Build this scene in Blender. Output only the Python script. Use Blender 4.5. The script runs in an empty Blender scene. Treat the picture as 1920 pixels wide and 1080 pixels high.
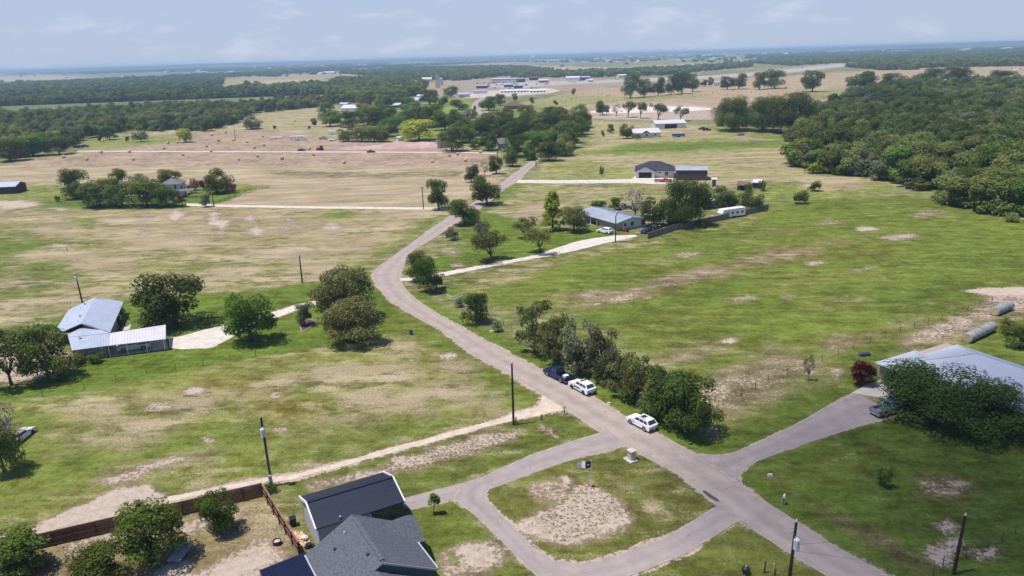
import bpy, bmesh, math, random
import numpy as np
from mathutils import Vector, Matrix
R = math.radians
SC = bpy.context.scene
COL = SC.collection
# ------------------------------------------------------------------ camera
CAM_H, FPX, ROLL, PITCH = 52.0, 1400.0, math.atan2(54, 1920), R(17.29)
cd = bpy.data.cameras.new('camera'); cam = bpy.data.objects.new('camera', cd); COL.objects.link(cam)
cd.sensor_width = 36.0; cd.lens = FPX / 1920 * 36; cd.clip_start = 0.5; cd.clip_end = 60000
_f = Vector((0, math.cos(PITCH), -math.sin(PITCH))); _u = Vector((0, math.sin(PITCH), math.cos(PITCH))); _r = Vector((1, 0, 0))
_c, _s = math.cos(ROLL), math.sin(ROLL)
_R = _r * _c - _u * _s; _U = _r * _s + _u * _c
cam.matrix_world = Matrix(((_R.x, _U.x, -_f.x, 0), (_R.y, _U.y, -_f.y, 0), (_R.z, _U.z, -_f.z, CAM_H), (0, 0, 0, 1)))
SC.camera = cam
# ------------------------------------------------------------------ light
SUN_EL, SUN_DIR = R(71), Vector((-math.cos(R(14)), -math.sin(R(14)), 0))
SUNV = (SUN_DIR * math.cos(SUN_EL) + Vector((0, 0, math.sin(SUN_EL)))).normalized()
W = bpy.data.worlds.new('World'); SC.world = W; W.use_nodes = True
nt = W.node_tree; nt.nodes.clear()
def N(tree, typ, **kw):
    n = tree.nodes.new(typ)
    for k, v in kw.items():
        if k.startswith('i_'):
            key = k[2:]; key = int(key) if key.isdigit() else key.replace('_', ' ')
            n.inputs[key].default_value = v
        else: setattr(n, k, v)
    return n
sky = N(nt, 'ShaderNodeTexSky', sky_type='NISHITA', sun_disc=False, sun_elevation=SUN_EL,
        sun_rotation=math.atan2(SUNV.x, SUNV.y), altitude=200, air_density=1.0, dust_density=0.2, ozone_density=2.5)
tc = N(nt, 'ShaderNodeTexCoord')
mp = N(nt, 'ShaderNodeMapping'); mp.inputs['Scale'].default_value = (1.0, 1.0, 3.2)
n1 = N(nt, 'ShaderNodeTexNoise', i_Scale=13.0, i_Detail=8.0, i_Roughness=0.58)
rmp = N(nt, 'ShaderNodeMapRange'); rmp.inputs[1].default_value = 0.54; rmp.inputs[2].default_value = 0.74; rmp.inputs[3].default_value = 0.0; rmp.inputs[4].default_value = 0.5
tint = N(nt, 'ShaderNodeMix', data_type='RGBA', blend_type='MULTIPLY'); tint.inputs[0].default_value = 1.0
SKY_TINT = (0.74, 0.775, 1.09, 1)
CLOUD_COL = (6.3, 6.7, 7.7, 1)
tint.inputs[7].default_value = SKY_TINT
mx = N(nt, 'ShaderNodeMix', data_type='RGBA'); mx.inputs[7].default_value = CLOUD_COL
bg = N(nt, 'ShaderNodeBackground'); bg.inputs[1].default_value = 0.095
out = N(nt, 'ShaderNodeOutputWorld')
lk = nt.links.new
lk(tc.outputs['Generated'], mp.inputs[0]); lk(mp.outputs[0], n1.inputs['Vector']); lk(n1.outputs[0], rmp.inputs[0])
lk(sky.outputs[0], tint.inputs[6]); lk(rmp.outputs[0], mx.inputs[0])
sx = N(nt, 'ShaderNodeSeparateXYZ'); lk(tc.outputs['Generated'], sx.inputs[0]); hzr = N(nt, 'ShaderNodeMapRange'); hzr.interpolation_type = 'SMOOTHSTEP'
for _i, _v in ((1, 0.0), (2, 0.30), (3, 0.92), (4, 0.0)): hzr.inputs[_i].default_value = _v
lk(sx.outputs[2], hzr.inputs[0]); mh = N(nt, 'ShaderNodeMix', data_type='RGBA'); mh.inputs[7].default_value = (4.05, 4.80, 6.30, 1)   # summer haze low in the sky
lk(hzr.outputs[0], mh.inputs[0]); lk(tint.outputs[2], mh.inputs[6]); lk(mh.outputs[2], mx.inputs[6]); lk(mx.outputs[2], bg.inputs[0]); lk(bg.outputs[0], out.inputs[0])
sl = bpy.data.lights.new('sun', 'SUN'); sl.energy = 3.9; sl.angle = R(0.55); sl.color = (1.0, 0.945, 0.865)
so = bpy.data.objects.new('sun', sl); COL.objects.link(so); so.location = (0, 0, 400)
so.rotation_euler = SUNV.to_track_quat('Z', 'Y').to_euler()
SC.view_settings.view_transform = 'Standard'; SC.view_settings.look = 'None'
SC.view_settings.exposure = 0.32; SC.view_settings.gamma = 1.0; SC.view_settings.use_curve_mapping = False
SC.cycles.max_bounces = 6; SC.cycles.diffuse_bounces = 3; SC.cycles.glossy_bounces = 2; SC.cycles.transmission_bounces = 3
SC.cycles.transparent_max_bounces = 8; SC.cycles.volume_bounces = 1; SC.cycles.caustics_reflective = False; SC.cycles.caustics_refractive = False
HAZE = 1.35e-4
rng = np.random.default_rng(7); random.seed(7)
# ------------------------------------------------------------------ helpers
def G(x, y, z=0.0):
    """a point of the place: where the sight line of photo pixel (x, y) meets height z"""
    u = x - 960.0; v = 540.0 - y
    u2 = u * _c + v * _s; v2 = -u * _s + v * _c
    cp, sp = math.cos(PITCH), math.sin(PITCH)
    dy = FPX * cp + v2 * sp; dz = -FPX * sp + v2 * cp
    t = (z - CAM_H) / dz
    return np.array((u2 * t, dy * t, z + 0 * t))
def PX(X, Y, Z):
    Z = Z - CAM_H; cp, sp = math.cos(PITCH), math.sin(PITCH)
    fw = Y * cp - Z * sp; up = Y * sp + Z * cp
    u2 = X / fw * FPX; v2 = up / fw * FPX
    return 960 + u2 * _c - v2 * _s, 540 - (u2 * _s + v2 * _c)
def px_scale(g):
    """photo pixels per metre at a place"""
    return FPX / math.sqrt(g[0] ** 2 + g[1] ** 2 + CAM_H ** 2)
def height_at(g, ytop):
    lo, hi = 0.0, 40.0
    for _ in range(30):
        m = (lo + hi) / 2
        if PX(g[0], g[1], m)[1] > ytop: lo = m
        else: hi = m
    return lo
class MB:
    def __init__(s): s.v = []; s.f = []; s.mi = []
    def poly(s, pts, mi=0):
        b = len(s.v); s.v += [tuple(map(float, p)) for p in pts]; s.f.append(tuple(range(b, b + len(pts)))); s.mi.append(mi)
    def mesh(s, vs, fs, mi=0):
        b = len(s.v); s.v += [tuple(map(float, p)) for p in vs]
        for f in fs: s.f.append(tuple(i + b for i in f)); s.mi.append(mi)
    def box(s, x0, x1, y0, y1, z0, z1, mi=0):
        vs = [(x, y, z) for z in (z0, z1) for x, y in ((x0, y0), (x1, y0), (x1, y1), (x0, y1))]
        s.mesh(vs, [(3, 2, 1, 0), (4, 5, 6, 7), (0, 1, 5, 4), (1, 2, 6, 5), (2, 3, 7, 6), (3, 0, 4, 7)], mi)
    def bar(s, a, b, w, h=None, mi=0):
        """a square bar from a to b"""
        h = h or w; a = Vector(a); b = Vector(b); d = (b - a).normalized()
        up = Vector((0, 0, 1)) if abs(d.z) < 0.9 else Vector((1, 0, 0))
        x = d.cross(up).normalized(); y = x.cross(d)
        vs = [p + x * i * w / 2 + y * j * h / 2 for p in (a, b) for i, j in ((-1, -1), (1, -1), (1, 1), (-1, 1))]
        s.mesh(vs, [(3, 2, 1, 0), (4, 5, 6, 7), (0, 1, 5, 4), (1, 2, 6, 5), (2, 3, 7, 6), (3, 0, 4, 7)], mi)
    def tube(s, pts, rad, n=8, mi=0, cap=True):
        pts = [Vector(p) for p in pts]; b = len(s.v)
        for i, p in enumerate(pts):
            d = (pts[min(i + 1, len(pts) - 1)] - pts[max(i - 1, 0)]).normalized()
            up = Vector((0, 0, 1)) if abs(d.z) < 0.95 else Vector((1, 0, 0))
            x = d.cross(up).normalized(); y = d.cross(x).normalized()
            for k in range(n):
                a = 2 * math.pi * k / n; q = p + (x * math.cos(a) + y * math.sin(a)) * rad[i]; s.v.append(tuple(q))
        for i in range(len(pts) - 1):
            for k in range(n):
                k2 = (k + 1) % n
                s.f.append((b + i * n + k2, b + i * n + k, b + (i + 1) * n + k, b + (i + 1) * n + k2)); s.mi.append(mi)
        if cap:
            s.f.append(tuple(b + k for k in range(n))); s.mi.append(mi)
            s.f.append(tuple(b + (len(pts) - 1) * n + k for k in reversed(range(n)))); s.mi.append(mi)
    def slab(s, pts, th=0.15, mi=0):
        """a flat polygon given thickness downwards"""
        n = len(pts); vs = [tuple(p) for p in pts] + [(p[0], p[1], p[2] - th) for p in pts]
        fs = [tuple(range(n)), tuple(reversed(range(n, 2 * n)))] + [(i, i + n, (i + 1) % n + n, (i + 1) % n) for i in range(n)]
        s.mesh(vs, fs, mi)
    def build(s, name, mats, parent=None, smooth=False, bevel=0.0):
        me = bpy.data.meshes.new(name); me.from_pydata(s.v, [], s.f)
        for m in (mats if isinstance(mats, (list, tuple)) else [mats]): me.materials.append(m)
        if any(s.mi): me.polygons.foreach_set('material_index', s.mi)
        bm = bmesh.new(); bm.from_mesh(me); bmesh.ops.recalc_face_normals(bm, faces=bm.faces)
        if bevel > 0:
            bmesh.ops.remove_doubles(bm, verts=bm.verts, dist=0.001)
            es = [e for e in bm.edges if len(e.link_faces) == 2 and e.calc_face_angle() > R(25)]
            bmesh.ops.bevel(bm, geom=es, offset=bevel, segments=2, profile=0.6, affect='EDGES', clamp_overlap=True)
        bm.to_mesh(me); bm.free()
        if smooth: me.polygons.foreach_set('use_smooth', [True] * len(me.polygons))
        o = bpy.data.objects.new(name, me); COL.objects.link(o)
        if parent is not None: o.parent = parent
        return o
def tag(o, label, cat, group=None):
    o['label'] = label; o['category'] = cat
    if group: o['group'] = group
    return o
def thing(name, label, cat, loc=(0, 0, 0), rz=0.0, group=None):
    o = bpy.data.objects.new(name, None); COL.objects.link(o); o.empty_display_size = 0.5
    o.location = tuple(float(q) for q in loc); o.rotation_euler = (0, 0, rz)
    return tag(o, label, cat, group)
def one(name, parts, mats, mb):  # placeholder for readability
    return mb.build(name, mats, parts)
def dup(root, loc, rz, label=None, group=None, scale=None):
    r = root.copy(); COL.objects.link(r); r.location = tuple(float(q) for q in loc); r.rotation_euler = (0, 0, rz)
    if label: r['label'] = label
    if group: r['group'] = group
    if scale is not None: r.scale = scale
    for ch in list(root.children):
        c = ch.copy(); COL.objects.link(c); c.parent = r
        for g in list(ch.children):
            d = g.copy(); COL.objects.link(d); d.parent = c
    return r
def structure(o): o['kind'] = 'structure'; return o
def stuff(o): o['kind'] = 'stuff'; return o
def heading(a, b):
    """direction on the ground from photo pixel b (rear) to a (front)"""
    d = G(*a) - G(*b); return math.atan2(d[1], d[0])
# ------------------------------------------------------------------ materials
def mat(name, col, rough=0.7, metal=0.0, var=0.12, scale=1.2, bump=0.0, bscale=None, spec=0.4, col2=None, stretch=None, objvar=0.0, detail=5.0):
    m = bpy.data.materials.new(name); m.use_nodes = True; t = m.node_tree; b = t.nodes['Principled BSDF']
    b.inputs['Roughness'].default_value = rough; b.inputs['Metallic'].default_value = metal; b.inputs['Specular IOR Level'].default_value = spec
    co = N(t, 'ShaderNodeTexCoord'); mpn = N(t, 'ShaderNodeMapping')
    if stretch: mpn.inputs['Scale'].default_value = stretch
    t.links.new(co.outputs['Object'], mpn.inputs[0])
    no = N(t, 'ShaderNodeTexNoise', i_Scale=scale, i_Detail=detail, i_Roughness=0.65); t.links.new(mpn.outputs[0], no.inputs['Vector'])
    c2 = col2 or tuple(min(1, c * (1 + var * 1.6)) for c in col); c1 = tuple(c * (1 - var * 1.6) for c in col) if not col2 else col
    rp = N(t, 'ShaderNodeMapRange'); rp.inputs[1].default_value = 0.3; rp.inputs[2].default_value = 0.7
    t.links.new(no.outputs[0], rp.inputs[0])
    mix = N(t, 'ShaderNodeMix', data_type='RGBA'); mix.inputs[6].default_value = (*c1, 1); mix.inputs[7].default_value = (*c2, 1)
    t.links.new(rp.outputs[0], mix.inputs[0]); last = mix.outputs[2]
    if objvar:
        oi = N(t, 'ShaderNodeObjectInfo'); r2 = N(t, 'ShaderNodeMapRange'); r2.inputs[3].default_value = 1 - objvar; r2.inputs[4].default_value = 1 + objvar
        t.links.new(oi.outputs['Random'], r2.inputs[0]); hs = N(t, 'ShaderNodeHueSaturation'); t.links.new(r2.outputs[0], hs.inputs['Value']); t.links.new(last, hs.inputs['Color']); last = hs.outputs[0]
    t.links.new(last, b.inputs['Base Color'])
    if bump:
        n2 = N(t, 'ShaderNodeTexNoise', i_Scale=bscale or scale * 6, i_Detail=4.0); t.links.new(mpn.outputs[0], n2.inputs['Vector'])
        bp = N(t, 'ShaderNodeBump', i_Strength=bump, i_Distance=0.05); t.links.new(n2.outputs[0], bp.inputs['Height']); t.links.new(bp.outputs[0], b.inputs['Normal'])
    return m
def leafmat(name, dark, light, trans=0.36, flat=False):
    m = bpy.data.materials.new(name); m.use_nodes = True; t = m.node_tree; t.nodes.remove(t.nodes['Principled BSDF'])
    at = N(t, 'ShaderNodeAttribute', attribute_name='tint'); oi = N(t, 'ShaderNodeObjectInfo')
    mix = N(t, 'ShaderNodeMix', data_type='RGBA'); mix.inputs[6].default_value = (*dark, 1); mix.inputs[7].default_value = (*light, 1)
    t.links.new(at.outputs['Fac'], mix.inputs[0])
    hs = N(t, 'ShaderNodeHueSaturation'); r1 = N(t, 'ShaderNodeMapRange'); r1.inputs[3].default_value = 0.64; r1.inputs[4].default_value = 1.42
    t.links.new(oi.outputs['Random'], r1.inputs[0]); t.links.new(r1.outputs[0], hs.inputs['Value'])
    ml = N(t, 'ShaderNodeMath', operation='MULTIPLY', i_1=7.13); fr = N(t, 'ShaderNodeMath', operation='FRACT'); r2 = N(t, 'ShaderNodeMapRange'); r2.inputs[3].default_value = 0.468; r2.inputs[4].default_value = 0.52
    t.links.new(oi.outputs['Random'], ml.inputs[0]); t.links.new(ml.outputs[0], fr.inputs[0]); t.links.new(fr.outputs[0], r2.inputs[0]); t.links.new(r2.outputs[0], hs.inputs['Hue'])
    t.links.new(mix.outputs[2], hs.inputs['Color'])
    d = N(t, 'ShaderNodeBsdfDiffuse'); tr = N(t, 'ShaderNodeBsdfTranslucent'); ms = N(t, 'ShaderNodeMixShader'); ms.inputs[0].default_value = trans
    if flat:
        up = N(t, 'ShaderNodeCombineXYZ'); up.inputs[2].default_value = 1.0; t.links.new(up.outputs[0], d.inputs['Normal'])
    t.links.new(hs.outputs[0], d.inputs[0]); t.links.new(hs.outputs[0], tr.inputs[0]); t.links.new(d.outputs[0], ms.inputs[1]); t.links.new(tr.outputs[0], ms.inputs[2])
    t.links.new(ms.outputs[0], t.nodes['Material Output'].inputs[0])
    return m
M = {}
M['asphalt'] = mat('pale_chip_seal', (0.345, 0.30, 0.28), 0.95, var=0.10, scale=0.35, bump=0.25, bscale=9, spec=0.2, detail=9.0)
def paved(name, base, trk):
    m = mat(name, base, 0.95, var=0.09, scale=0.4, bump=0.3, bscale=9, spec=0.2, detail=9.0); t = m.node_tree; b = t.nodes['Principled BSDF']; L = t.links.new
    src = b.inputs['Base Color'].links[0].from_socket
    ac = N(t, 'ShaderNodeAttribute', attribute_name='across').outputs['Fac']; co = N(t, 'ShaderNodeTexCoord').outputs['Object']
    n1 = N(t, 'ShaderNodeTexNoise', i_Scale=0.5, i_Detail=6.0); L(co, n1.inputs['Vector'])
    f = N(t, 'ShaderNodeMath', operation='MULTIPLY', i_1=12.566); L(ac, f.inputs[0]); c = N(t, 'ShaderNodeMath', operation='COSINE'); L(f.outputs[0], c.inputs[0])
    g = N(t, 'ShaderNodeMapRange'); g.inputs[1].default_value = -1; g.inputs[2].default_value = 1; g.inputs[3].default_value = 1 + trk; g.inputs[4].default_value = 1 - trk; L(c.outputs[0], g.inputs[0])
    hs = N(t, 'ShaderNodeHueSaturation'); L(g.outputs[0], hs.inputs['Value']); L(src, hs.inputs['Color'])
    vo = N(t, 'ShaderNodeTexVoronoi', feature='DISTANCE_TO_EDGE', i_Scale=0.22); w = N(t, 'ShaderNodeMix', data_type='RGBA', blend_type='ADD'); w.inputs[0].default_value = 1.6; n3 = N(t, 'ShaderNodeTexNoise', i_Scale=0.9, i_Detail=5.0); L(co, n3.inputs['Vector']); L(co, w.inputs[6]); L(n3.outputs['Color'], w.inputs[7]); L(w.outputs[2], vo.inputs['Vector'])
    cr = N(t, 'ShaderNodeMapRange'); cr.inputs[1].default_value = 0.0; cr.inputs[2].default_value = 0.018; cr.inputs[3].default_value = 0.45; cr.inputs[4].default_value = 0.0; L(vo.outputs[0], cr.inputs[0])
    mk = N(t, 'ShaderNodeMapRange'); mk.inputs[1].default_value = 0.5; mk.inputs[2].default_value = 0.62; L(n1.outputs[0], mk.inputs[0]); ml = N(t, 'ShaderNodeMath', operation='MULTIPLY'); L(cr.outputs[0], ml.inputs[0]); L(mk.outputs[0], ml.inputs[1])
    m1 = N(t, 'ShaderNodeMix', data_type='RGBA'); m1.inputs[7].default_value = (0.10, 0.095, 0.09, 1); L(ml.outputs[0], m1.inputs[0]); L(hs.outputs[0], m1.inputs[6])
    e = N(t, 'ShaderNodeMath', operation='SUBTRACT', i_1=0.5); L(ac, e.inputs[0]); ea = N(t, 'ShaderNodeMath', operation='ABSOLUTE'); L(e.outputs[0], ea.inputs[0]); en = N(t, 'ShaderNodeMath', operation='MULTIPLY_ADD', i_1=0.30); L(n3.outputs[0], en.inputs[0]); L(ea.outputs[0], en.inputs[2])
    er = N(t, 'ShaderNodeMapRange'); er.inputs[1].default_value = 0.56; er.inputs[2].default_value = 0.68; er.inputs[4].default_value = 0.85; L(en.outputs[0], er.inputs[0])
    m2 = N(t, 'ShaderNodeMix', data_type='RGBA'); m2.inputs[7].default_value = (0.44, 0.37, 0.29, 1); L(er.outputs[0], m2.inputs[0]); L(m1.outputs[2], m2.inputs[6]); L(m2.outputs[2], b.inputs['Base Color']); return m
M['asphalt'] = paved('pale_chip_seal', (0.36, 0.30, 0.258), 0.07)
M['drive'] = mat('grey_driveway', (0.31, 0.275, 0.275), 0.95, var=0.09, scale=0.4, bump=0.3, bscale=8, spec=0.2, detail=9.0)
M['drive'] = paved('grey_driveway', (0.325, 0.275, 0.255), 0.05)
M['roof_pale'] = mat('pale_weathered_metal_roof', (0.60, 0.63, 0.67), 0.5, 0.15, scale=0.12, col2=(0.47, 0.50, 0.55), spec=0.5)
M['gravel'] = mat('white_gravel', (0.60, 0.545, 0.475), 0.97, var=0.13, scale=0.6, bump=0.4, bscale=7, spec=0.2, detail=9.0)
M['caliche'] = mat('caliche_track', (0.56, 0.46, 0.36), 0.97, var=0.14, scale=0.7, bump=0.5, bscale=5, spec=0.2, detail=9.0)
M['concrete'] = mat('concrete', (0.50, 0.47, 0.43), 0.9, var=0.1, scale=0.8)
M['patch'] = mat('tar_patch', (0.07, 0.07, 0.075), 0.8, var=0.2, scale=1.0)
M['roof_grey'] = mat('galvanised_roof', (0.50, 0.55, 0.62), 0.42, 0.25, var=0.06, scale=0.5, spec=0.5)
M['roof_grey2'] = mat('weathered_metal_roof', (0.42, 0.46, 0.51), 0.5, 0.2, var=0.09, scale=0.25, spec=0.5)
M['roof_white'] = mat('white_roof_sheet', (0.60, 0.585, 0.585), 0.5, var=0.06, scale=0.6)
M['roof_dark'] = mat('dark_metal_roof', (0.028, 0.032, 0.055), 0.38, 0.3, var=0.08, scale=0.7, spec=0.5)
M['roof_navy'] = mat('navy_metal_roof', (0.018, 0.024, 0.06), 0.3, 0.3, var=0.1, scale=0.6, spec=0.5)
M['shingle'] = mat('grey_shingle', (0.105, 0.115, 0.135), 0.92, var=0.30, scale=5.0, bump=0.5, bscale=16, spec=0.2, detail=8.0)
M['shingle_dark'] = mat('dark_shingle', (0.045, 0.045, 0.065), 0.85, var=0.12, scale=4.0, bump=0.3, bscale=14, spec=0.3)
M['shingle_brown'] = mat('brown_shingle', (0.14, 0.085, 0.085), 0.9, var=0.12, scale=3.0)
M['shingle_mid'] = mat('weathered_grey_shingle', (0.17, 0.16, 0.17), 0.9, var=0.12, scale=3.0)
M['brown_roof'] = mat('brown_porch_roof', (0.16, 0.11, 0.10), 0.85, var=0.15, scale=1.0)
M['white'] = mat('white_paint', (0.78, 0.78, 0.77), 0.55, var=0.03)
M['white_wall'] = mat('white_siding', (0.66, 0.66, 0.64), 0.7, var=0.05, scale=0.8)
M['grey_wall'] = mat('pale_grey_siding', (0.47, 0.48, 0.50), 0.7, var=0.05, scale=0.8)
M['slate_wall'] = mat('slate_blue_siding', (0.10, 0.115, 0.14), 0.75, var=0.08)
M['tan_wall'] = mat('tan_brick', (0.40, 0.33, 0.27), 0.85, var=0.15, scale=6.0, bump=0.3)
M['stone_wall'] = mat('limestone_wall', (0.30, 0.25, 0.21), 0.9, var=0.35, scale=2.2, bump=0.5, bscale=5)
M['green_wall'] = mat('pale_green_siding', (0.50, 0.55, 0.53), 0.75, var=0.05)
M['brown_wall'] = mat('dark_brown_siding', (0.075, 0.055, 0.06), 0.7, var=0.08)
M['brick_wall'] = mat('brown_brick', (0.22, 0.13, 0.10), 0.9, var=0.15, scale=5)
M['red_barn'] = mat('dark_red_boards', (0.06, 0.03, 0.035), 0.85, var=0.2)
M['glass'] = mat('window_glass', (0.035, 0.045, 0.055), 0.06, var=0.15, spec=0.9)
M['sky_glass'] = mat('pale_window_glass', (0.20, 0.25, 0.27), 0.12, var=0.05, spec=0.6)
M['dark'] = mat('dark_interior', (0.015, 0.015, 0.017), 0.9, var=0.1)
M['black_plastic'] = mat('black_plastic', (0.018, 0.018, 0.02), 0.45, var=0.1)
M['rubber'] = mat('tyre_rubber', (0.018, 0.018, 0.018), 0.85, var=0.1)
M['alloy'] = mat('alloy_wheel', (0.32, 0.32, 0.33), 0.35, 0.6, var=0.05)
M['steel'] = mat('galvanised_steel', (0.42, 0.44, 0.46), 0.45, 0.4, var=0.1, scale=2)
M['transformer'] = mat('pale_grey_enamel', (0.56, 0.60, 0.63), 0.45, var=0.05)
M['pole_wood'] = mat('creosoted_pole', (0.040, 0.026, 0.020), 0.9, var=0.25, scale=3, stretch=(1, 1, 0.15))
M['post_wood'] = mat('weathered_post', (0.10, 0.075, 0.06), 0.95, var=0.25, scale=4)
M['fence_wood'] = mat('red_brown_fence_stain', (0.085, 0.030, 0.022), 0.85, var=0.22, scale=2.5)
M['fence_rail'] = mat('weathered_fence_rail', (0.26, 0.15, 0.10), 0.85, var=0.2, scale=2)
M['fence_old'] = mat('grey_board_fence', (0.21, 0.19, 0.175), 0.9, var=0.2, scale=1.5)
M['lumber'] = mat('fresh_lumber', (0.62, 0.40, 0.24), 0.8, var=0.15, scale=3)
M['hay'] = mat('golden_hay', (0.52, 0.40, 0.23), 0.95, var=0.18, scale=3.0, bump=0.5, bscale=10, objvar=0.15)
M['hay_wrap'] = mat('weathered_bale_wrap', (0.27, 0.29, 0.30), 0.85, var=0.16, scale=2.0, bump=0.4, bscale=7, objvar=0.12)
M['bark'] = mat('grey_brown_bark', (0.085, 0.065, 0.052), 0.95, var=0.25, scale=3, bump=0.4)
M['bark_pale'] = mat('silver_dead_wood', (0.34, 0.31, 0.29), 0.95, var=0.2, scale=3)
M['limestone'] = mat('cream_limestone', (0.55, 0.48, 0.41), 0.9, var=0.15, scale=4, bump=0.3)
M['red'] = mat('red_paint', (0.42, 0.03, 0.025), 0.5, var=0.1)
M['orange'] = mat('orange_paint', (0.50, 0.12, 0.04), 0.6, var=0.1)
M['blue_tarp'] = mat('blue_tarpaulin', (0.06, 0.15, 0.32), 0.6, var=0.12)
M['navy_car'] = mat('navy_car_paint', (0.016, 0.03, 0.105), 0.22, 0.2, var=0.04, spec=0.6)
M['black_car'] = mat('black_car_paint', (0.012, 0.012, 0.015), 0.22, 0.1, var=0.04, spec=0.6)
M['white_car'] = mat('white_car_paint', (0.80, 0.81, 0.82), 0.25, var=0.02, spec=0.5)
M['silver_car'] = mat('silver_blue_car_paint', (0.30, 0.36, 0.42), 0.3, 0.4, var=0.04, spec=0.6)
M['rust_car'] = mat('faded_rusty_paint', (0.55, 0.57, 0.60), 0.7, scale=1.3, col2=(0.30, 0.13, 0.08), detail=6)
M['car_white_old'] = mat('old_cream_paint', (0.62, 0.63, 0.60), 0.45, var=0.06)
M['tail'] = mat('red_tail_lamp', (0.30, 0.012, 0.012), 0.25, var=0.05)
M['lamp'] = mat('clear_lamp', (0.65, 0.66, 0.66), 0.2, var=0.03)
M['chrome'] = mat('chrome_trim', (0.55, 0.56, 0.57), 0.25, 0.8, var=0.05)
M['decal'] = mat('dark_decal', (0.03, 0.035, 0.05), 0.6, var=0.2)
M['flag_navy'] = mat('navy_flag_cloth', (0.012, 0.016, 0.035), 0.9, var=0.08)
M['flag_white'] = mat('white_flag_cloth', (0.72, 0.72, 0.72), 0.9, var=0.04)
M['wire'] = mat('dark_wire', (0.05, 0.05, 0.055), 0.7, var=0.05)
M['mulch'] = mat('brown_mulch', (0.10, 0.065, 0.05), 0.95, var=0.3, scale=4)
M['green_box'] = mat('green_cabinet', (0.05, 0.10, 0.07), 0.6, var=0.05)
M['yellow'] = mat('pale_yellow_marker', (0.62, 0.56, 0.28), 0.6, var=0.05)
M['tan_lot'] = mat('pale_yard_surface', (0.50, 0.42, 0.37), 0.95, var=0.12, scale=0.05, spec=0.2)
M['hwy'] = mat('pale_highway', (0.40, 0.365, 0.32), 0.95, var=0.12, scale=0.05, spec=0.2)
M['soil'] = mat('pink_brown_soil', (0.46, 0.32, 0.255), 0.97, var=0.14, scale=0.12, bump=0.6, bscale=1.2, spec=0.2)
M['quarry'] = mat('pale_pink_earth', (0.68, 0.57, 0.50), 0.97, var=0.12, scale=0.05, bump=0.3, bscale=0.5, spec=0.2)
LEAF = {}
LEAF['oak'] = leafmat('oak_leaves', (0.059, 0.090, 0.019), (0.168, 0.224, 0.050))
LEAF['live'] = leafmat('live_oak_leaves', (.058, .092, .022), (.16, .22, .054))
LEAF['olive'] = leafmat('olive_leaves', (0.108, 0.134, 0.038), (0.265, 0.3, 0.09))
LEAF['grey'] = leafmat('grey_green_leaves', (0.105, 0.122, 0.062), (0.245, 0.27, 0.145))
LEAF['green'] = leafmat('fresh_green_leaves', (0.059, 0.104, 0.017), (0.177, 0.254, 0.045))
LEAF['yellow'] = leafmat('yellow_green_leaves', (0.176, 0.217, 0.029), (0.485, 0.506, 0.071))
LEAF['crimson'] = leafmat('crimson_leaves', (0.056, 0.010, 0.013), (0.200, 0.027, 0.037))
LEAF['pink'] = leafmat('pink_blossom', (0.125, 0.025, 0.037), (0.375, 0.094, 0.112))
LEAF['cedar'] = leafmat('dry_cedar_foliage', (0.088, 0.104, 0.035), (0.224, 0.242, 0.088))
LEAF['bare'] = leafmat('bare_twigs', (0.150, 0.125, 0.106), (0.325, 0.288, 0.250), 0.05)
LEAF['wood'] = leafmat('woodland_leaves', (0.076, 0.113, 0.028), (0.242, 0.301, 0.078))
LEAF['tuft'] = leafmat('grass_blades', (.17, .20, .055), (.42, .37, .19), 0.0, True)
LEAF['weed'] = leafmat('weed_leaves', (0.085, 0.145, 0.045), (0.15, 0.2, 0.07), 0.0, True)
# ------------------------------------------------------------------ ground sheet
def _hash(ix, iy, seed):
    h = (ix.astype(np.int64) * 374761393 + iy.astype(np.int64) * 668265263 + seed * 974711) & 0xffffffff
    h = ((h ^ (h >> 13)) * 1274126177) & 0xffffffff
    return ((h ^ (h >> 16)) & 0xffff) / 65535.0
def vnoise(x, y, scale, seed=0, octs=3):
    tot = 0; amp = 1.0; s = 0
    for o in range(octs):
        u = x / scale; v = y / scale; ix = np.floor(u); iy = np.floor(v); fx = u - ix; fy = v - iy
        fx = fx * fx * (3 - 2 * fx); fy = fy * fy * (3 - 2 * fy)
        a = _hash(ix, iy, seed + o); b = _hash(ix + 1, iy, seed + o); c = _hash(ix, iy + 1, seed + o); d = _hash(ix + 1, iy + 1, seed + o)
        tot = tot + amp * ((a * (1 - fx) + b * fx) * (1 - fy) + (c * (1 - fx) + d * fx) * fy); s += amp; amp *= 0.55; scale *= 0.47
    return tot / s
th = np.concatenate([np.linspace(R(52), 0.0085, 600), np.array([0.0078, 0.007, 0.0062, 0.0055, 0.0048, 0.0042, 0.0036, 0.0031])])
rad = CAM_H / np.tan(th)
az = np.concatenate([np.linspace(R(-48), R(48), 840), np.linspace(R(52), R(308), 60)])
NR, NA = len(rad), len(az)
RR, AA = np.meshgrid(rad, az, indexing='ij')
GX = (RR * np.sin(AA)).ravel(); GY = (RR * np.cos(AA)).ravel(); GD = np.hypot(GX, GY)
SOFTN = vnoise(GX, GY, 14, 3, 3) - 0.5
SOFTF = vnoise(GX, GY, 2.5, 9, 3) - 0.5
col = np.empty((len(GX), 3)); col[:] = (0.165, 0.18, 0.072)
dry = np.full(len(GX), 0.32); dirt = np.full(len(GX), 0.0)
far_n = vnoise(GX, GY, 420, 21, 3); far_n2 = vnoise(GX, GY, 900, 33, 2)
fm = np.clip((GD - 700) / 600, 0, 1)[:, None]; pick = np.clip((far_n - 0.52) * 9, 0, 1)[:, None]
col[:] = col * (1 - fm * pick) + np.array((0.34, 0.27, 0.16)) * fm * pick
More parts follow.
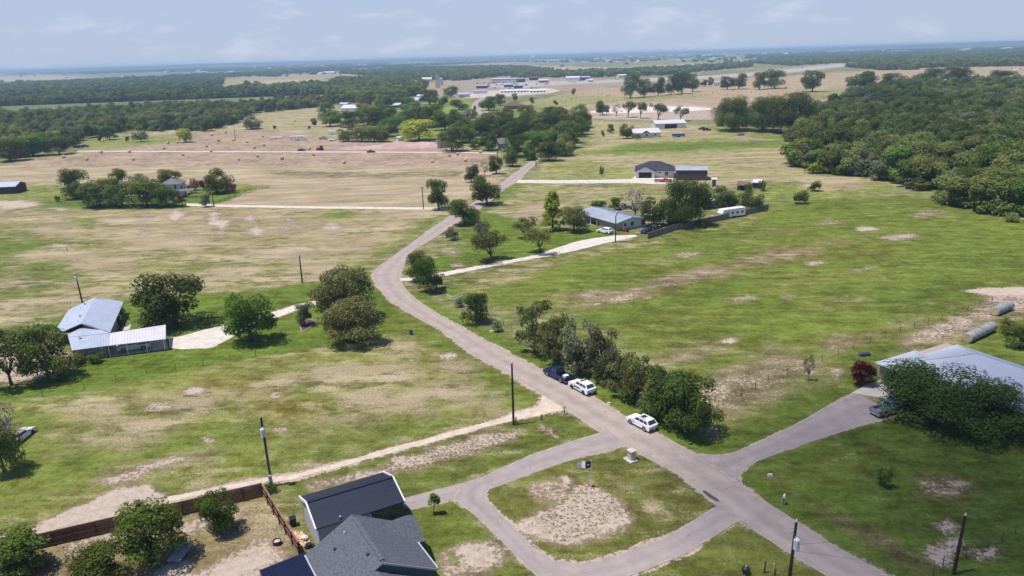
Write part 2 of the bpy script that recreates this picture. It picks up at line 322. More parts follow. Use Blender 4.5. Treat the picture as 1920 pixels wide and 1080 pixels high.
pick = np.clip((far_n2 - 0.55) * 9, 0, 1)[:, None]; col[:] = col * (1 - fm * pick) + np.array((0.11, 0.15, 0.05)) * fm * pick
def sdist(pts):
    """signed distance (inside > 0) of ground vertices to a polygon, on a bbox subset"""
    pts = np.array(pts); x0, y0 = pts.min(0); x1, y1 = pts.max(0)
    pad = 12 + 0.05 * np.hypot(max(abs(x0), abs(x1)), y1)
    idx = np.nonzero((GX > x0 - pad) & (GX < x1 + pad) & (GY > y0 - pad) & (GY < y1 + pad))[0]
    x = GX[idx]; y = GY[idx]; ins = np.zeros(len(idx), bool); dmin = np.full(len(idx), 1e9)
    for i in range(len(pts)):
        ax, ay = pts[i]; bx, by = pts[(i + 1) % len(pts)]
        c = ((ay > y) != (by > y)); 
        with np.errstate(divide='ignore', invalid='ignore'):
            ins ^= c & (x < (bx - ax) * (y - ay) / (by - ay) + ax)
        ex, ey = bx - ax, by - ay; t = np.clip(((x - ax) * ex + (y - ay) * ey) / (ex * ex + ey * ey + 1e-9), 0, 1)
        dmin = np.minimum(dmin, np.hypot(x - ax - t * ex, y - ay - t * ey))
    return idx, np.where(ins, dmin, -dmin)
def area(pix, c=None, dr=None, di=None, soft=1.5, wob=3.0, k=1.0):
    """a patch of ground with its own cover: colour, share of dry grass, share of bare soil"""
    pts = [G(*p)[:2] for p in pix]; idx, d = sdist(pts)
    s = soft * np.maximum(GD[idx] / 130, 0.6)
    m = np.clip((d + wob * np.maximum(GD[idx] / 130, 0.6) * SOFTN[idx] * 2 + 1.2 * SOFTF[idx]) / s * 0.5 + 0.5, 0, 1) * k; m = m * m * (3 - 2 * m)
    if c is not None: col[idx] = col[idx] * (1 - m[:, None]) + np.array(c) * m[:, None]
    if dr is not None: dry[idx] = dry[idx] * (1 - m) + dr * m
    if di is not None: dirt[idx] = dirt[idx] * (1 - m) + di * m
def ell(x, y, rx, ry, c=None, dr=None, di=None, soft=2.0, rot=0.0, k=1.0):
    ca, sa = math.cos(rot), math.sin(rot)
    pix = [(x + rx * math.cos(a) * ca - ry * math.sin(a) * sa, y + rx * math.cos(a) * sa + ry * math.sin(a) * ca) for a in np.linspace(0, 2 * math.pi, 14, endpoint=False)]
    area(pix, c, dr, di, soft, 2.0, k)
LUSH, MOW, PAST, GRN, TAN, HAYC = (0.122, 0.170, 0.032), (0.128, 0.152, 0.040), (0.205, 0.215, 0.060), (0.140, 0.174, 0.036), (0.43, 0.345, 0.195), (0.35, 0.268, 0.18)
# far country
area([(-60, 148), (60, 141), (150, 143), (150, 148), (-60, 155)], TAN, 0.6, 0, wob=1)
area([(10, 175), (120, 168), (260, 166), (250, 172), (60, 180)], (.19, .22, .075), .3, 0, wob=1)
area([(400, 150), (480, 145), (600, 139), (620, 146), (500, 160), (420, 162)], (.24, .24, .10), 0.5, 0, wob=1)
area([(480, 152), (600, 147), (610, 152), (500, 158)], TAN, 0.5, 0, wob=1)
area([(620, 150), (720, 138), (790, 142), (760, 152), (690, 158)], (.25, .25, .11), 0.45, 0, wob=1)
area([(640, 133), (860, 122), (960, 119), (960, 125), (760, 134)], (.36, .235, .17), 0.3, 0, wob=1)
area([(860, 123), (1130, 126), (1260, 121), (1430, 112), (1440, 117), (1300, 128), (1080, 139), (960, 133), (880, 130)], (.40, .33, .20), 0.5, 0, wob=1)
area([(1120, 114), (1400, 104), (1400, 113), (1130, 128)], (.17, .20, .08), 0.3, 0, wob=1)
area([(780, 160), (960, 142), (1130, 149), (1330, 143), (1560, 118), (1600, 124), (1350, 152), (1130, 162), (960, 182), (860, 184), (790, 178)], (.34, .285, .20), 0.4, 0.3, wob=1)
area([(400, 196), (480, 186), (620, 178), (660, 182), (560, 190), (420, 200)], (.3, .26, .15), .5, .2, wob=1)
area([(940, 205), (1000, 190), (1100, 166), (1340, 152), (1500, 141), (1650, 130), (1960, 124), (1960, 152), (1640, 172), (1490, 208), (1330, 205), (1120, 217), (1000, 217)], (.36, .265, .16), 0.5, 0.05, wob=2)
area([(960, 200), (1060, 178), (1180, 182), (1330, 176), (1330, 184), (1150, 192), (1040, 205)], (.235, .245, .09), 0.4, 0, wob=3)
area([(1500, 175), (1660, 150), (1960, 142), (1960, 148), (1700, 160), (1520, 190)], (.21, .22, .085), 0.4, 0, wob=2)
# middle distance
area([(640, 262), (700, 205), (880, 190), (1010, 200), (1110, 225), (1100, 280), (960, 300), (850, 270)], (.17, .20, .06), 0.25, 0.06)
area([(780, 190), (880, 182), (900, 205), (830, 215), (790, 210)], (.20, .25, .07), 0.2, 0)
area([(190, 262), (250, 248), (470, 216), (610, 198), (690, 215), (690, 250), (640, 264), (470, 244)], (.29, .27, .12), 0.5, 0.04)
area([(30, 300), (150, 287), (190, 262), (300, 257), (480, 242), (640, 262), (830, 268), (940, 288), (925, 313), (500, 314), (60, 313)], HAYC, 0.12, 0.02, soft=1, wob=1)
area([(150, 268), (260, 255), (360, 258), (330, 266), (180, 280)], (.20, .23, .07), 0.3, 0)
area([(620, 282), (640, 268), (740, 264), (830, 268), (845, 284), (720, 288)], (.43, .30, .24), 0.0, 0.4, soft=1, wob=1)
area([(-300, 306), (60, 312), (500, 313), (940, 312), (930, 345), (860, 385), (790, 393), (420, 389), (350, 385), (480, 352), (430, 346), (130, 346), (-300, 350)], (.385, .305, .17), 0.72, 0.04, soft=2)
area([(500, 318), (700, 324), (880, 322), (860, 332), (640, 335), (520, 328)], (.24, .20, .115), 0.3, 0)
area([(-300, 346), (120, 345), (140, 372), (30, 396), (-300, 400)], (.19, .215, .065), 0.3, 0.05)
area([(-300, 388), (0, 393), (420, 388), (800, 394), (850, 402), (700, 498), (600, 528), (400, 552), (235, 570), (-300, 650)], (.255, .235, .088), 0.52, 0.08, soft=2)
area([(-300, 420), (100, 432), (140, 500), (60, 560), (-300, 640)], (.155, .175, .055), 0.25, 0.04, soft=6, wob=8)
area([(380, 480), (560, 470), (640, 500), (560, 530), (400, 552), (240, 566), (200, 520)], (.215, .215, .075), 0.42, 0.04, soft=6, wob=8)
for x, y, rx, ry, d in ((330, 405, 10, 12, .8), (340, 430, 8, 14, .62), (400, 410, 9, 12, .85), (415, 430, 8, 16, .8), (470, 410, 9, 8, .8), (480, 428, 10, 14, .7), (540, 408, 10, 7, .6), (270, 420, 7, 20, .5), (268, 440, 8, 5, .7),
                        (625, 425, 22, 10, .6), (600, 412, 16, 4, .6), (765, 440, 12, 3, .75), (110, 392, 20, 4, .8), (30, 384, 60, 8, .75), (120, 415, 6, 18, .45), (110, 462, 18, 3, .7), (390, 540, 10, 3, .7), (545, 425, 26, 12, .45)): ell(x, y, rx, ry, di=d)
for x, y, rx, ry in ((635, 407, 32, 9), (30, 470, 40, 14), (65, 434, 16, 6), (150, 418, 14, 5), (295, 418, 12, 3), (383, 448, 10, 6), (90, 490, 26, 8)): ell(x, y, rx, ry, (.125, .175, .045), .1, 0)
for i in range(60):
    x, y = random.uniform(0, 780), random.uniform(398, 540)
    ell(x, y, random.uniform(14, 50), random.uniform(3, 8), *random.choice((((.37, .29, .155), .75, None), ((.17, .19, .06), .2, None), ((.40, .32, .19), .8, None))), soft=4, k=0.8)
area([(345, 386), (340, 366), (400, 352), (492, 350), (410, 384)], (.115, .175, .034), 0.06, 0, soft=1)
area([(60, 388), (140, 366), (330, 372), (340, 388)], (.115, .165, .04), 0.1, 0.05)
area([(430, 346), (500, 344), (500, 352), (400, 356)], (.2, .22, .07), .3, 0)
area([(1005, 312), (1110, 270), (1110, 225), (1330, 232), (1480, 262), (1560, 330), (1690, 345), (1540, 376), (1400, 352), (1240, 350), (985, 343)], (.285, .265, .105), 0.5, 0.06)
area([(990, 340), (1010, 315), (1060, 300), (1180, 312), (1185, 335)], (.24, .25, .085), 0.3, 0.02)
area([(1080, 288), (1180, 270), (1330, 262), (1450, 262), (1470, 276), (1320, 284), (1180, 288)], (.135, .185, .048), 0.08, 0, soft=4)
area([(1330, 238), (1480, 258), (1470, 272), (1350, 256)], (.15, .19, .05), 0.15, 0.05)
area([(1360, 252), (1410, 250), (1430, 262), (1380, 266)], (.33, .27, .17), .5, .3)
area([(1100, 222), (1140, 196), (1240, 193), (1335, 197), (1340, 224), (1240, 226)], (.50, .40, .34), 0, 0.55, soft=1, wob=1)
area([(965, 350), (1240, 351), (1310, 380), (1100, 402), (1000, 422), (908, 396)], (.225, .225, .082), 0.4, 0.05)
area([(965, 385), (1015, 380), (1015, 415), (970, 420)], (.33, .27, .16), .6, .25)
area([(1420, 345), (1560, 328), (1695, 352), (1560, 380), (1420, 405)], (.185, .215, .062), 0.25, 0.03)
ell(1560, 345, 70, 14, (.33, .28, .13), .6, 0); ell(1500, 402, 40, 5, (.36, .30, .14), .6, 0, rot=-.15)
# the fields and lawns either side of the road
area([(838, 562), (860, 530), (1000, 488), (1200, 450), (1420, 402), (1560, 376), (1700, 368), (1990, 430), (1990, 546), (1650, 656), (1500, 732), (1350, 822), (1330, 770), (1240, 690), (1100, 600), (1000, 572)], GRN, 0.12, 0.05, soft=2)
area([(860, 532), (1000, 488), (1200, 450), (1420, 404), (1430, 412), (1200, 468), (1020, 510), (900, 545)], (.19, .185, .058), 0.42, 0.05, soft=2)
area([(1050, 585), (1100, 558), (1250, 518), (1420, 478), (1530, 454), (1594, 449), (1582, 462), (1450, 492), (1280, 534), (1140, 574)], (.24, .19, .085), 0.42, 0.40, soft=3)
area([(1060, 590), (1000, 560), (1060, 540), (1180, 560)], (.19, .18, .06), .3, .2, soft=4)
area([(1275, 742), (1330, 702), (1440, 640), (1580, 690), (1480, 742), (1370, 792)], (.19, .175, .07), 0.34, 0.38, soft=6)
area([(1195, 672), (1300, 640), (1392, 632), (1330, 680), (1250, 690)], (.20, .185, .075), 0.36, 0.36, soft=5)
area([(1650, 650), (1760, 598), (1860, 558), (1990, 536), (1990, 572), (1840, 612), (1730, 652)], (.26, .21, .10), 0.5, 0.52, soft=2)
area([(1540, 640), (1640, 612), (1740, 592), (1740, 602), (1640, 640), (1560, 660)], (.21, .19, .07), 0.4, 0.42, soft=3)
area([(1800, 545), (1860, 541), (1990, 540), (1990, 552), (1860, 552)], None, .2, .85, soft=1, wob=1)
for x, y, rx, ry, d in ((1100, 552, 30, 8, .6), (1170, 560, 26, 7, .55), (1290, 478, 30, 5, .55), (1530, 492, 26, 6, .62), (1690, 444, 30, 4, .6), (1625, 429, 12, 2, .95), (1560, 417, 22, 4, .5), (1615, 505, 32, 7, .5), (1660, 520, 12, 4, .55), (1390, 560, 30, 8, .42), (1480, 555, 18, 7, .4), (1370, 638, 16, 5, .85), (1165, 624, 12, 4, .8),
                        (1118, 570, 7, 3, .9), (1740, 402, 34, 5, .45), (1540, 455, 30, 4, .5), (1475, 780, 12, 8, .7), (1570, 708, 10, 14, .75), (1330, 815, 12, 10, .7), (1345, 745, 40, 20, .45), (1210, 560, 8, 3, .6), (1600, 565, 20, 5, .4), (1190, 612, 20, 6, .5)): ell(x, y, rx, ry, None, 0.3, d, rot=-0.12)
for i in range(46):
    x, y = random.uniform(1050, 1900), random.uniform(430, 640)
    ell(x, y, random.uniform(25, 80), random.uniform(4, 10), *random.choice((((.155, .17, .045), .2, None), ((.095, .135, .03), .04, None), ((.20, .185, .065), .4, .1), ((.135, .175, .04), .1, None))), soft=5, rot=-0.15, k=0.75)
for x, y, rx, ry in ((1480, 465, 40, 6), (1550, 480, 50, 5), (1640, 470, 40, 6), (1470, 440, 20, 3)): ell(x, y, rx, ry, (.22, .155, .035), .1, None, soft=4, rot=-.1, k=.7)
area([(-100, 640), (100, 600), (235, 568), (400, 553), (590, 530), (640, 516), (692, 506), (735, 560), (762, 600), (742, 640), (600, 650), (480, 674), (330, 702), (160, 738), (-100, 765)], LUSH, 0.05, 0.0, soft=1)
area([(-60, 640), (60, 622), (110, 625), (130, 690), (20, 720), (-60, 720)], (.25, .2, .1), .3, .62)
area([(-100, 762), (160, 736), (330, 702), (480, 674), (600, 650), (742, 640), (830, 632), (1015, 748), (1000, 765), (760, 830), (640, 866), (480, 898), (310, 932), (200, 960), (0, 1000), (-300, 1060)], PAST, 0.32, 0.05, soft=1)
area([(735, 560), (765, 570), (1018, 746), (1000, 765), (955, 750), (820, 660), (740, 640)], (.135, .165, .038), 0.16, 0.0, soft=4, wob=4)
area([(-60, 840), (120, 830), (260, 810), (420, 800), (480, 790), (480, 850), (300, 860), (150, 900), (-60, 990)], (.15, .19, .045), 0.12, 0.0, soft=8, wob=8)
area([(540, 800), (660, 790), (900, 760), (990, 755), (760, 825), (640, 860), (520, 890)], (.17, .195, .055), 0.2, 0.0, soft=6, wob=6)
for x, y, rx, ry in ((170, 795, 80, 26), (290, 765, 60, 12), (730, 700, 60, 14), (690, 745, 50, 18), (770, 760, 60, 22), (860, 735, 60, 22), (560, 720, 60, 10), (230, 830, 70, 10), (640, 790, 60, 14), (860, 690, 30, 16), (760, 650, 22, 14), (480, 745, 40, 10), (640, 700, 40, 8)): ell(x, y, rx, ry, (.34, .285, .15), 0.72, 0.12, soft=5, k=.85)
for i in range(60):
    x = random.uniform(20, 960); y = random.uniform(700, 900)
    if y < 760 - x * 0.13: continue
    ell(x, y, random.uniform(10, 45), random.uniform(4, 10), *random.choice((((.35, .295, .16), .75, .1), ((.125, .17, .035), .08, 0), ((.27, .24, .10), .55, .05), ((.145, .185, .04), .1, 0))), soft=4, k=.8)
for x, y, rx, ry in ((520, 765, 60, 14), (560, 780, 50, 10), (420, 720, 40, 10), (500, 740, 30, 7)): ell(x, y, rx, ry, (.26, .185, .04), .15, 0, soft=5, k=.7)
area([(150, 905), (230, 880), (330, 850), (385, 848), (370, 862), (290, 885), (250, 905), (190, 912)], (.3, .25, .14), 0.3, 0.62, soft=2)
for x, y, rx, ry, d in ((655, 762, 17, 6, .85), (516, 742, 9, 5, .95), (390, 825, 14, 7, .8), (300, 762, 22, 6, .5), (455, 780, 14, 6, .6), (845, 668, 14, 5, .7), (775, 678, 10, 5, .55), (365, 733, 6, 3, .9), (525, 805, 18, 6, .6)): ell(x, y, rx, ry, None, .3, d)
area([(-80, 1030), (60, 984), (180, 934), (225, 912), (290, 900), (312, 930), (400, 912), (482, 896), (492, 910), (300, 955), (60, 1012), (-80, 1050)], (.4, .33, .2), 0.2, 0.84, soft=1.2, wob=2)
area([(1045, 770), (1118, 812), (1000, 852), (760, 936), (640, 965), (520, 968), (512, 906), (640, 874), (760, 842), (900, 802)], MOW, 0.20, 0.04, soft=.6, wob=.5)
area([(660, 895), (740, 866), (830, 835), (930, 804), (985, 806), (970, 826), (880, 852), (800, 876), (700, 896)], (.27, .2, .12), 0.25, 0.58, soft=1.5)
area([(585, 912), (660, 892), (720, 876), (700, 892), (620, 912)], (.27, .22, .11), .3, .5, soft=1.5)
ell(1030, 808, 26, 7, None, .2, .6, rot=.6); ell(600, 930, 60, 5, None, .3, .4, rot=-.25); ell(760, 862, 20, 8, None, .2, .8)
area([(1192, 846), (1155, 842), (1060, 866), (960, 902), (908, 920), (912, 935), (962, 988), (1000, 1026), (1050, 1056), (1090, 1059), (1140, 1046), (1250, 1006), (1342, 950), (1335, 938), (1270, 890)], (.150, .155, .043), 0.26, 0.03, soft=.6, wob=.3)
area([(984, 990), (1012, 962), (1062, 936), (1072, 914), (1108, 908), (1150, 935), (1178, 958), (1168, 980), (1120, 1004), (1060, 1020), (1028, 1006)], (.30, .24, .12), 0.35, 0.66, soft=1.5)
area([(994, 917), (1030, 900), (1070, 908), (1062, 930), (1012, 936)], (.28, .23, .11), .35, .5, soft=1.2)
ell(1063, 898, 11, 7, None, .1, .95); ell(1160, 905, 26, 8, (.22, .195, .075), .45, .05, rot=.5); ell(1230, 960, 30, 8, (.22, .2, .07), .4, .05, rot=.5)
area([(1020, 1090), (1200, 1078), (1300, 1034), (1386, 978), (1580, 1090), (1580, 1200), (1000, 1200)], (.150, .162, .042), 0.2, 0.03, soft=.6, wob=.3)
area([(770, 958), (852, 938), (992, 1080), (1010, 1200), (700, 1200), (760, 1000)], (.132, .160, .038), 0.15, 0.04, soft=.6, wob=.3)
area([(815, 1036), (868, 1014), (930, 1020), (948, 1045), (905, 1078), (830, 1090)], (.27, .22, .11), 0.3, 0.56, soft=2.5)
ell(880, 1042, 34, 14, None, .2, .8); ell(915, 1030, 22, 8, None, .2, .75); ell(848, 1046, 10, 10, LUSH, .1, 0)
area([(470, 905), (520, 905), (590, 960), (590, 1040), (560, 1040), (495, 935)], (.16, .165, .055), .3, .1, soft=.6, wob=.4)
area([(-200, 1080), (50, 1036), (495, 932), (560, 1040), (490, 1075), (480, 1250), (-200, 1250)], (.235, .195, .088), 0.42, 0.16, soft=.6, wob=.4)
area([(330, 1090), (400, 1062), (436, 1030), (500, 1008), (562, 1042), (500, 1085), (480, 1200), (330, 1200)], (.34, .265, .16), 0.2, 0.64, soft=2.5)
ell(455, 1060, 50, 16, None, .2, .85, rot=-.3)
area([(90, 1030), (170, 1000), (260, 982), (262, 1000), (190, 1020), (130, 1050)], None, 0.3, 0.55, soft=1.5)
area([(335, 982), (395, 964), (410, 985), (350, 1005)], None, .3, .55, soft=1.5); ell(325, 1065, 40, 10, None, .2, .75, rot=-.3)
area([(760, 536), (800, 556), (900, 612), (1000, 660), (1100, 712), (1240, 792), (1352, 828), (1440, 812), (1500, 770), (1640, 708), (1650, 722), (1560, 762), (1430, 830), (1310, 858), (1220, 805), (1110, 748), (960, 668), (800, 575)], LUSH, 0.06, 0.0, soft=1.0, wob=1)
area([(1350, 826), (1500, 738), (1600, 702), (1640, 712), (1560, 760), (1440, 822), (1352, 850)], (.120, .158, .034), 0.1, 0.03, soft=2)
area([(1385, 910), (1400, 876), (1500, 838), (1660, 788), (1990, 800), (1990, 1150), (1690, 1095), (1480, 975)], (.105, .148, .030), 0.06, 0.0, soft=.8, wob=.5)
area([(1400, 885), (1600, 830), (1700, 830), (1600, 900), (1500, 920)], (.125, .145, .035), .15, 0, soft=6)
area([(1695, 892), (1780, 884), (1855, 905), (1810, 948), (1720, 932)], (.17, .155, .06), 0.3, 0.40, soft=2.5)
area([(1728, 1062), (1750, 1030), (1800, 1016), (1785, 1058)], None, .2, .6, soft=2); area([(1818, 1032), (1868, 1024), (1878, 1046), (1832, 1048)], None, .1, .75, soft=1.5); ell(1775, 985, 14, 12, None, .3, .6)
area([(1440, 888), (1520, 930), (1600, 985), (1690, 1030), (1740, 1060), (1720, 1064), (1600, 1000), (1510, 945), (1436, 896)], (.15, .145, .05), 0.30, 0.10, soft=2, wob=3)
area([(1700, 640), (1800, 655), (1890, 600), (1990, 570), (1990, 720), (1900, 720)], (.125, .155, .036), 0.14, 0.03, soft=1)
area([(1600, 660), (1640, 640), (1700, 640), (1660, 690), (1600, 705)], (.115, .15, .034), .12, .05, soft=1)
area([(800, 500), (850, 442), (905, 397), (1000, 424), (1120, 432), (1190, 442), (1000, 480), (830, 510)], LUSH, 0.08, 0.03, soft=1)
ell(840, 470, 22, 10, None, .3, .5); ell(860, 497, 18, 4, None, .3, .6); ell(860, 455, 20, 4, None, .3, .5)
area([(870, 400), (935, 350), (970, 340), (960, 365), (910, 400)], (.15, .185, .05), .15, .03, soft=1)
area([(690, 505), (700, 495), (790, 438), (850, 402), (800, 405), (700, 470), (620, 515)], (.165, .185, .055), .2, .02, soft=3)
# ------------------------------------------------------------------ road edges in photo pixels (left edge, right edge)
def spline(pts, n):
    p = np.array(pts, float); p = np.vstack([2 * p[0] - p[1], p, 2 * p[-1] - p[-2]])
    g = [G(a, b)[:2] for a, b in p]; g = np.array(g); seg = len(g) - 3; o = []
    ln = [max(0.01, float(np.hypot(*(g[i + 2] - g[i + 1])))) for i in range(seg)]; tot = sum(ln); cum = np.concatenate([[0], np.cumsum(ln)])
    for q in np.linspace(0, tot, n):
        i = min(seg - 1, int(np.searchsorted(cum, q, side='right') - 1)); t = (q - cum[i]) / ln[i]; a, b, c, d = g[i:i + 4]
        lin = b * (1 - t) + c * t
        cr = 0.5 * ((2 * b) + (-a + c) * t + (2 * a - 5 * b + 4 * c - d) * t * t + (-a + 3 * b - 3 * c + d) * t ** 3)
        o.append(0.5 * lin + 0.5 * cr)
    return np.array(o)
PAVED = []
def ribbon(name, left, right, z, m, n=120, rag=0.12, across=5, shoulder=0.9, sh=0.62):
    L = spline(left, n); Rr = spline(right, n)
    w = (L - Rr); wn = w / (np.linalg.norm(w, axis=1)[:, None] + 1e-6)
    L = L + wn * (vnoise(L[:, 0], L[:, 1], 2.2, 5, 2)[:, None] - 0.5) * 2 * rag; Rr = Rr - wn * (vnoise(Rr[:, 0], Rr[:, 1], 2.2, 6, 2)[:, None] - 0.5) * 2 * rag
    mb = MB()
    vs = [(*(L[i] * (1 - k / across) + Rr[i] * (k / across)), z) for i in range(n) for k in range(across + 1)]
    fs = [(i * (across + 1) + k, i * (across + 1) + k + 1, (i + 1) * (across + 1) + k + 1, (i + 1) * (across + 1) + k) for i in range(n - 1) for k in range(across)]
    mb.mesh(vs, fs); o = mb.build(name, m); structure(o)
    at = o.data.attributes.new('across', 'FLOAT', 'POINT'); at.data.foreach_set('value', np.tile(np.linspace(0, 1, across + 1), n).astype(np.float32))
    if o.data.polygons[0].normal.z < 0: o.data.flip_normals()
    outl = np.vstack([L[::3], Rr[::-3]]); PAVED.append(outl)
    if shoulder:
        idx, d = sdist(outl); s = np.maximum(1, GD[idx] / 200)
        k = np.clip(1 + (d + SOFTN[idx] * 1.6 + SOFTF[idx] * 0.6) / (shoulder * s), 0, 1)
        dirt[idx] = np.maximum(dirt[idx], sh * k)
    return o
ribbon('road', [(1440, 1012), (1385, 977), (1340, 946), (1270, 890), (1195, 850), (1122, 810), (1060, 767), (1015, 740), (955, 703), (880, 662), (830, 622), (780, 595), (730, 563), (708, 540), (697, 518), (705, 503), (730, 485), (780, 449), (840, 407), (890, 380), (937, 346), (960, 328), (997, 301), (1004, 293)][::1],
       [(1560, 1020), (1495, 978), (1440, 944), (1390, 906), (1310, 855), (1225, 806), (1175, 782), (1122, 748), (1050, 712), (955, 662), (905, 635), (830, 593), (780, 561), (757, 537), (749, 520), (757, 498), (775, 470), (805, 452), (862, 415), (910, 385), (945, 354), (970, 340), (1005, 306), (1011, 297)], 0.02, M['asphalt'], 420, 0.18)
ribbon('road', [(1700, 1170), (1600, 1110), (1500, 1050), (1440, 1012)], [(1850, 1190), (1750, 1130), (1660, 1076), (1560, 1020)], 0.02, M['asphalt'], 60, 0.15)
ribbon('road', [(882, 215), (905, 220), (892, 208), (884, 199), (889, 191), (905, 181)][1:], [(935, 218), (912, 206), (899, 199), (900, 192), (912, 182)], 0.02, M['asphalt'], 40, 0.1, shoulder=0)
ribbon('driveway', [(1138, 806), (1122, 812), (1000, 851), (900, 896), (790, 926), (740, 938)], [(1176, 836), (1160, 841), (1060, 866), (960, 902), (900, 924), (770, 957)], 0.028, M['drive'], 90, 0.1, shoulder=0.3, sh=0.6)
ribbon('driveway', [(862, 915), (850, 936), (890, 966), (930, 1005), (975, 1052), (1010, 1085), (1060, 1110)], [(930, 902), (910, 932), (940, 965), (965, 990), (1000, 1026), (1050, 1056), (1090, 1062)], 0.036, M['drive'], 80, 0.1, shoulder=0.3, sh=0.6)
ribbon('driveway', [(1010, 1090), (1060, 1100), (1180, 1080), (1290, 1036), (1386, 978), (1420, 1000)], [(1045, 1050), (1090, 1058), (1140, 1046), (1250, 1006), (1340, 951), (1350, 944)], 0.044, M['drive'], 90, 0.1, shoulder=0.3, sh=0.6)
ribbon('driveway', [(1306, 852), (1365, 852), (1430, 826), (1500, 790), (1560, 757), (1600, 735)], [(1392, 906), (1390, 886), (1420, 865), (1500, 836), (1600, 803), (1690, 778)], 0.03, M['drive'], 90, 0.12, shoulder=0.5, sh=0.7)
ribbon('driveway', [(1596, 737), (1630, 719), (1650, 712)], [(1664, 748), (1680, 742), (1690, 728)], 0.036, M['concrete'], 20, 0.02, shoulder=0)
ribbon('dirt_track', [(1018, 742), (1008, 762), (960, 776), (900, 795), (760, 833), (640, 866), (560, 887), (480, 900), (400, 915), (310, 934)], [(1062, 768), (1045, 771), (1000, 782), (930, 796), (760, 843), (650, 872), (560, 896), (490, 908), (410, 922), (318, 940)], 0.024, M['caliche'], 200, 0.30, shoulder=1.0, sh=0.6)
ribbon('gravel_driveway', [(750, 522), (775, 520), (830, 511), (940, 491), (1010, 477), (1040, 466), (1085, 452), (1140, 443), (1190, 440)], [(752, 527), (785, 525), (850, 514), (960, 492), (1040, 478), (1100, 465), (1140, 455), (1170, 449), (1196, 443)], 0.026, M['gravel'], 120, 0.25, shoulder=0.5, sh=0.8)
ribbon('gravel_driveway', [(600, 562), (560, 570), (520, 583), (440, 606), (400, 614), (340, 630), (316, 634)], [(604, 569), (570, 577), (520, 595), (440, 630), (400, 650), (350, 655), (318, 653)], 0.026, M['gravel'], 80, 0.3, shoulder=0.6, sh=0.7)
ribbon('gravel_driveway', [(972, 337), (1050, 338), (1180, 336), (1192, 331), (1262, 334)], [(968, 343), (1060, 344), (1190, 343), (1220, 345), (1262, 344)], 0.026, M['gravel'], 60, 0.3, shoulder=0)
ribbon('gravel_driveway', [(350, 381), (420, 384), (600, 387), (800, 389), (840, 390)], [(350, 386), (420, 388), (600, 391), (800, 393), (836, 394)], 0.026, M['gravel'], 70, 0.25, shoulder=0)
ribbon('dirt_track', [(145, 282.6), (300, 283.2), (500, 283.8), (700, 284.4), (850, 285), (930, 286.5)], [(145, 284.2), (300, 284.8), (500, 285.4), (700, 286), (850, 286.6), (930, 288.3)], 0.026, M['gravel'], 60, 0.3, shoulder=0)
ribbon('highway', [(1080, 153), (1330, 142), (1450, 133), (1560, 121), (1590, 118.5)], [(1080, 158), (1330, 147), (1460, 138), (1570, 126), (1600, 122.5)], 0.1, M['hwy'], 60, 0.2, shoulder=0)
ribbon('highway', [(1700, 109), (1800, 104.5), (1830, 103)], [(1700, 111), (1800, 106.5), (1840, 104.5)], 0.1, M['hwy'], 30, 0.2, shoulder=0)
for pts, m, z in (([(870, 184), (890, 172), (960, 168), (1030, 165), (1050, 170), (1030, 175), (960, 180), (900, 183)], 'tan_lot', .05), ([(890, 162), (960, 153), (1060, 152), (1080, 157), (960, 166)], 'hwy', .05)):
    mb = MB(); mb.poly([tuple(G(*p)[:2]) + (z,) for p in pts][::-1]); structure(mb.build('paved_lot', M[m]))
# bed of the carport and the tar patches on the road
def sheet(name, pix, z, m, kind=True):
    mb = MB(); mb.poly([(*G(*p)[:2], z) for p in pix]); o = mb.build(name, m)
    if o.data.polygons[0].normal.z < 0: o.data.flip_normals()
    if kind: structure(o)
    return o
sheet('tar_patch', [(1316, 921), (1322, 920), (1346, 936), (1350, 941), (1342, 940), (1328, 932)], 0.03, M['patch'])
sheet('tar_patch', [(752, 568), (757, 567), (768, 576), (764, 577)], 0.03, M['asphalt'])
sheet('carport_floor', [(204, 670), (316, 654), (310, 634), (206, 645)], 0.03, M['concrete'])
# ------------------------------------------------------------------ build the ground mesh
me = bpy.data.meshes.new('ground')
vs = np.stack([GX, GY, np.zeros_like(GX)], 1)
ii, jj = np.meshgrid(np.arange(NR - 1), np.arange(NA), indexing='ij'); j2 = (jj + 1) % NA
quads = np.stack([ii * NA + jj, ii * NA + j2, (ii + 1) * NA + j2, (ii + 1) * NA + jj], -1).reshape(-1, 4)
# th runs from steep (near) to flat (far)
me.vertices.add(len(vs) + 1); me.vertices.foreach_set('co', np.vstack([vs, [[0, 0, 0]]]).ravel())
inner = np.stack([np.full(NA, len(vs)), (np.arange(NA) + 1) % NA, np.arange(NA)], 1)
loops = np.concatenate([quads.ravel(), inner.ravel()]); starts = np.concatenate([np.arange(len(quads)) * 4, len(quads) * 4 + np.arange(NA) * 3])
me.loops.add(len(loops)); me.loops.foreach_set('vertex_index', loops.astype(np.int32))
me.polygons.add(len(starts)); me.polygons.foreach_set('loop_start', starts.astype(np.int32))
me.update(calc_edges=True)
a = me.color_attributes.new('cover', 'FLOAT_COLOR', 'POINT'); rgba = np.ones((len(vs) + 1, 4), np.float32); gk = np.clip((col[:, 1] / col[:, 0] - 0.86) / 0.3, 0, 1)[:, None]; rgba[:-1, :3] = col * (np.array((0.98, 0.96, 0.96)) * (1 - gk) + np.array((0.97, 1.0, 0.68)) * gk); rgba[-1, :3] = MOW; a.data.foreach_set('color', rgba.ravel())
for nm, arr in (('dry', dry), ('dirt', dirt)):
    at = me.attributes.new(nm, 'FLOAT', 'POINT'); at.data.foreach_set('value', np.append(arr, 0.1).astype(np.float32))
ground = bpy.data.objects.new('ground', me); COL.objects.link(ground); structure(ground)
if me.polygons[0].normal.z < 0: me.flip_normals()
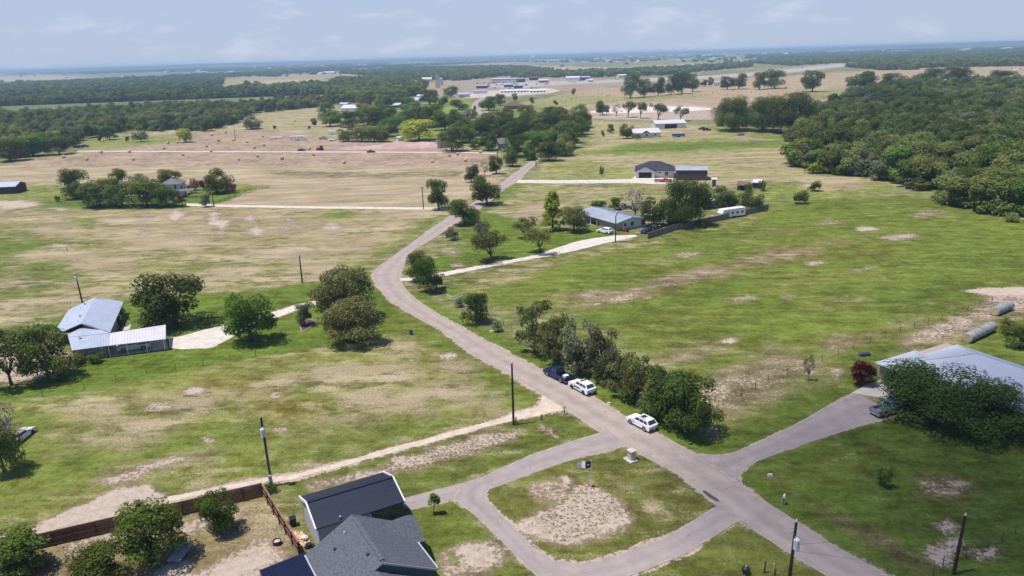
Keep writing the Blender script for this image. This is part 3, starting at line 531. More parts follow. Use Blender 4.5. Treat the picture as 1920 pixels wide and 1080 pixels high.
gm = bpy.data.materials.new('ground_cover'); gm.use_nodes = True; t = gm.node_tree; b = t.nodes['Principled BSDF']; me.materials.append(gm)
b.inputs['Roughness'].default_value = 1.0; b.inputs['Specular IOR Level'].default_value = 0.1
tc = N(t, 'ShaderNodeTexCoord'); L = t.links.new
def noise(s, d=5.0, r=0.6, stretch=None, rot=0.0):
    mpn = N(t, 'ShaderNodeMapping'); mpn.inputs['Scale'].default_value = stretch or (1, 1, 1); mpn.inputs['Rotation'].default_value = (0, 0, rot)
    L(tc.outputs['Object'], mpn.inputs[0]); n = N(t, 'ShaderNodeTexNoise', i_Scale=s, i_Detail=d, i_Roughness=r); L(mpn.outputs[0], n.inputs['Vector']); return n.outputs[0]
def mth(op, a, b=None, clamp=False):
    n = N(t, 'ShaderNodeMath', operation=op, use_clamp=clamp)
    for i, q in enumerate((a, b)):
        if q is None: continue
        if isinstance(q, (int, float)): n.inputs[i].default_value = q
        else: L(q, n.inputs[i])
    return n.outputs[0]
def rng_(x, a, b, c, d, smooth=False):
    n = N(t, 'ShaderNodeMapRange'); n.interpolation_type = 'SMOOTHSTEP' if smooth else 'LINEAR'
    for i, q in enumerate((a, b, c, d)): n.inputs[i + 1].default_value = q
    L(x, n.inputs[0]); return n.outputs[0]
def mixc(f, a, b, blend='MIX'):
    n = N(t, 'ShaderNodeMix', data_type='RGBA', blend_type=blend)
    for i, q in ((0, f), (6, a), (7, b)):
        if isinstance(q, tuple): n.inputs[i].default_value = q
        elif isinstance(q, (int, float)): n.inputs[i].default_value = q
        else: L(q, n.inputs[i])
    return n.outputs[2]
cov = N(t, 'ShaderNodeAttribute', attribute_name='cover').outputs['Color']
dr = N(t, 'ShaderNodeAttribute', attribute_name='dry').outputs['Fac']
di = N(t, 'ShaderNodeAttribute', attribute_name='dirt').outputs['Fac']
nb = noise(0.045, 6, 0.62); nm = noise(0.22, 6, 0.65, (1, 1.5, 1), 0.4); ns = noise(0.9, 6, 0.7); nf = noise(3.2, 5, 0.7); nst = noise(0.5, 6, 0.7, (0.22, 1, 1), R(-24))
mow = noise(0.55, 4, 0.6, (0.05, 1, 1), R(-33.5))
val = mth('ADD', mth('ADD', mth('MULTIPLY', nb, 0.5), mth('MULTIPLY', mth('SUBTRACT', mow, 0.5), 0.38)), mth('ADD', mth('MULTIPLY', nm, 0.75), mth('ADD', mth('MULTIPLY', ns, 0.55), mth('MULTIPLY', nf, 0.55))))
gv = rng_(val, 1.0, 1.35, 0.52, 1.50)
hs = N(t, 'ShaderNodeHueSaturation'); L(gv, hs.inputs['Value']); L(cov, hs.inputs['Color']); L(rng_(nm, 0.3, 0.7, 0.485, 0.512), hs.inputs['Hue']); L(rng_(ns, 0.3, 0.7, 1.12, 0.86), hs.inputs['Saturation'])
nst2 = noise(0.10, 5, 0.65, (0.30, 1.2, 1), R(-6))
tan = mixc(rng_(mth('ADD', mth('MULTIPLY', nf, 0.5), mth('MULTIPLY', nst2, 0.5)), 0.40, 0.60, 0, 1), (0.20, 0.158, 0.085, 1), (0.57, 0.465, 0.30, 1))
dm = mth('ADD', mth('MULTIPLY', dr, 1.25), mth('ADD', mth('MULTIPLY', mth('SUBTRACT', nst, 0.5), 1.6), mth('ADD', mth('MULTIPLY', mth('SUBTRACT', nm, 0.5), 1.7), mth('MULTIPLY', mth('SUBTRACT', nf, 0.5), 0.8))))
dm = mth('ADD', dm, mth('MULTIPLY', mth('SUBTRACT', nst2, 0.5), mth('MULTIPLY', dr, 2.6)))
c1 = mixc(rng_(dm, 0.36, 0.86, 0, 0.85, True), hs.outputs[0], tan)
soil = mixc(rng_(ns, 0.3, 0.7, 0, 1), (0.43, 0.335, 0.255, 1), (0.62, 0.52, 0.42, 1))
clump = mth('ADD', mth('MULTIPLY', mth('SUBTRACT', noise(1.7, 4, 0.75), 0.5), 2.6), mth('MULTIPLY', mth('SUBTRACT', nm, 0.5), 1.2))
sm = mth('ADD', mth('MULTIPLY', di, 1.5), clump)
edge = mixc(rng_(sm, 0.30, 0.75, 0, 0.75, True), c1, (0.20, 0.145, 0.092, 1))
c2 = mixc(rng_(sm, 0.58, 1.02, 0, 1, True), edge, soil)
L(c2, b.inputs['Base Color'])
bp = N(t, 'ShaderNodeBump', i_Strength=0.9, i_Distance=0.25); L(mth('ADD', nf, mth('MULTIPLY', ns, 1.4)), bp.inputs['Height']); L(bp.outputs[0], b.inputs['Normal'])
# ------------------------------------------------------------------ trees
def unit(v): return v / (np.linalg.norm(v, axis=-1, keepdims=True) + 1e-9)
def cards_mesh(name, P, Nn, S, tint, aspect=1.5):
    """many leaf clumps, each its own small bent face"""
    n = len(P); r = np.random.default_rng(len(P)); a = unit(np.cross(Nn, r.normal(size=(n, 3)))); b = np.cross(Nn, a)
    S = S[:, None]; k = r.uniform(0.6, 1.3, (n, 4, 1))
    q = np.stack([P - a * S * aspect * 0.5 * k[:, 0], P - b * S * 0.5 * k[:, 1] + Nn * S * 0.12, P + a * S * aspect * 0.5 * k[:, 2], P + b * S * 0.5 * k[:, 3] + Nn * S * 0.12], 1)
    me = bpy.data.meshes.new(name); me.vertices.add(n * 4); me.vertices.foreach_set('co', q.ravel())
    me.loops.add(n * 4); me.loops.foreach_set('vertex_index', np.arange(n * 4, dtype=np.int32))
    me.polygons.add(n); me.polygons.foreach_set('loop_start', np.arange(n, dtype=np.int32) * 4); me.update(calc_edges=True)
    at = me.attributes.new('tint', 'FLOAT', 'FACE'); at.data.foreach_set('value', np.clip(tint, 0, 1).astype(np.float32))
    me.materials.append(LEAF['oak'])
    return me
def dirs(r, n): return unit(r.normal(size=(n, 3)))
def crown(seed, Rx, z0, z1, nl, lobe, ncard, size, shape='round', inner=0.22, spread=0.5):
    r = np.random.default_rng(seed); H = z1 - z0
    C = []; Lr = []
    for i in range(nl):
        lo, hi, wide = {'umbrella': (0.42, 0.86, 0.55), 'cone': (0.08, 0.93, 0.15)}.get(shape, (0.14, 0.86, 0.40))
        q = lo + (hi - lo) * r.random(); lr = lobe * Rx * r.uniform(0.7, 1.3)
        rm = (1.05 - q) if shape == 'cone' else math.sqrt(max(0.05, 1 - ((q - wide) / (0.66 if q > wide else 0.75)) ** 2))
        rad_ = rm * max(0.1, Rx - lr * 0.75) * math.sqrt(r.uniform(0.12, 1.0)); an = r.uniform(0, 6.283)
        cz = min(max(z0 + H * q, z0 + lr * 0.55), z1 - lr * 0.6)
        C.append((rad_ * math.cos(an), rad_ * math.sin(an), cz)); Lr.append(lr * (0.75 if shape == 'cone' else 1))
    C = np.array(C); Lr = np.array(Lr)
    w = Lr ** 2; k = r.choice(len(C), ncard, p=w / w.sum()); d = dirs(r, ncard); d[:, 2] = np.where(d[:, 2] < -0.7, -d[:, 2] * 0.6, d[:, 2]); d = unit(d)
    rr = Lr[k] * np.where(r.random(ncard) < inner, r.uniform(0.2, 0.8, ncard), r.uniform(0.82, 1.12, ncard))
    sq = np.array([1, 1, 0.78]); P = C[k] + d * rr[:, None] * sq
    # wobble the lobes so that no outline is a ball
    nz = np.sin(d[:, 0] * 5 + k * 1.7) * np.cos(d[:, 1] * 6 + k) * 0.16; P += d * (Lr[k] * nz)[:, None]
    Nn = unit(d * 0.75 + dirs(r, ncard) * spread + np.array([0, 0, 0.35]))
    lt = r.uniform(-0.22, 0.22, len(C)); tint = 0.5 + lt[k] + r.normal(0, 0.2, ncard)
    S = size * r.uniform(0.6, 1.4, ncard)
    return P, Nn, S, tint, C, Lr
def trunk_mb(C, Lr, z0, H, tr, seed, limbs=7, lean=0.0):
    r = random.Random(seed); mb = MB(); zt = max(z0 * 0.9, H * 0.22)
    top = (lean * zt, 0.1 * r.uniform(-1, 1), zt)
    mb.tube([(0, 0, -0.1), (lean * zt * .4, 0.05, zt * 0.45), top], [tr * 1.3, tr, tr * 0.85], 7)
    order = np.argsort(-Lr)[:limbs]
    for i in order:
        c = C[i]; mid = (top[0] * .5 + c[0] * .45 + r.uniform(-.3, .3), top[1] * .5 + c[1] * .45 + r.uniform(-.3, .3), zt + (c[2] - zt) * 0.55)
        mb.tube([top, mid, tuple(c)], [tr * 0.55, tr * 0.34, tr * 0.1], 5)
    return mb
PROTO = {}
def proto(kind, var, Rx, z0, z1, nl, lobe, nc, size, shape='round', leaf='oak', tr=0.22, inner=0.22, spread=0.5, limbs=7, bark='bark', lean=0.0):
    seed = abs(hash_str(kind)) % 9999 + var * 17
    P, Nn, S, t, C, Lr = crown(seed, Rx, z0, z1, nl, lobe, nc, size, shape, inner, spread)
    me = cards_mesh('crown', P, Nn, S, t); me.materials[0] = LEAF[leaf]
    tmb = trunk_mb(C, Lr, z0, z1, tr, seed, limbs, lean); tm = bpy.data.meshes.new('trunk'); tm.from_pydata(tmb.v, [], tmb.f); tm.materials.append(M[bark]); tm.polygons.foreach_set('use_smooth', [True] * len(tm.polygons))
    PROTO.setdefault(kind, []).append((me, tm, float(np.percentile(np.hypot(P[:, 0], P[:, 1]), 96)), float(np.percentile(P[:, 2], 99.3))))
def hash_str(s):
    h = 0
    for ch in s: h = (h * 31 + ord(ch)) & 0xffffff
    return h
for v in range(3): proto('oak', v, 4.6, 0.7, 8.2, 18, 0.34, 7600, 0.24, tr=0.26)
for v in range(2): proto('liveoak', v, 6.0, 0.2, 7.6, 46, 0.25, 34000, 0.15, leaf='live', tr=0.38, limbs=10)
for v in range(3): proto('round', v, 3.6, 0.3, 6.6, 16, 0.36, 5600, 0.22, leaf='green', tr=0.18)
for v in range(3): proto('mesquite', v, 4.2, 1.3, 6.2, 18, 0.27, 2600, 0.24, 'umbrella', leaf='olive', tr=0.20, inner=0.5, spread=1.0, limbs=12)
for v in range(3): proto('ragged', v, 3.6, 0.3, 7.2, 20, 0.28, 3300, 0.24, leaf='grey', tr=0.18, inner=0.4, spread=0.9, limbs=10)
for v in range(3): proto('bush', v, 1.6, 0.05, 2.3, 10, 0.42, 900, 0.20, leaf='green', tr=0.06, limbs=5)
proto('cone', 0, 3.0, 0.6, 9.5, 44, 0.34, 6500, 0.25, 'cone', leaf='yellow', tr=0.2)
proto('cedar', 0, 5.6, 0.4, 9.0, 36, 0.24, 11000, 0.24, leaf='cedar', tr=0.32, inner=0.35, spread=0.8, limbs=16)
proto('sapling', 0, 1.1, 1.0, 3.4, 7, 0.36, 420, 0.17, 'cone', leaf='green', tr=0.05, limbs=5)
for v in range(2): proto('bare', v, 3.4, 1.4, 6.8, 16, 0.30, 700, 0.22, leaf='bare', tr=0.22, inner=0.7, spread=1.0, limbs=16, bark='bark_pale')
for v in range(4): proto('wood', v, 4.3, 0.1, 7.4, 18, 0.33, 3400, 0.36, leaf='wood', tr=0.2, limbs=4)
for v in range(2): proto('distant', v, 4.5, 0.0, 7.0, 9, 0.42, 260, 1.45, leaf='wood', tr=0.2, limbs=1)
CATN = {'oak': 'oak_tree', 'liveoak': 'live_oak_tree', 'round': 'broadleaf_tree', 'mesquite': 'mesquite_tree', 'ragged': 'scrub_tree', 'bush': 'shrub', 'cone': 'conical_tree', 'cedar': 'cedar_tree', 'sapling': 'sapling', 'bare': 'dead_tree', 'wood': 'woodland_tree', 'distant': 'distant_tree'}
ntree = [0]
def put_tree(kind, loc, w, h, leaf, label, group=None, cat=None, rz=None, bark=None):
    r = random.Random(ntree[0] * 13 + 5); ntree[0] += 1
    me, tm, Rx, H = r.choice(PROTO[kind]); th_ = thing(CATN[kind], label, cat or ('shrub' if kind == 'bush' else 'tree'), (loc[0], loc[1], 0), r.uniform(0, 6.28) if rz is None else rz, group)
    s = w / (2 * Rx); sz = h / H; th_.scale = (s, s * r.uniform(.92, 1.08), sz)
    for nm, m in (('crown', me), ('trunk', tm)):
        o = bpy.data.objects.new(nm, m); COL.objects.link(o); o.parent = th_
        if nm == 'crown': o.material_slots[0].link = 'OBJECT'; o.material_slots[0].material = LEAF[leaf]
        elif bark: o.material_slots[0].link = 'OBJECT'; o.material_slots[0].material = M[bark]
    return th_
def tree(kind, xc, yt, yb, wpx, leaf, label, group=None, cat=None):
    """tree given where its crown and foot stand in the photo"""
    low = kind in ('bush', 'round', 'liveoak', 'wood', 'ragged', 'sapling', 'cedar', 'cone'); g = G(xc, yb)
    for _ in range(4):
        sc_ = px_scale(g); w = 0.94 * wpx / sc_; Rw = w / 2; D = math.hypot(g[0], g[1]); dl = math.atan2(CAM_H, D); cs, sn = math.cos(dl), math.sin(dl); E = 0.93 * (yb - yt) / sc_
        if low:
            q = max((E / 2) ** 2 - (Rw * sn * .92) ** 2, 0.0); h = max(2 * math.sqrt(q) / cs, (0.36 if kind == 'liveoak' else 0.55) * w, 0.5)
            foot = 0.5 * h * cs - math.sqrt((0.5 * h * cs) ** 2 + (Rw * sn * .92) ** 2)      # the near rim shows below the foot
            g = G(xc, yb + foot * sc_)
        else:
            h = 3.0
            for _k in range(24):
                top = 0.57 * h * cs + math.sqrt((0.43 * h * cs) ** 2 + (Rw * sn * .9) ** 2); h += (E - top) * .7
            h = max(h, 0.45 * w)
    g2 = g[:2]
    return put_tree(kind, g2, w, h, leaf, label, group, cat)
T = [
 # back yard and bottom edge
 ('round', 20, 1006, 1090, 116, 'green', 'big bushy tree at the left end of the board fence'),
 ('round', 190, 1030, 1100, 88, 'green', 'round low tree cut by the bottom edge inside the board fence'),
 ('round', 288, 950, 1060, 106, 'green', 'broad shaggy tree leaning over the board fence beside the metal sheet'),
 ('oak', 414, 926, 996, 66, 'green', 'small round tree with its trunk clear in the back yard'),
 ('sapling', 815, 926, 966, 22, 'green', 'thin young tree on the grass between shed and loop drive'),
 ('bush', 508, 904, 924, 26, 'green', 'low bush round the foot of the pole by the fence corner'),
 ('bush', 1660, 876, 914, 30, 'oak', 'lone dark bush standing in the mown lawn on the right'),
 # left house
 ('oak', 92, 622, 712, 84, 'oak', 'oak at the front corner of the L shaped metal roofed house'),
 ('mesquite', 22, 640, 722, 86, 'oak', 'leaning oak at the left edge below the metal roofed house'),
 ('oak', 0, 612, 655, 36, 'live', 'dark tree cut by the left edge above the dirt turnaround'),
 ('oak', 330, 508, 607, 122, 'live', 'large dark oak on the lawn behind the metal roofed house'),
 ('oak', 471, 548, 640, 92, 'green', 'green oak beside the gravel drive with its shade on the lawn'),
 ('cedar', 645, 500, 606, 116, 'cedar', 'rear and taller of the two ragged cedars by the road bend'),
 ('cedar', 660, 556, 648, 108, 'cedar', 'front and lower of the two ragged cedars by the road bend'),
 ('oak', 571, 566, 610, 30, 'grey', 'small tree growing in a diamond shaped planting bed'),
 ('oak', 8, 772, 885, 66, 'live', 'dark tree at the left edge beside the wrecked car'),
 ('bare', 18, 762, 822, 50, 'bare', 'silvery dead tree behind the wrecked car'),
 ('bush', 182, 662, 680, 27, 'green', 'light green bush against the stone wall of the metal roofed house'),
 ('bush', 143, 664, 686, 32, 'olive', 'flowering bush at the stone wall near the front oak'),
 ('bush', 228, 578, 600, 22, 'live', 'dark bush against the far side wall of the metal roofed house'),
 ('bush', 222, 592, 613, 22, 'live', 'dark bush near the porch slab of the metal roofed house'),
 ('bush', 272, 594, 616, 36, 'olive', 'yellowish bush on the lawn behind the carport roof'),
 # roadside near the bend
 ('round', 784, 470, 528, 46, 'green', 'tall bush at the mouth of the white gravel drive'),
 ('round', 804, 480, 548, 50, 'green', 'front tree of the clump at the white gravel drive'),
 ('bush', 824, 512, 540, 26, 'grey', 'small bush right of the clump at the white gravel drive'),
 ('round', 892, 544, 606, 58, 'live', 'dense bush standing alone beside the rail gate'),
 ('bush', 933, 598, 622, 22, 'grey', 'grey low bush between the dense bush and the hedgerow'),
 ('bush', 862, 556, 576, 20, 'grey', 'low weedy bush by the rail gate'),
 # hedgerow by the parked cars
 ('ragged', 1003, 562, 662, 74, 'olive', 'leftmost tall tree of the hedgerow by the road'),
 ('ragged', 1048, 588, 684, 64, 'olive', 'second tree of the hedgerow behind the blue pickup'),
 ('ragged', 1088, 602, 700, 72, 'grey', 'grey green tree above the gap between pickup and police car'),
 ('bare', 1074, 626, 690, 44, 'grey', 'bare branched small tree in the hedgerow behind the pickup'),
 ('ragged', 1130, 618, 712, 74, 'grey', 'pale trunked tree behind the marked police car'),
 ('ragged', 1168, 664, 742, 66, 'olive', 'thin leaved tree right of the marked police car'),
 ('ragged', 1210, 672, 770, 80, 'olive', 'leaning tree in the middle of the hedgerow'),
 ('oak', 1246, 690, 788, 88, 'oak', 'dark full tree behind the plain white car'),
 ('oak', 1296, 704, 812, 104, 'oak', 'broad dark tree at the right end of the hedgerow'),
 ('ragged', 1030, 590, 672, 60, 'olive', 'filler tree between the first two tall trees of the hedgerow'),
 ('ragged', 1108, 622, 706, 60, 'grey', 'pale filler tree left of the marked police car'),
 ('ragged', 1150, 650, 730, 60, 'grey', 'greyish filler tree right of the pale trunked tree'),
 ('ragged', 1190, 678, 756, 62, 'olive', 'filler tree left of the leaning hedgerow tree'),
 ('round', 1228, 690, 784, 62, 'olive', 'filler tree behind the front of the plain white car'),
 ('round', 1270, 704, 806, 70, 'oak', 'filler tree between the two dark hedgerow trees'),
 ('bush', 1070, 662, 690, 30, 'green', 'low green undergrowth beside the blue pickup'),
 ('bush', 1122, 690, 722, 40, 'green', 'low undergrowth beside the marked police car'),
 ('bush', 1176, 716, 752, 46, 'oak', 'dark undergrowth at the foot of the hedgerow'),
 ('bush', 1222, 748, 786, 46, 'live', 'dark undergrowth behind the plain white car'),
 # right house
 ('liveoak', 1784, 710, 804, 222, 'live', 'huge spreading live oak in front of the grey roofed house'),
 ('round', 1616, 680, 722, 42, 'crimson', 'dark red leaved shrub at the corner of the garage'),
 ('round', 1911, 612, 652, 44, 'live', 'clipped ball of a bush behind the grey roofed house'),
 ('bush', 1886, 598, 628, 26, 'oak', 'small dark bush beyond the clipped ball bush'),
 ('bare', 1516, 664, 714, 22, 'grey', 'spindly near leafless tree in the bare ground of the field'),
 # along the road towards the distance
 ('mesquite', 920, 433, 490, 78, 'olive', 'gnarled spreading tree above the white gravel drive'),
 ('round', 906, 414, 462, 40, 'grey', 'grey green bush behind the gnarled spreading tree'),
 ('bush', 848, 424, 450, 26, 'grey', 'small round bush at the road edge below the roadside trees'),
 ('mesquite', 984, 404, 446, 50, 'olive', 'upper thin tree in front of the yellow green conical tree'),
 ('mesquite', 1012, 424, 474, 62, 'olive', 'lower thin tree casting shade on the white gravel drive'),
 ('cone', 1036, 356, 432, 42, 'yellow', 'bright yellow green conical tree by the green house'),
 ('oak', 1076, 382, 434, 58, 'olive', 'tree beside the porch end of the green house'),
 ('oak', 871, 370, 420, 60, 'oak', 'tree overhanging the road before it climbs away'),
 ('oak', 913, 328, 384, 62, 'oak', 'full tree hiding the road above the roadside tree'),
 ('oak', 823, 335, 392, 46, 'oak', 'lone tree with a bare trunk at the farm drive entrance'),
 ('oak', 884, 308, 342, 30, 'oak', 'small tree at the field corner left of the road'),
 ('bare', 909, 300, 330, 20, 'olive', 'thin sparse tree between two green roadside trees'),
 ('oak', 931, 290, 326, 32, 'green', 'round green tree left of the road near the mown field'),
 ('round', 960, 274, 312, 34, 'green', 'bush at the corner where the mown field meets the road'),
 # green house and its yard
 ('bush', 1122, 374, 396, 34, 'green', 'bush behind the far end of the green house'),
 ('round', 1153, 368, 394, 24, 'green', 'small tree behind the ridge of the green house'),
 ('bare', 1190, 352, 408, 62, 'bare', 'grey leafless tree behind the green house'),
 ('round', 1225, 368, 424, 50, 'live', 'dark tree at the right gable of the green house'),
 ('liveoak', 1283, 334, 424, 92, 'oak', 'massive round oak rising over the yard of vehicles'),
 ('round', 1358, 350, 390, 54, 'live', 'tree behind the parked yard vehicles'),
 ('round', 1408, 358, 396, 44, 'oak', 'tree behind the rear end of the white travel trailer'),
 ('bush', 1318, 410, 426, 24, 'oak', 'dark bush against the outer side of the grey board fence'),
 ('bush', 1404, 344, 360, 18, 'green', 'bush between the two small tin sheds'),
 ('bush', 1427, 340, 358, 16, 'green', 'bush right of the second small tin shed'),
 ('bush', 1500, 358, 382, 30, 'live', 'lone dark bush in the rough grass of the far field'),
 ('bush', 1528, 340, 358, 26, 'green', 'light green bush near the wood edge in rough grass'),
 ('bush', 1128, 311, 330, 10, 'green', 'staked young tree in the mown plot by the new house'),
 # white house in the distance
 ('round', 1175, 232, 260, 28, 'oak', 'round tree at the left end of the white roofed house'),
 ('round', 1145, 232, 250, 14, 'green', 'small green tree on the lawn left of the white roofed house'),
 ('bush', 1130, 244, 257, 8, 'yellow', 'tiny yellow tree on the lawn left of the white roofed house'),
 ('bush', 1196, 250, 261, 16, 'live', 'clipped bush before the white roofed house'),
 # quarry row
 ('oak', 1130, 189, 216, 28, 'oak', 'leftmost tree of the row before the pink earth'),
 ('bare', 1156, 195, 217, 20, 'grey', 'bare thin tree in the row before the pink earth'),
 ('mesquite', 1178, 190, 220, 30, 'oak', 'third tree of the row before the pink earth'),
 ('mesquite', 1201, 192, 222, 26, 'oak', 'fourth tree of the row before the pink earth'),
 ('mesquite', 1234, 194, 226, 38, 'grey', 'widest grey tree of the row before the pink earth'),
 ('mesquite', 1276, 200, 227, 32, 'grey', 'rightmost sparse tree before the pink earth'),
 # tall trees on the tan field
 ('oak', 1182, 138, 184, 34, 'live', 'tall dark tree at the left end of the tan field grove'),
 ('oak', 1208, 148, 182, 30, 'live', 'second tree of the tan field grove'),
 ('oak', 1234, 146, 180, 28, 'live', 'third tree of the tan field grove'),
 ('oak', 1258, 140, 178, 28, 'live', 'fourth tree of the tan field grove'),
 ('oak', 1278, 136, 176, 34, 'oak', 'fifth tree of the tan field grove'),
 ('oak', 1298, 140, 172, 26, 'oak', 'right end tree of the tan field grove'),
 ('oak', 1320, 150, 162, 14, 'oak', 'small tree right of the tan field grove'),
 ('oak', 1333, 145, 163, 12, 'oak', 'narrow small tree beside the white shed on the tan field'),
 ('oak', 1364, 144, 168, 26, 'oak', 'left tree of the pair on the tan field'),
 ('oak', 1385, 139, 167, 30, 'oak', 'right tree of the pair on the tan field'),
 ('oak', 1424, 136, 168, 28, 'oak', 'left tree of the big clump on the tan field'),
 ('oak', 1452, 133, 166, 40, 'live', 'right tree of the big clump on the tan field'),
 ('oak', 1523, 135, 172, 42, 'oak', 'lone tree with a clear trunk on the tan field'),
 ('oak', 1612, 137, 168, 52, 'oak', 'broad dark tree on the tan field above the wood'),
 ('oak', 1675, 140, 166, 42, 'oak', 'tree at the top edge of the wood near the tan field'),
 ('oak', 1738, 132, 160, 46, 'live', 'dark tree at the wood top left of the scrap yard'),
 ('oak', 1775, 128, 154, 34, 'oak', 'tree behind the scrap yard at the wood top'),
 ('oak', 1800, 130, 158, 36, 'oak', 'tree right of the scrap yard at the wood top'),
 ('oak', 1880, 136, 158, 44, 'live', 'dark tree at the far right top of the wood'),
 # dark oaks at the wood corner
 ('liveoak', 1374, 184, 245, 82, 'live', 'dark broad oak right of the pink earth'),
 ('liveoak', 1430, 184, 246, 70, 'live', 'middle dark oak of the three at the wood corner'),
 ('liveoak', 1478, 178, 250, 92, 'live', 'largest dark oak touching the wood corner'),
 ('wood', 1500, 262, 310, 70, 'green', 'bright front tree at the left corner of the wood'),
 # left farmhouse
 ('oak', 146, 322, 372, 50, 'oak', 'tree over the dark shed left of the farmhouse grove'),
 ('oak', 221, 320, 352, 34, 'oak', 'upright tree behind the farmhouse grove'),
 ('round', 197, 336, 362, 26, 'yellow', 'yellow green tree behind the farmhouse grove'),
 ('round', 258, 328, 362, 44, 'grey', 'grey green tree in the farmhouse grove'),
 ('round', 188, 344, 388, 66, 'live', 'left front tree of the farmhouse grove'),
 ('round', 230, 348, 388, 52, 'live', 'second front tree of the farmhouse grove'),
 ('round', 276, 340, 388, 68, 'oak', 'third front tree of the farmhouse grove'),
 ('round', 312, 350, 388, 50, 'oak', 'right front tree of the farmhouse grove'),
 ('oak', 322, 318, 348, 40, 'green', 'tree behind the two storey farmhouse'),
 ('round', 408, 319, 362, 56, 'oak', 'large domed tree right of the two storey farmhouse'),
 ('bush', 436, 342, 362, 18, 'pink', 'pink flowering bush right of the large domed tree'),
 ('bush', 366, 336, 357, 20, 'pink', 'reddish flowering tree between farmhouse and domed tree'),
 ('bush', 381, 338, 358, 14, 'crimson', 'second reddish flowering tree left of the domed tree'),
 ('sapling', 342, 368, 388, 16, 'crimson', 'small crimson tree at the end of the farm drive'),
 ('oak', 386, 364, 388, 19, 'grey', 'small tree with thin trunk beside the farm drive'),
 ('bush', 108, 368, 378, 10, 'oak', 'little round bush left of the dark shed'),
 ('bush', 360, 345, 362, 18, 'live', 'dark bush at the right wall of the farmhouse'),
 # mown field edge
 ('bush', 350, 242, 267, 32, 'yellow', 'yellow green round tree on the edge of the mown field'),
 ('bush', 264, 247, 266, 27, 'grey', 'grey green round bush on the edge of the mown field'),
 ('bush', 240, 256, 265, 8, 'oak', 'tiny bush on the edge of the mown field'),
 ('round', 206, 238, 262, 26, 'green', 'green tree standing before the wood left of the mown field'),
 ('oak', 189, 248, 266, 10, 'oak', 'thin dark tree before the wood left of the mown field'),
 ('round', 472, 218, 242, 42, 'grey', 'sprawling tree on the crest of the pale pasture'),
 ('oak', 589, 222, 237, 12, 'oak', 'small dark tree on the pale pasture near the big pair'),
 ('bush', 580, 236, 242, 8, 'green', 'tiny bush on the pale pasture'),
 ('bush', 515, 235, 242, 7, 'oak', 'tiny dark bush at the left on the pale pasture'),
 # village trees
 ('round', 612, 192, 226, 32, 'oak', 'rear tree of the big pair on the pale pasture'),
 ('oak', 619, 208, 237, 36, 'green', 'front tree of the big pair on the pale pasture'),
 ('oak', 662, 208, 238, 48, 'green', 'tree before the white roofed barn of the village'),
 ('oak', 690, 196, 234, 34, 'olive', 'tall tree right of the white roofed barn'),
 ('round', 654, 238, 265, 34, 'olive', 'left part of the clipped hedge beside the earth heap', ),
 ('round', 678, 236, 266, 36, 'olive', 'second part of the clipped hedge beside the earth heap'),
 ('round', 702, 237, 266, 36, 'olive', 'third part of the clipped hedge beside the earth heap'),
 ('round', 720, 239, 266, 26, 'olive', 'right part of the clipped hedge beside the earth heap'),
 ('oak', 726, 222, 256, 34, 'live', 'dark purple green tree behind the clipped hedge'),
 ('round', 786, 227, 264, 62, 'yellow', 'broad yellow green tree behind the earth heap'),
 ('oak', 757, 204, 242, 44, 'live', 'dark tree behind the yellow green tree'),
 ('oak', 802, 196, 238, 52, 'oak', 'wide tree above the yellow green tree'),
 ('round', 847, 236, 284, 48, 'oak', 'dark tree at the right end of the earth heap'),
 ('oak', 835, 206, 244, 44, 'green', 'tree over the small white cottage'),
 ('bare', 874, 208, 244, 44, 'bare', 'grey leafless tree among the village trees'),
 ('round', 868, 226, 268, 44, 'green', 'tree between dark tree and leafless tree'),
 ('cone', 874, 226, 246, 12, 'cedar', 'orange brown pointed tree among the village trees'),
 ('oak', 902, 216, 252, 46, 'live', 'blue green tree behind the brown roofed cottage'),
 ('oak', 916, 248, 282, 34, 'oak', 'tree with its shade left of the brown roofed cottage'),
 ('round', 890, 262, 280, 18, 'green', 'small bright tree left of the shade tree'),
 ('bush', 937, 246, 262, 14, 'crimson', 'red leaved tree behind the brown roofed cottage'),
 ('oak', 944, 208, 250, 40, 'oak', 'tree above the red leaved tree'),
 ('oak', 968, 222, 262, 44, 'green', 'broad tree right of the red leaved tree'),
 ('oak', 992, 214, 256, 44, 'oak', 'dark tree at the back of the roadside thicket'),
 ('oak', 1018, 210, 254, 40, 'live', 'tall dark tree of the roadside thicket'),
 ('oak', 1044, 208, 254, 44, 'oak', 'rear tree of the thicket toward the open field'),
 ('oak', 1072, 212, 256, 44, 'oak', 'right rear tree of the roadside thicket'),
 ('round', 1090, 222, 252, 36, 'oak', 'rightmost tree of the roadside thicket'),
 ('round', 970, 252, 294, 46, 'oak', 'front tree of the thicket left of the road'),
 ('round', 1002, 244, 284, 44, 'green', 'middle tree of the thicket over the road'),
 ('round', 1032, 244, 288, 46, 'green', 'middle right tree of the roadside thicket'),
 ('round', 1062, 244, 278, 40, 'oak', 'right middle tree of the roadside thicket'),
 ('round', 1028, 264, 302, 42, 'oak', 'front right tree of the thicket by the road'),
 ('round', 992, 270, 300, 30, 'live', 'front dark tree where the road enters the thicket'),
 ('oak', 916, 180, 207, 32, 'live', 'dark tree at the far bend of the road'),
 ('oak', 938, 176, 198, 20, 'oak', 'tree right of the dark tree at the far bend'),
 ('oak', 891, 198, 208, 5, 'live', 'thin dark tree beside the far bend of the road'),
 ('oak', 806, 168, 196, 34, 'live', 'dark tree among the pale village houses'),
 ('oak', 832, 178, 196, 18, 'yellow', 'yellowish small tree in the village'),
 ('oak', 845, 162, 182, 30, 'oak', 'tree before the pale highway lot'),
 ('oak', 862, 186, 206, 34, 'oak', 'tree left of the far bend of the road'),
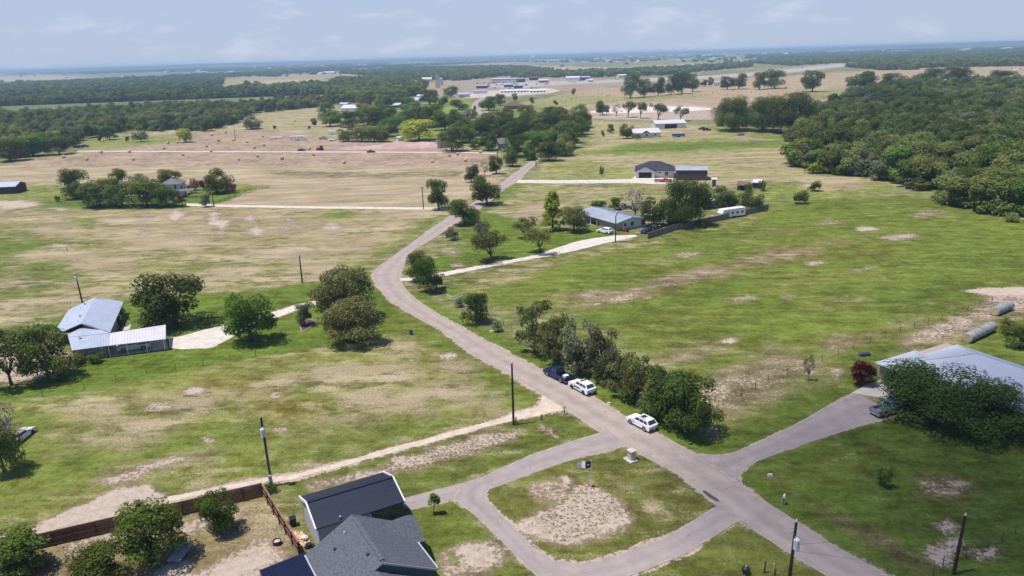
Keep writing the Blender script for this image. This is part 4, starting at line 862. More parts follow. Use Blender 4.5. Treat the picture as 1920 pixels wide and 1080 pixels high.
 ('oak', 772, 182, 206, 32, 'oak', 'tree right of the blue house'),
 ('oak', 747, 176, 200, 30, 'oak', 'tree behind the blue house'),
 ('oak', 720, 178, 202, 34, 'oak', 'tree left of the blue house'),
 ('oak', 690, 186, 202, 22, 'green', 'tree above the white roofed barn'),
 ('oak', 1075, 166, 178, 9, 'oak', 'lone small tree on the green rise'),
 ('oak', 1042, 188, 197, 8, 'live', 'lone tiny tree on the green slope'),
 ('oak', 998, 182, 194, 9, 'grey', 'spindly tree behind the red roofed house'),
 ('oak', 965, 175, 190, 12, 'oak', 'little tree below the white storage units'),
]
for row in T:
    if 600 < row[1] < 1110 and 195 < row[3] < 306: row = row[:4] + (row[4] * 1.16,) + row[5:]
    tree(*row)
rf = random.Random(77)
for pix, n in ((((942, 1092), (222, 292)), 34), (((850, 955), (236, 268)), 12), (((640, 850), (196, 236)), 14)):
    for i in range(n):
        x = rf.uniform(*pix[0]); yb = rf.uniform(*pix[1])
        if pix[0][0] == 942 and x < 985 and yb > 262: continue
        hh = rf.uniform(26, 40) * (yb - 96) / 160; tree(rf.choice(['round', 'oak', 'round']), x, yb - hh, yb, hh * rf.uniform(.9, 1.25), rf.choice(['oak', 'green', 'live', 'oak', 'olive']), 'leafy tree filling the thicket between the village and the road', 'trees of the village thicket')
for row in (('round', 112, 260, 290, 40, 'olive', 'yellowish bush beside the dark cars at the far left'), ('round', 62, 258, 293, 52, 'green', 'broad bush at the lower left end of the wood'), ('round', 20, 266, 302, 50, 'oak', 'dark bush at the left edge below the wood'), ('bush', 30, 282, 302, 18, 'pink', 'dull purple bush at the left edge below the wood'), ('round', 132, 254, 276, 18, 'green', 'bright small tree above the dark cars at the far left')): tree(*row)

# woods: the nearest trees are things, the rest of each wood is one mass
def scatter(pix, spacing, jit=0.8, seed=1):
    pts = [G(*p)[:2] for p in pix]; P = np.array(pts); x0, y0 = P.min(0); x1, y1 = P.max(0); r = np.random.default_rng(seed)
    gx, gy = np.meshgrid(np.arange(x0, x1, spacing), np.arange(y0, y1, spacing)); q = np.stack([gx.ravel(), gy.ravel()], 1) + r.uniform(-.5, .5, (gx.size, 2)) * spacing * jit * 1.6
    ins = np.zeros(len(q), bool)
    for i in range(len(P)):
        a, b_ = P[i], P[(i + 1) % len(P)]
        with np.errstate(divide='ignore', invalid='ignore'):
            ins ^= ((a[1] > q[:, 1]) != (b_[1] > q[:, 1])) & (q[:, 0] < (b_[0] - a[0]) * (q[:, 1] - a[1]) / (b_[1] - a[1]) + a[0])
    q = q[ins]
    u, v = PX(q[:, 0], q[:, 1], 3.0)
    return q[(u > -140) & (u < 2060)]
RIGHT = [(1478, 262), (1484, 286), (1510, 314), (1560, 328), (1620, 330), (1690, 345), (1720, 366), (1770, 382), (1850, 398), (1930, 420), (2100, 470), (2100, 160), (1930, 158), (1800, 162), (1700, 166), (1640, 176), (1580, 196), (1530, 210), (1500, 240)]
LEFT = [(-120, 296), (30, 296), (60, 288), (130, 274), (150, 264), (240, 246), (330, 247), (400, 246), (440, 232), (480, 212), (600, 201), (650, 194), (700, 190), (640, 188), (520, 195), (470, 203), (380, 203), (250, 210), (100, 219), (-120, 228)]
def gn_mass(name, pts, kinds, leaf, wscale, label_kind='stuff', seed=3, hs=1.0):
    r = np.random.default_rng(seed); n = len(pts)
    me = bpy.data.meshes.new(name); me.vertices.add(n); me.vertices.foreach_set('co', np.column_stack([pts, np.zeros(n)]).ravel())
    sc = me.attributes.new('sc', 'FLOAT_VECTOR', 'POINT'); s = r.uniform(0.72, 1.3, n) * wscale; hz = s * r.uniform(0.8, 1.2, n) * hs
    sc.data.foreach_set('vector', np.column_stack([s, s, hz]).astype(np.float32).ravel())
    ro = me.attributes.new('ro', 'FLOAT', 'POINT'); ro.data.foreach_set('value', r.uniform(0, 6.28, n).astype(np.float32))
    ix = me.attributes.new('ix', 'INT', 'POINT'); ix.data.foreach_set('value', r.integers(0, len(kinds), n).astype(np.int32))
    o = bpy.data.objects.new(name, me); COL.objects.link(o); stuff(o)
    ng = bpy.data.node_groups.new(name, 'GeometryNodeTree'); ng.interface.new_socket('Geometry', in_out='INPUT', socket_type='NodeSocketGeometry'); ng.interface.new_socket('Geometry', in_out='OUTPUT', socket_type='NodeSocketGeometry')
    gi = ng.nodes.new('NodeGroupInput'); go = ng.nodes.new('NodeGroupOutput'); io = ng.nodes.new('GeometryNodeInstanceOnPoints'); jg = ng.nodes.new('GeometryNodeJoinGeometry')
    for k in reversed(kinds):
        m2 = k.copy(); m2.materials[0] = LEAF[leaf]; src = bpy.data.objects.new(name + '_clump', m2)
        oi = ng.nodes.new('GeometryNodeObjectInfo'); oi.inputs['Object'].default_value = src; oi.inputs['As Instance'].default_value = True
        ng.links.new(oi.outputs['Geometry'], jg.inputs[0])
    def attr(nm, typ):
        a = ng.nodes.new('GeometryNodeInputNamedAttribute'); a.data_type = typ; a.inputs['Name'].default_value = nm; return a.outputs['Attribute']
    cx = ng.nodes.new('ShaderNodeCombineXYZ'); ng.links.new(attr('ro', 'FLOAT'), cx.inputs[2])
    ng.links.new(gi.outputs[0], io.inputs['Points']); ng.links.new(jg.outputs[0], io.inputs['Instance']); io.inputs['Pick Instance'].default_value = True
    ng.links.new(attr('ix', 'INT'), io.inputs['Instance Index']); ng.links.new(cx.outputs[0], io.inputs['Rotation']); ng.links.new(attr('sc', 'FLOAT_VECTOR'), io.inputs['Scale'])
    ng.links.new(io.outputs[0], go.inputs[0])
    md = o.modifiers.new('scatter', 'NODES'); md.node_group = ng
    return o
wood_k = [p[0] for p in PROTO['wood']]; dist_k = [p[0] for p in PROTO['distant']]
def make_wood(pix, spacing, n_single, leafs, label, group, mass, w, seed):
    q = scatter(pix, spacing, 0.8, seed); d = np.hypot(q[:, 0], q[:, 1]); o = np.argsort(d); r = random.Random(seed)
    for i in o[:n_single]:
        ww = w * r.uniform(0.75, 1.35); put_tree('wood', q[i], ww, ww * r.uniform(0.72, 0.95), r.choice(leafs), label, group)
    rest = q[o[n_single:]]; k = len(rest); r2 = np.random.default_rng(seed).random(k); a = 0
    f = vnoise(rest[:, 0], rest[:, 1], 45, seed, 2) + (r2 - .5) * .35
    for leaf_, lo, hi in (('live', -9, .36), ('wood', .36, .54), ('olive', .54, .62), ('wood', .62, .70), ('grey', .70, 9)):
        s_ = (f >= lo) & (f < hi)
        if s_.sum(): gn_mass(mass, rest[s_], wood_k, leaf_, w / 8.6, seed=seed)
make_wood(RIGHT, 8.0, 130, ['wood', 'wood', 'olive', 'green', 'grey', 'wood'], 'scrubby tree in the dense wood on the right', 'trees of the right hand wood', 'woodland', 11.5, 5)
make_wood(LEFT, 8.5, 60, ['wood', 'oak', 'wood', 'olive', 'green'], 'leafy tree in the wood beyond the mown field on the left', 'trees of the left hand wood', 'woodland', 10.5, 6)
for i in range(12):
    x = random.uniform(1500, 1900); y = 330 + max(0, x - 1680) * 0.38 + random.uniform(-6, 4)
    tree('bush', x, y - 16, y, random.uniform(22, 44), random.choice(['green', 'olive', 'yellow', 'grey']), 'low bush along the edge of the right hand wood', 'bushes along the wood edge')
# far woods, hedges and the tree covered country to the horizon
pts = []
hedge = scatter([(-120, 204), (35, 198), (200, 192), (480, 182), (620, 177), (620, 172), (480, 176), (200, 185), (-120, 196)], 6.5, .8, 1); gn_mass('far_hedge', hedge, dist_k, 'live', 1.25, seed=19)
for pix, sp, sd in (([(-120, 182), (150, 172), (420, 158), (420, 148), (200, 152), (40, 158), (-120, 166)], 19, 2), ([(440, 172), (600, 160), (610, 166), (610, 172), (470, 178)], 12, 33),
                    ([(610, 165), (640, 150), (760, 150), (800, 160), (790, 180), (700, 186), (640, 182)], 12, 3),
                    ([(610, 172), (700, 176), (790, 178), (720, 190), (620, 188)], 9, 31),
                    ([(640, 138), (760, 128), (960, 126), (1040, 134), (960, 142), (860, 152), (760, 148)], 16, 4),
                    ([(960, 138), (1100, 137), (1260, 130), (1400, 120), (1410, 126), (1320, 134), (1240, 142), (1100, 146), (960, 146)], 15, 5),
                    ([(1400, 118), (1560, 104), (1760, 96), (1940, 100), (1940, 110), (1780, 118), (1640, 126), (1600, 117), (1480, 124)], 17, 6),
                    ([(1580, 126), (1760, 118), (1940, 116), (1940, 124), (1780, 126), (1640, 130)], 11, 8),
                    ([(1640, 128), (1720, 127), (1720, 131), (1640, 132)], 10, 7)):
    q = scatter(pix, sp, 0.8, sd); pts.append(q)
gn_mass('far_woodland', np.vstack(pts), dist_k + [p[0] for p in PROTO['wood'][:1]], 'wood', 1.35, seed=9)
OPEN = [[(370, 150), (640, 133), (800, 136), (800, 158), (690, 163), (600, 160), (440, 170)], [(640, 130), (960, 116), (1440, 107), (1440, 124), (1300, 134), (1080, 144), (960, 139), (760, 139)], [(1110, 103), (1400, 100), (1400, 116), (1120, 122)], [(-60, 140), (150, 138), (210, 150), (-60, 163)], [(1430, 122), (1600, 114), (1650, 124), (1560, 142), (1440, 138)], [(1690, 104), (1860, 99), (1940, 98), (1940, 108), (1760, 112), (1700, 113)], [(-60, 172), (140, 168), (200, 176), (-60, 186)]]
def band(d0, d1, sp, thr, ns, sd, w):
    r = np.random.default_rng(sd); n = int((d1 ** 2 - d0 ** 2) * R(86) / 2 / sp ** 2); n = min(n, 16000)
    d = np.sqrt(r.uniform(d0 ** 2, d1 ** 2, n)); a = r.uniform(R(-43), R(43), n); q = np.stack([d * np.sin(a), d * np.cos(a)], 1)
    f = vnoise(q[:, 0], q[:, 1] * 0.55, ns, sd, 3); keep = f > thr
    x, y = PX(q[:, 0], q[:, 1], 0); hor = 131 - 54 * x / 1920
    # open land: the pale fields, the highway lots
    open_ = ((y > 120) & (x > 780) & (x < 1480) & (y > hor + 24) & (y < 235)) | ((x > 1480) & (y > hor + 40))
    for pl in OPEN:
        ins = np.zeros(len(q), bool)
        for i in range(len(pl)):
            a_, b_ = pl[i], pl[(i + 1) % len(pl)]
            with np.errstate(divide='ignore', invalid='ignore'): ins ^= ((a_[1] > y) != (b_[1] > y)) & (x < (b_[0] - a_[0]) * (y - a_[1]) / (b_[1] - a_[1] + 1e-9) + a_[0])
        open_ |= ins & (vnoise(q[:, 0], q[:, 1], 90, sd + 7, 2) < .72)
    return q[keep & ~open_], w
for i, (d0, d1, sp, thr, ns, sd, w) in enumerate(((1500, 3200, 24, .56, 420, 51, 1.5), (3200, 7000, 44, .51, 800, 52, 2.3), (7000, 11500, 80, .45, 1500, 53, 4.0))):
    q, w = band(d0, d1, sp, thr, ns, sd, w); gn_mass('far_woodland', q, dist_k, 'live', w, seed=sd, hs=(.8, .55, .42)[i])
# low hills along the horizon
def hill_strip(d, hfun, name, a0=-46, a1=46, n=260, depth=1500):
    mb = MB(); A = np.linspace(R(a0), R(a1), n); rows = [(-depth, 0), (-depth * .5, .55), (0, 1.0), (depth, .2)]
    h = np.minimum(hfun(A), 57.5); vs = []
    for dd, k in rows:
        for a_, hh in zip(A, h): vs.append(((d + dd) * math.sin(a_), (d + dd) * math.cos(a_), hh * k - (1.0 if k == 0 else 0)))
    fs = [(r_ * n + i, r_ * n + i + 1, (r_ + 1) * n + i + 1, (r_ + 1) * n + i) for r_ in range(3) for i in range(n - 1)]
    mb.mesh(vs, fs); return structure(mb.build(name, M['hill'], smooth=True))
M['hill'] = mat('wooded_hills', (0.04, 0.055, 0.025), 1.0, var=0.4, scale=0.006, col2=(0.11, 0.115, 0.055), detail=8, spec=0.1)
hill_strip(11800, lambda A: 22 + 16 * vnoise(A * 60, A * 0, 6, 71, 3) + 26 * np.exp(-((A + 0.36) / 0.09) ** 2) + 16 * np.exp(-((A - 0.02) / 0.12) ** 2) + 30 * np.exp(-((A - 0.58) / 0.12) ** 2), 'hills', depth=900)
hill_strip(15000, lambda A: 40 + 12 * vnoise(A * 50, A * 0, 7, 77, 3) + 14 * np.exp(-((A + 0.3) / 0.12) ** 2), 'hills', depth=1200)
# ------------------------------------------------------------------ buildings
def lw(o, deg, x, y):
    a = R(deg); return o[0] + x * math.cos(a) - y * math.sin(a), o[1] + x * math.sin(a) + y * math.cos(a)
def to_local(o, deg, g):
    a = R(deg); dx, dy = g[0] - o[0], g[1] - o[1]; return (dx * math.cos(a) + dy * math.sin(a), -dx * math.sin(a) + dy * math.cos(a), g[2])
def on_roof(px, py, o, deg, zf):
    z = 3.0
    for _ in range(25):
        l = to_local(o, deg, G(px, py, z)); z = 0.5 * z + 0.5 * zf(l[0], l[1])
    return to_local(o, deg, G(px, py, z))
def window(parent, face, x, y, z, w, h, frame='white', glass='glass', name='window'):
    """a framed window standing 4 cm proud of the wall; face gives the outward side"""
    f = MB(); g = MB(); t = 0.09
    def put(mb, a0, a1, z0, z1, d0, d1):
        if face == '-y': mb.box(x + a0, x + a1, y - d1, y - d0, z0, z1)
        elif face == '+y': mb.box(x + a0, x + a1, y + d0, y + d1, z0, z1)
        elif face == '-x': mb.box(x - d1, x - d0, y + a0, y + a1, z0, z1)
        else: mb.box(x + d0, x + d1, y + a0, y + a1, z0, z1)
    for a0, a1, z0, z1 in ((-w / 2 - t, -w / 2, z - t, z + h + t), (w / 2, w / 2 + t, z - t, z + h + t), (-w / 2, w / 2, z - t, z), (-w / 2, w / 2, z + h, z + h + t)): put(f, a0, a1, z0, z1, -0.02, 0.05)
    put(g, -w / 2, w / 2, z, z + h, -0.02, 0.02)
    fo = f.build(name, M[frame], parent); g.build('pane', M[glass], fo); return fo
def ribs(mb, p0, p1, p2, p3, step, w=0.05, h=0.04):
    """standing seams running from edge p0-p1 to edge p3-p2"""
    p0, p1, p2, p3 = map(Vector, (p0, p1, p2, p3)); n = max(2, int((p1 - p0).length / step))
    for i in range(1, n):
        a = p0.lerp(p1, i / n); b = p3.lerp(p2, i / n); mb.bar(a + Vector((0, 0, h / 2)), b + Vector((0, 0, h / 2)), w, h)
def gable(name, label, cat, o, deg, Lx, Wy, eave, ridge, wall, roof, ov=0.4, rib=0.0, trim=None, z0=0.0, group=None, gwall=None, th=0.12, xo=None):
    """gabled building: x along the ridge from 0 to Lx, y across from 0 to Wy"""
    t = thing(name, label, cat, (o[0], o[1], 0), R(deg), group); y2 = Wy / 2
    w = MB(); w.box(0, Lx, 0, Wy, z0, eave)
    w.build('wall', M[wall], t)
    g = MB()
    for x0, x1 in ((0.0, 0.12), (Lx - 0.12, Lx)): g.mesh([(x0, 0, eave), (x0, Wy, eave), (x0, y2, ridge - 0.05), (x1, 0, eave), (x1, Wy, eave), (x1, y2, ridge - 0.05)], [(0, 1, 2), (5, 4, 3), (0, 2, 5, 3), (1, 4, 5, 2)])
    g.build('gable_wall', M[gwall or wall], t)
    sl = (ridge - eave) / y2; e = eave - sl * ov
    A = [(-ov, -ov, e + th), (Lx + ov, -ov, e + th), (Lx + ov, y2, ridge + th), (-ov, y2, ridge + th)]; B = [(-ov, y2, ridge + th), (Lx + ov, y2, ridge + th), (Lx + ov, Wy + ov, e + th), (-ov, Wy + ov, e + th)]
    r = MB(); r.slab(A, th); r.slab(B, th); ro = r.build('roof', M[roof], t)
    if rib:
        k = MB(); ribs(k, A[0], A[1], A[2], A[3], rib); ribs(k, B[0], B[1], B[2], B[3], rib); stuff(k.build('roof_seam', M[roof], ro))
        c = MB(); c.bar((-ov, y2, ridge + th + 0.03), (Lx + ov, y2, ridge + th + 0.03), 0.35, 0.05); c.build('ridge_cap', M[roof], ro)
    if trim:
        for x in (-ov - 0.06, Lx + ov + 0.06):
            for ya, yb in ((-ov, y2), (Wy + ov, y2)):
                c = MB(); c.bar((x, ya, e + th - .02), (x, yb, ridge + th - .02), 0.12, 0.30); c.build('rake_trim', M[trim], t)
    return t
def hip(name, label, cat, o, deg, Lx, Wy, eave, ridge, wall, roof, ov=0.5, th=0.14, group=None, inset=None):
    t = thing(name, label, cat, (o[0], o[1], 0), R(deg), group)
    w = MB(); w.box(0, Lx, 0, Wy, 0, eave); w.build('wall', M[wall], t)
    hip_roof(t, 0, Lx, 0, Wy, eave, ridge, roof, ov, th, inset); return t
def hip_roof(t, x0, x1, y0, y1, eave, ridge, roof, ov=0.5, th=0.14, inset=None):
    x0 -= ov; x1 += ov; y0 -= ov; y1 += ov; w = min(x1 - x0, y1 - y0) / 2 if inset is None else inset
    if x1 - x0 >= y1 - y0: a, b = (x0 + w, (y0 + y1) / 2, ridge), (x1 - w, (y0 + y1) / 2, ridge)
    else: a, b = ((x0 + x1) / 2, y0 + w, ridge), ((x0 + x1) / 2, y1 - w, ridge)
    e = eave + 0.02; v = [(x0, y0, e), (x1, y0, e), (x1, y1, e), (x0, y1, e), (x0, y0, e + th), (x1, y0, e + th), (x1, y1, e + th), (x0, y1, e + th), a, b]
    r = MB(); fs = [(3, 2, 1, 0), (0, 1, 5, 4), (1, 2, 6, 5), (2, 3, 7, 6), (3, 0, 4, 7)]
    fs += [(4, 5, 9, 8), (5, 6, 9), (6, 7, 8, 9), (7, 4, 8)] if x1 - x0 >= y1 - y0 else [(4, 5, 8), (5, 6, 9, 8), (6, 7, 9), (7, 4, 8, 9)]
    r.mesh(v, fs); ro = r.build('roof', M[roof], t)
    c = MB()
    for p, q in ((a, b), (v[4], a), (v[7], a if x1 - x0 >= y1 - y0 else b), (v[5], b if x1 - x0 >= y1 - y0 else a), (v[6], b)): c.bar(Vector(p) + Vector((0, 0, .03)), Vector(q) + Vector((0, 0, .03)), 0.28, 0.05)
    c.build('ridge_cap', M[roof], ro); return ro
# --- the grey shingled house at the bottom of the picture
O = (-17.6, 68.7); t = thing('house', 'grey shingled house with cross gable and navy patio roof at the bottom edge', 'house', (*O, 0), R(-60))
zr = lambda y: 5.75 - 0.547 * abs(y)
w = MB(); w.box(0, 18, -4.8, 3.0, 0, 2.7); w.box(0, 8.7, 3.0, 4.8, 0, 2.7); w.box(-0.9, 3.9, 4.81, 5.9, 0, 2.7)
w.mesh([(8.7, -4.7, 2.7), (8.7, 4.7, 2.7), (8.7, 0, 5.45), (8.58, -4.7, 2.7), (8.58, 4.7, 2.7), (8.58, 0, 5.45)], [(0, 1, 2), (5, 4, 3), (0, 2, 5, 3), (1, 4, 5, 2)])
w.mesh([(-.9, 5.9, 2.7), (3.9, 5.9, 2.7), (1.5, 5.9, 4.1), (-.9, 5.78, 2.7), (3.9, 5.78, 2.7), (1.5, 5.78, 4.1)], [(0, 1, 2), (5, 4, 3), (0, 2, 5, 3), (1, 4, 5, 2)])
w.mesh([(0, -4.7, 2.7), (0, 4.7, 2.7), (0, 0, 5.45), (.12, -4.7, 2.7), (.12, 4.7, 2.7), (.12, 0, 5.45)], [(0, 1, 2), (5, 4, 3), (0, 2, 5, 3), (1, 4, 5, 2)])
w.build('wall', M['slate_wall'], t)
r = MB()
r.slab([(-.35, -5.3, zr(5.3)), (18, -5.3, zr(5.3)), (18, -1.0, zr(1)), (9.05, -1.0, zr(1)), (9.05, 0, zr(0)), (-.35, 0, zr(0))], .16)
r.slab([(-.35, 0, zr(0)), (9.05, 0, zr(0)), (9.05, 5.5, zr(5.5)), (-.35, 5.5, zr(5.5))], .16)
r.slab([(9.06, -1.0, zr(1)), (18, -1.0, zr(1)), (18, 3.4, zr(1) - 2.41), (9.06, 3.4, zr(1) - 2.41)], .16)
zc = lambda d: 4.45 - 0.62 * d
r.slab([(1.5, 2.2, zc(0)), (1.5, 6.35, zc(0)), (4.2, 6.35, zc(2.7)), (4.2, 5.2, zc(2.7))], .14)
r.slab([(1.5, 2.2, zc(0)), (-1.2, 5.2, zc(2.7)), (-1.2, 6.35, zc(2.7)), (1.5, 6.35, zc(0))], .14)
ro = r.build('roof', M['shingle'], t)
c = MB(); c.bar((0.5, .0, 5.80), (8.6, 0, 5.80), .46, .09); c.bar((9.3, -1.0, zr(1) + .05), (17, -1.0, zr(1) + .05), .46, .09); c.build('ridge_vent', M['shingle'], ro)
c = MB(); c.bar((9.09, 0.0, 5.66), (9.09, 5.5, zr(5.5) - .09), .05, .2); c.build('fascia', M['grey_wall'], ro)
c = MB(); c.bar((3.95, 5.56, 2.78), (9.0, 5.56, 2.78), .12, .12); c.bar((-.3, -5.36, 2.78), (18, -5.36, 2.78), .12, .12); c.build('gutter', M['grey_wall'], ro)
for px_, py_ in ((690, 1040), (628, 1030)):
    p = on_roof(px_, py_, O, -60, lambda x, y: zr(y)); c = MB(); c.box(p[0] - .16, p[0] + .16, p[1] - .16, p[1] + .16, p[2] - .05, p[2] + .16); c.build('roof_vent', M['shingle_dark'], ro)
p = on_roof(646, 1003, O, -60, lambda x, y: zr(y)); c = MB(); c.tube([p, (p[0], p[1], p[2] + .4)], [.07, .07], 8); c.build('vent_pipe', M['white'], ro)
r = MB(); pa = [(-1.0, -9.9, 2.42), (6.2, -9.9, 2.42), (6.2, -5.02, 2.68), (-1.0, -5.02, 2.68)]; r.slab(pa, .1); pr = r.build('patio_roof', M['roof_navy'], t)
k = MB(); ribs(k, pa[0], pa[1], pa[2], pa[3], .3); stuff(k.build('roof_seam', M['roof_navy'], pr))
for x, y in ((-.7, -9.7), (2.6, -9.7), (5.9, -9.7)):
    c = MB(); c.box(x - .07, x + .07, y - .07, y + .07, 0, 2.36); c.build('porch_post', M['post_wood'], t)
# --- the dark roofed shed behind it
A = G(562, 932, 3.4); B = G(588, 997, 3.4); E = G(718, 886.5, 3.4); dg = math.degrees(math.atan2(E[1] - A[1], E[0] - A[0])); Wd = float(np.hypot(*(A - B)[:2])) * .97; Ln = float(np.hypot(*(E - A)[:2]))
d = np.array((math.cos(R(dg - 90)), math.sin(R(dg - 90)))); o = A[:2] + d * Wd
t = thing('metal_shed', 'dark metal roofed shed with white rake trim and pale walls beside the grey house', 'shed', (*map(float, o), 0), R(dg))
w = MB(); ov = .25; y1 = Wd - ov; x1 = Ln - ov
w.box(ov, .45 + ov, ov, y1, 0, 3.4); w.box(.46 + ov, x1, y1 - .15, y1, 0, 3.4); w.box(.46 + ov, x1 * .62, ov, ov + .15, 0, 3.4); w.box(x1 * .62 + .01, x1 * .62 + .16, ov, y1 - .16, 0, 3.4)
for x in (ov, x1 - .12): w.mesh([(x, ov, 3.41), (x, y1, 3.41), (x, Wd / 2, 4.55), (x + .12, ov, 3.41), (x + .12, y1, 3.41), (x + .12, Wd / 2, 4.55)], [(0, 1, 2), (5, 4, 3), (0, 2, 5, 3), (1, 4, 5, 2)])
w.build('wall', M['grey_wall'], t)
c = MB(); c.box(x1 - .14, x1, ov, ov + .14, 0, 3.3); c.build('corner_post', M['brown_wall'], t)
ap = [(0, 0, 3.45), (Ln, 0, 3.45), (Ln, Wd / 2, 4.75), (0, Wd / 2, 4.75)]; bp_ = [(0, Wd / 2, 4.75), (Ln, Wd / 2, 4.75), (Ln, Wd, 3.45), (0, Wd, 3.45)]
r = MB(); r.slab(ap, .1); r.slab(bp_, .1); ro = r.build('roof', M['roof_dark'], t)
k = MB(); ribs(k, *ap, .24, .06, .05); ribs(k, *bp_, .24, .06, .05); stuff(k.build('roof_seam', M['roof_dark'], ro))
c = MB(); c.bar((0, Wd / 2, 4.8), (Ln, Wd / 2, 4.8), .4, .06); c.build('ridge_cap', M['roof_dark'], ro)
for x in (-.05, Ln + .05):
    for ya, yb, s in ((-.05, Wd / 2, 1), (Wd + .05, Wd / 2, 1)):
        c = MB(); c.bar((x, ya, 3.43), (x, yb, 4.75), .14, .30); c.build('rake_trim', M['white'], t)
window(t, '-y', 2.6, ov, 1.25, 1.5, 1.2, 'white', 'sky_glass')
c = MB(); c.box(.45, 5.9, ov - .06, ov - .01, .1, .22); c.build('base_trim', M['slate_wall'], t)
p = (2.8, .35, 3.62); c = MB(); c.tube([p, (p[0], p[1], p[2] + .3)], [.1, .14], 8); c.build('roof_vent', M['steel'], ro)
# --- the L shaped house with the carport
O = (-85.4, 156.6); DG = -70
t = thing('farm_house', 'L shaped stone house under a pale blue metal roof with open carport', 'house', (*O, 0), R(DG))
zm = lambda x, y: 4.5 - 0.39 * abs(y + 4.9)
def outline(pix, zf): return [on_roof(a, b, O, DG, zf) for a, b in pix]
r = MB()
r.slab(outline([(177.5, 557.6), (129, 580.6), (98, 628), (116, 622), (152, 606.3)], zm), .14)
r.slab(outline([(177.5, 557.6), (152, 606.3), (164, 608), (206.5, 623), (231.7, 565.7)][::1], zm), .14)
zl = lambda x, y: 2.95 + 0.10 * max(0, 20.6 - x)
r.slab(outline([(163, 609), (127, 627), (128, 632), (206, 624.2)], zl), .12)
ro = r.build('roof', M['roof_grey'], t)
zs = lambda x, y: 2.95 - 0.07 * (x - 20.6)
sp = outline([(128, 632.5), (135, 657), (203.5, 648), (205.5, 624.8)], zs); r = MB(); r.slab(sp, .12); r2 = r.build('shed_roof', M['roof_grey'], t)
k = MB(); ribs(k, sp[0], sp[3], sp[2], sp[1], .55, .06, .05); stuff(k.build('roof_seam', M['roof_grey'], r2))
cp_ = outline([(206, 624.6), (204, 648), (310.3, 635.5), (310.8, 608.8)], zs); r = MB(); r.slab(cp_, .1); r3 = r.build('carport_roof', M['roof_white'], t)
k = MB(); ribs(k, cp_[0], cp_[3], cp_[2], cp_[1], .5, .06, .05); stuff(k.build('roof_seam', M['roof_white'], r3))
r = MB(); r.slab(outline([(153, 606.8), (117.5, 622), (126, 627.5), (163, 608.6)], lambda x, y: 2.6), .1); r.build('porch_roof', M['brown_roof'], t)
w = MB(); w.box(.3, 20.2, -4.9, -.4, 0, 2.62); w.box(.3, 14, -9.2, -4.91, 0, 2.5); w.box(20.21, 27.9, -5.6, -.3, 0, 2.38); w.build('wall', M['stone_wall'], t)
g = MB(); g.mesh([(.3, -9.3, 2.6), (.3, -.5, 2.6), (.3, -4.9, 4.3), (.42, -9.3, 2.6), (.42, -.5, 2.6), (.42, -4.9, 4.3)], [(0, 1, 2), (5, 4, 3), (0, 2, 5, 3), (1, 4, 5, 2)]); g.build('gable_wall', M['white_wall'], t)
for x, y in ((28.0, 3.3), (28.2, 6.6), (28.3, 9.7), (27.8, .2), (21.0, 9.5), (20.9, 5.0)):
    c = MB(); c.box(x - .06, x + .06, y - .06, y + .06, 0, zs(x, y) - .11); c.build('carport_post', M['white'], t)
for a, b, zz in ((159, 571, zm), (150, 594, zm), (150, 635, zs)):
    p = on_roof(a, b, O, DG, zz); c = MB(); c.tube([p, (p[0], p[1], p[2] + .35), (p[0], p[1], p[2] + .38)], [.12, .12, .3], 10); c.build('roof_vent', M['steel'], t)
for a, b in ((126, 597), (126, 604), (151, 578), (147, 603)):
    p = on_roof(a, b, O, DG, zm); c = MB(); c.tube([p, (p[0], p[1], p[2] + .3)], [.05, .05], 6); c.build('vent_pipe', M['steel'], t)
for x, h in ((5, 1.0), (10, 1.0), (15, 1.2)): window(t, '+y', x, -.4, 1.0, 1.5, h)
p = to_local(O, DG, G(132, 575, 2.6)); c = MB(); c.tube([(p[0], p[1], 2.4), (p[0], p[1], 3.5)], [.03, .03], 6)
c.mesh([(p[0] + .5 * math.cos(q), p[1] + .16 + .12 * math.sin(q), 3.4 + .5 * math.sin(q)) for q in np.linspace(0, 6.283, 12, endpoint=False)] + [(p[0], p[1], 3.4)], [(i, (i + 1) % 12, 12) for i in range(12)]); c.build('satellite_dish', M['steel'], t)
sheet('porch_slab', [(227, 612), (236, 609), (246, 608), (243, 618), (229, 621)], .04, M['concrete'])
# --- the grey roofed house on the right
O = (58.7, 112.0)
t = thing('ranch_house', 'long low house with weathered grey hip roof behind the live oak', 'house', (*O, 0), R(-63))
w = MB(); w.box(.6, 30, 2.0, 17.5, 0, 2.7); w.box(.6, 7.5, .6, 1.99, 0, 2.6); w.build('wall', M['tan_wall'], t)
hip_roof(t, 2.6, 31, 2.0, 17.5, 2.7, 5.9, 'roof_pale', .5)
hip_roof(t, .5, 7.6, .5, 9.5, 2.55, 3.9, 'roof_pale', .5)
c = MB(); c.box(.50, .58, 1.2, 6.2, .05, 2.15)
c.build('garage_door', M['slate_wall'], t)
c = MB(); c.box(7.52, 7.58, .9, 1.8, .05, 2.1); c.build('side_door', M['white'], t)
for x in (10, 15, 20): window(t, '-y', x, 2.0, .9, 1.6, 1.2)
for x, y, z in ((9, 8.2, 5.2), (14, 6.0, 4.6)):
    c = MB(); c.tube([(x, y, z), (x, y, z + .5)], [.15, .15], 8); c.build('roof_vent', M['white'], t)
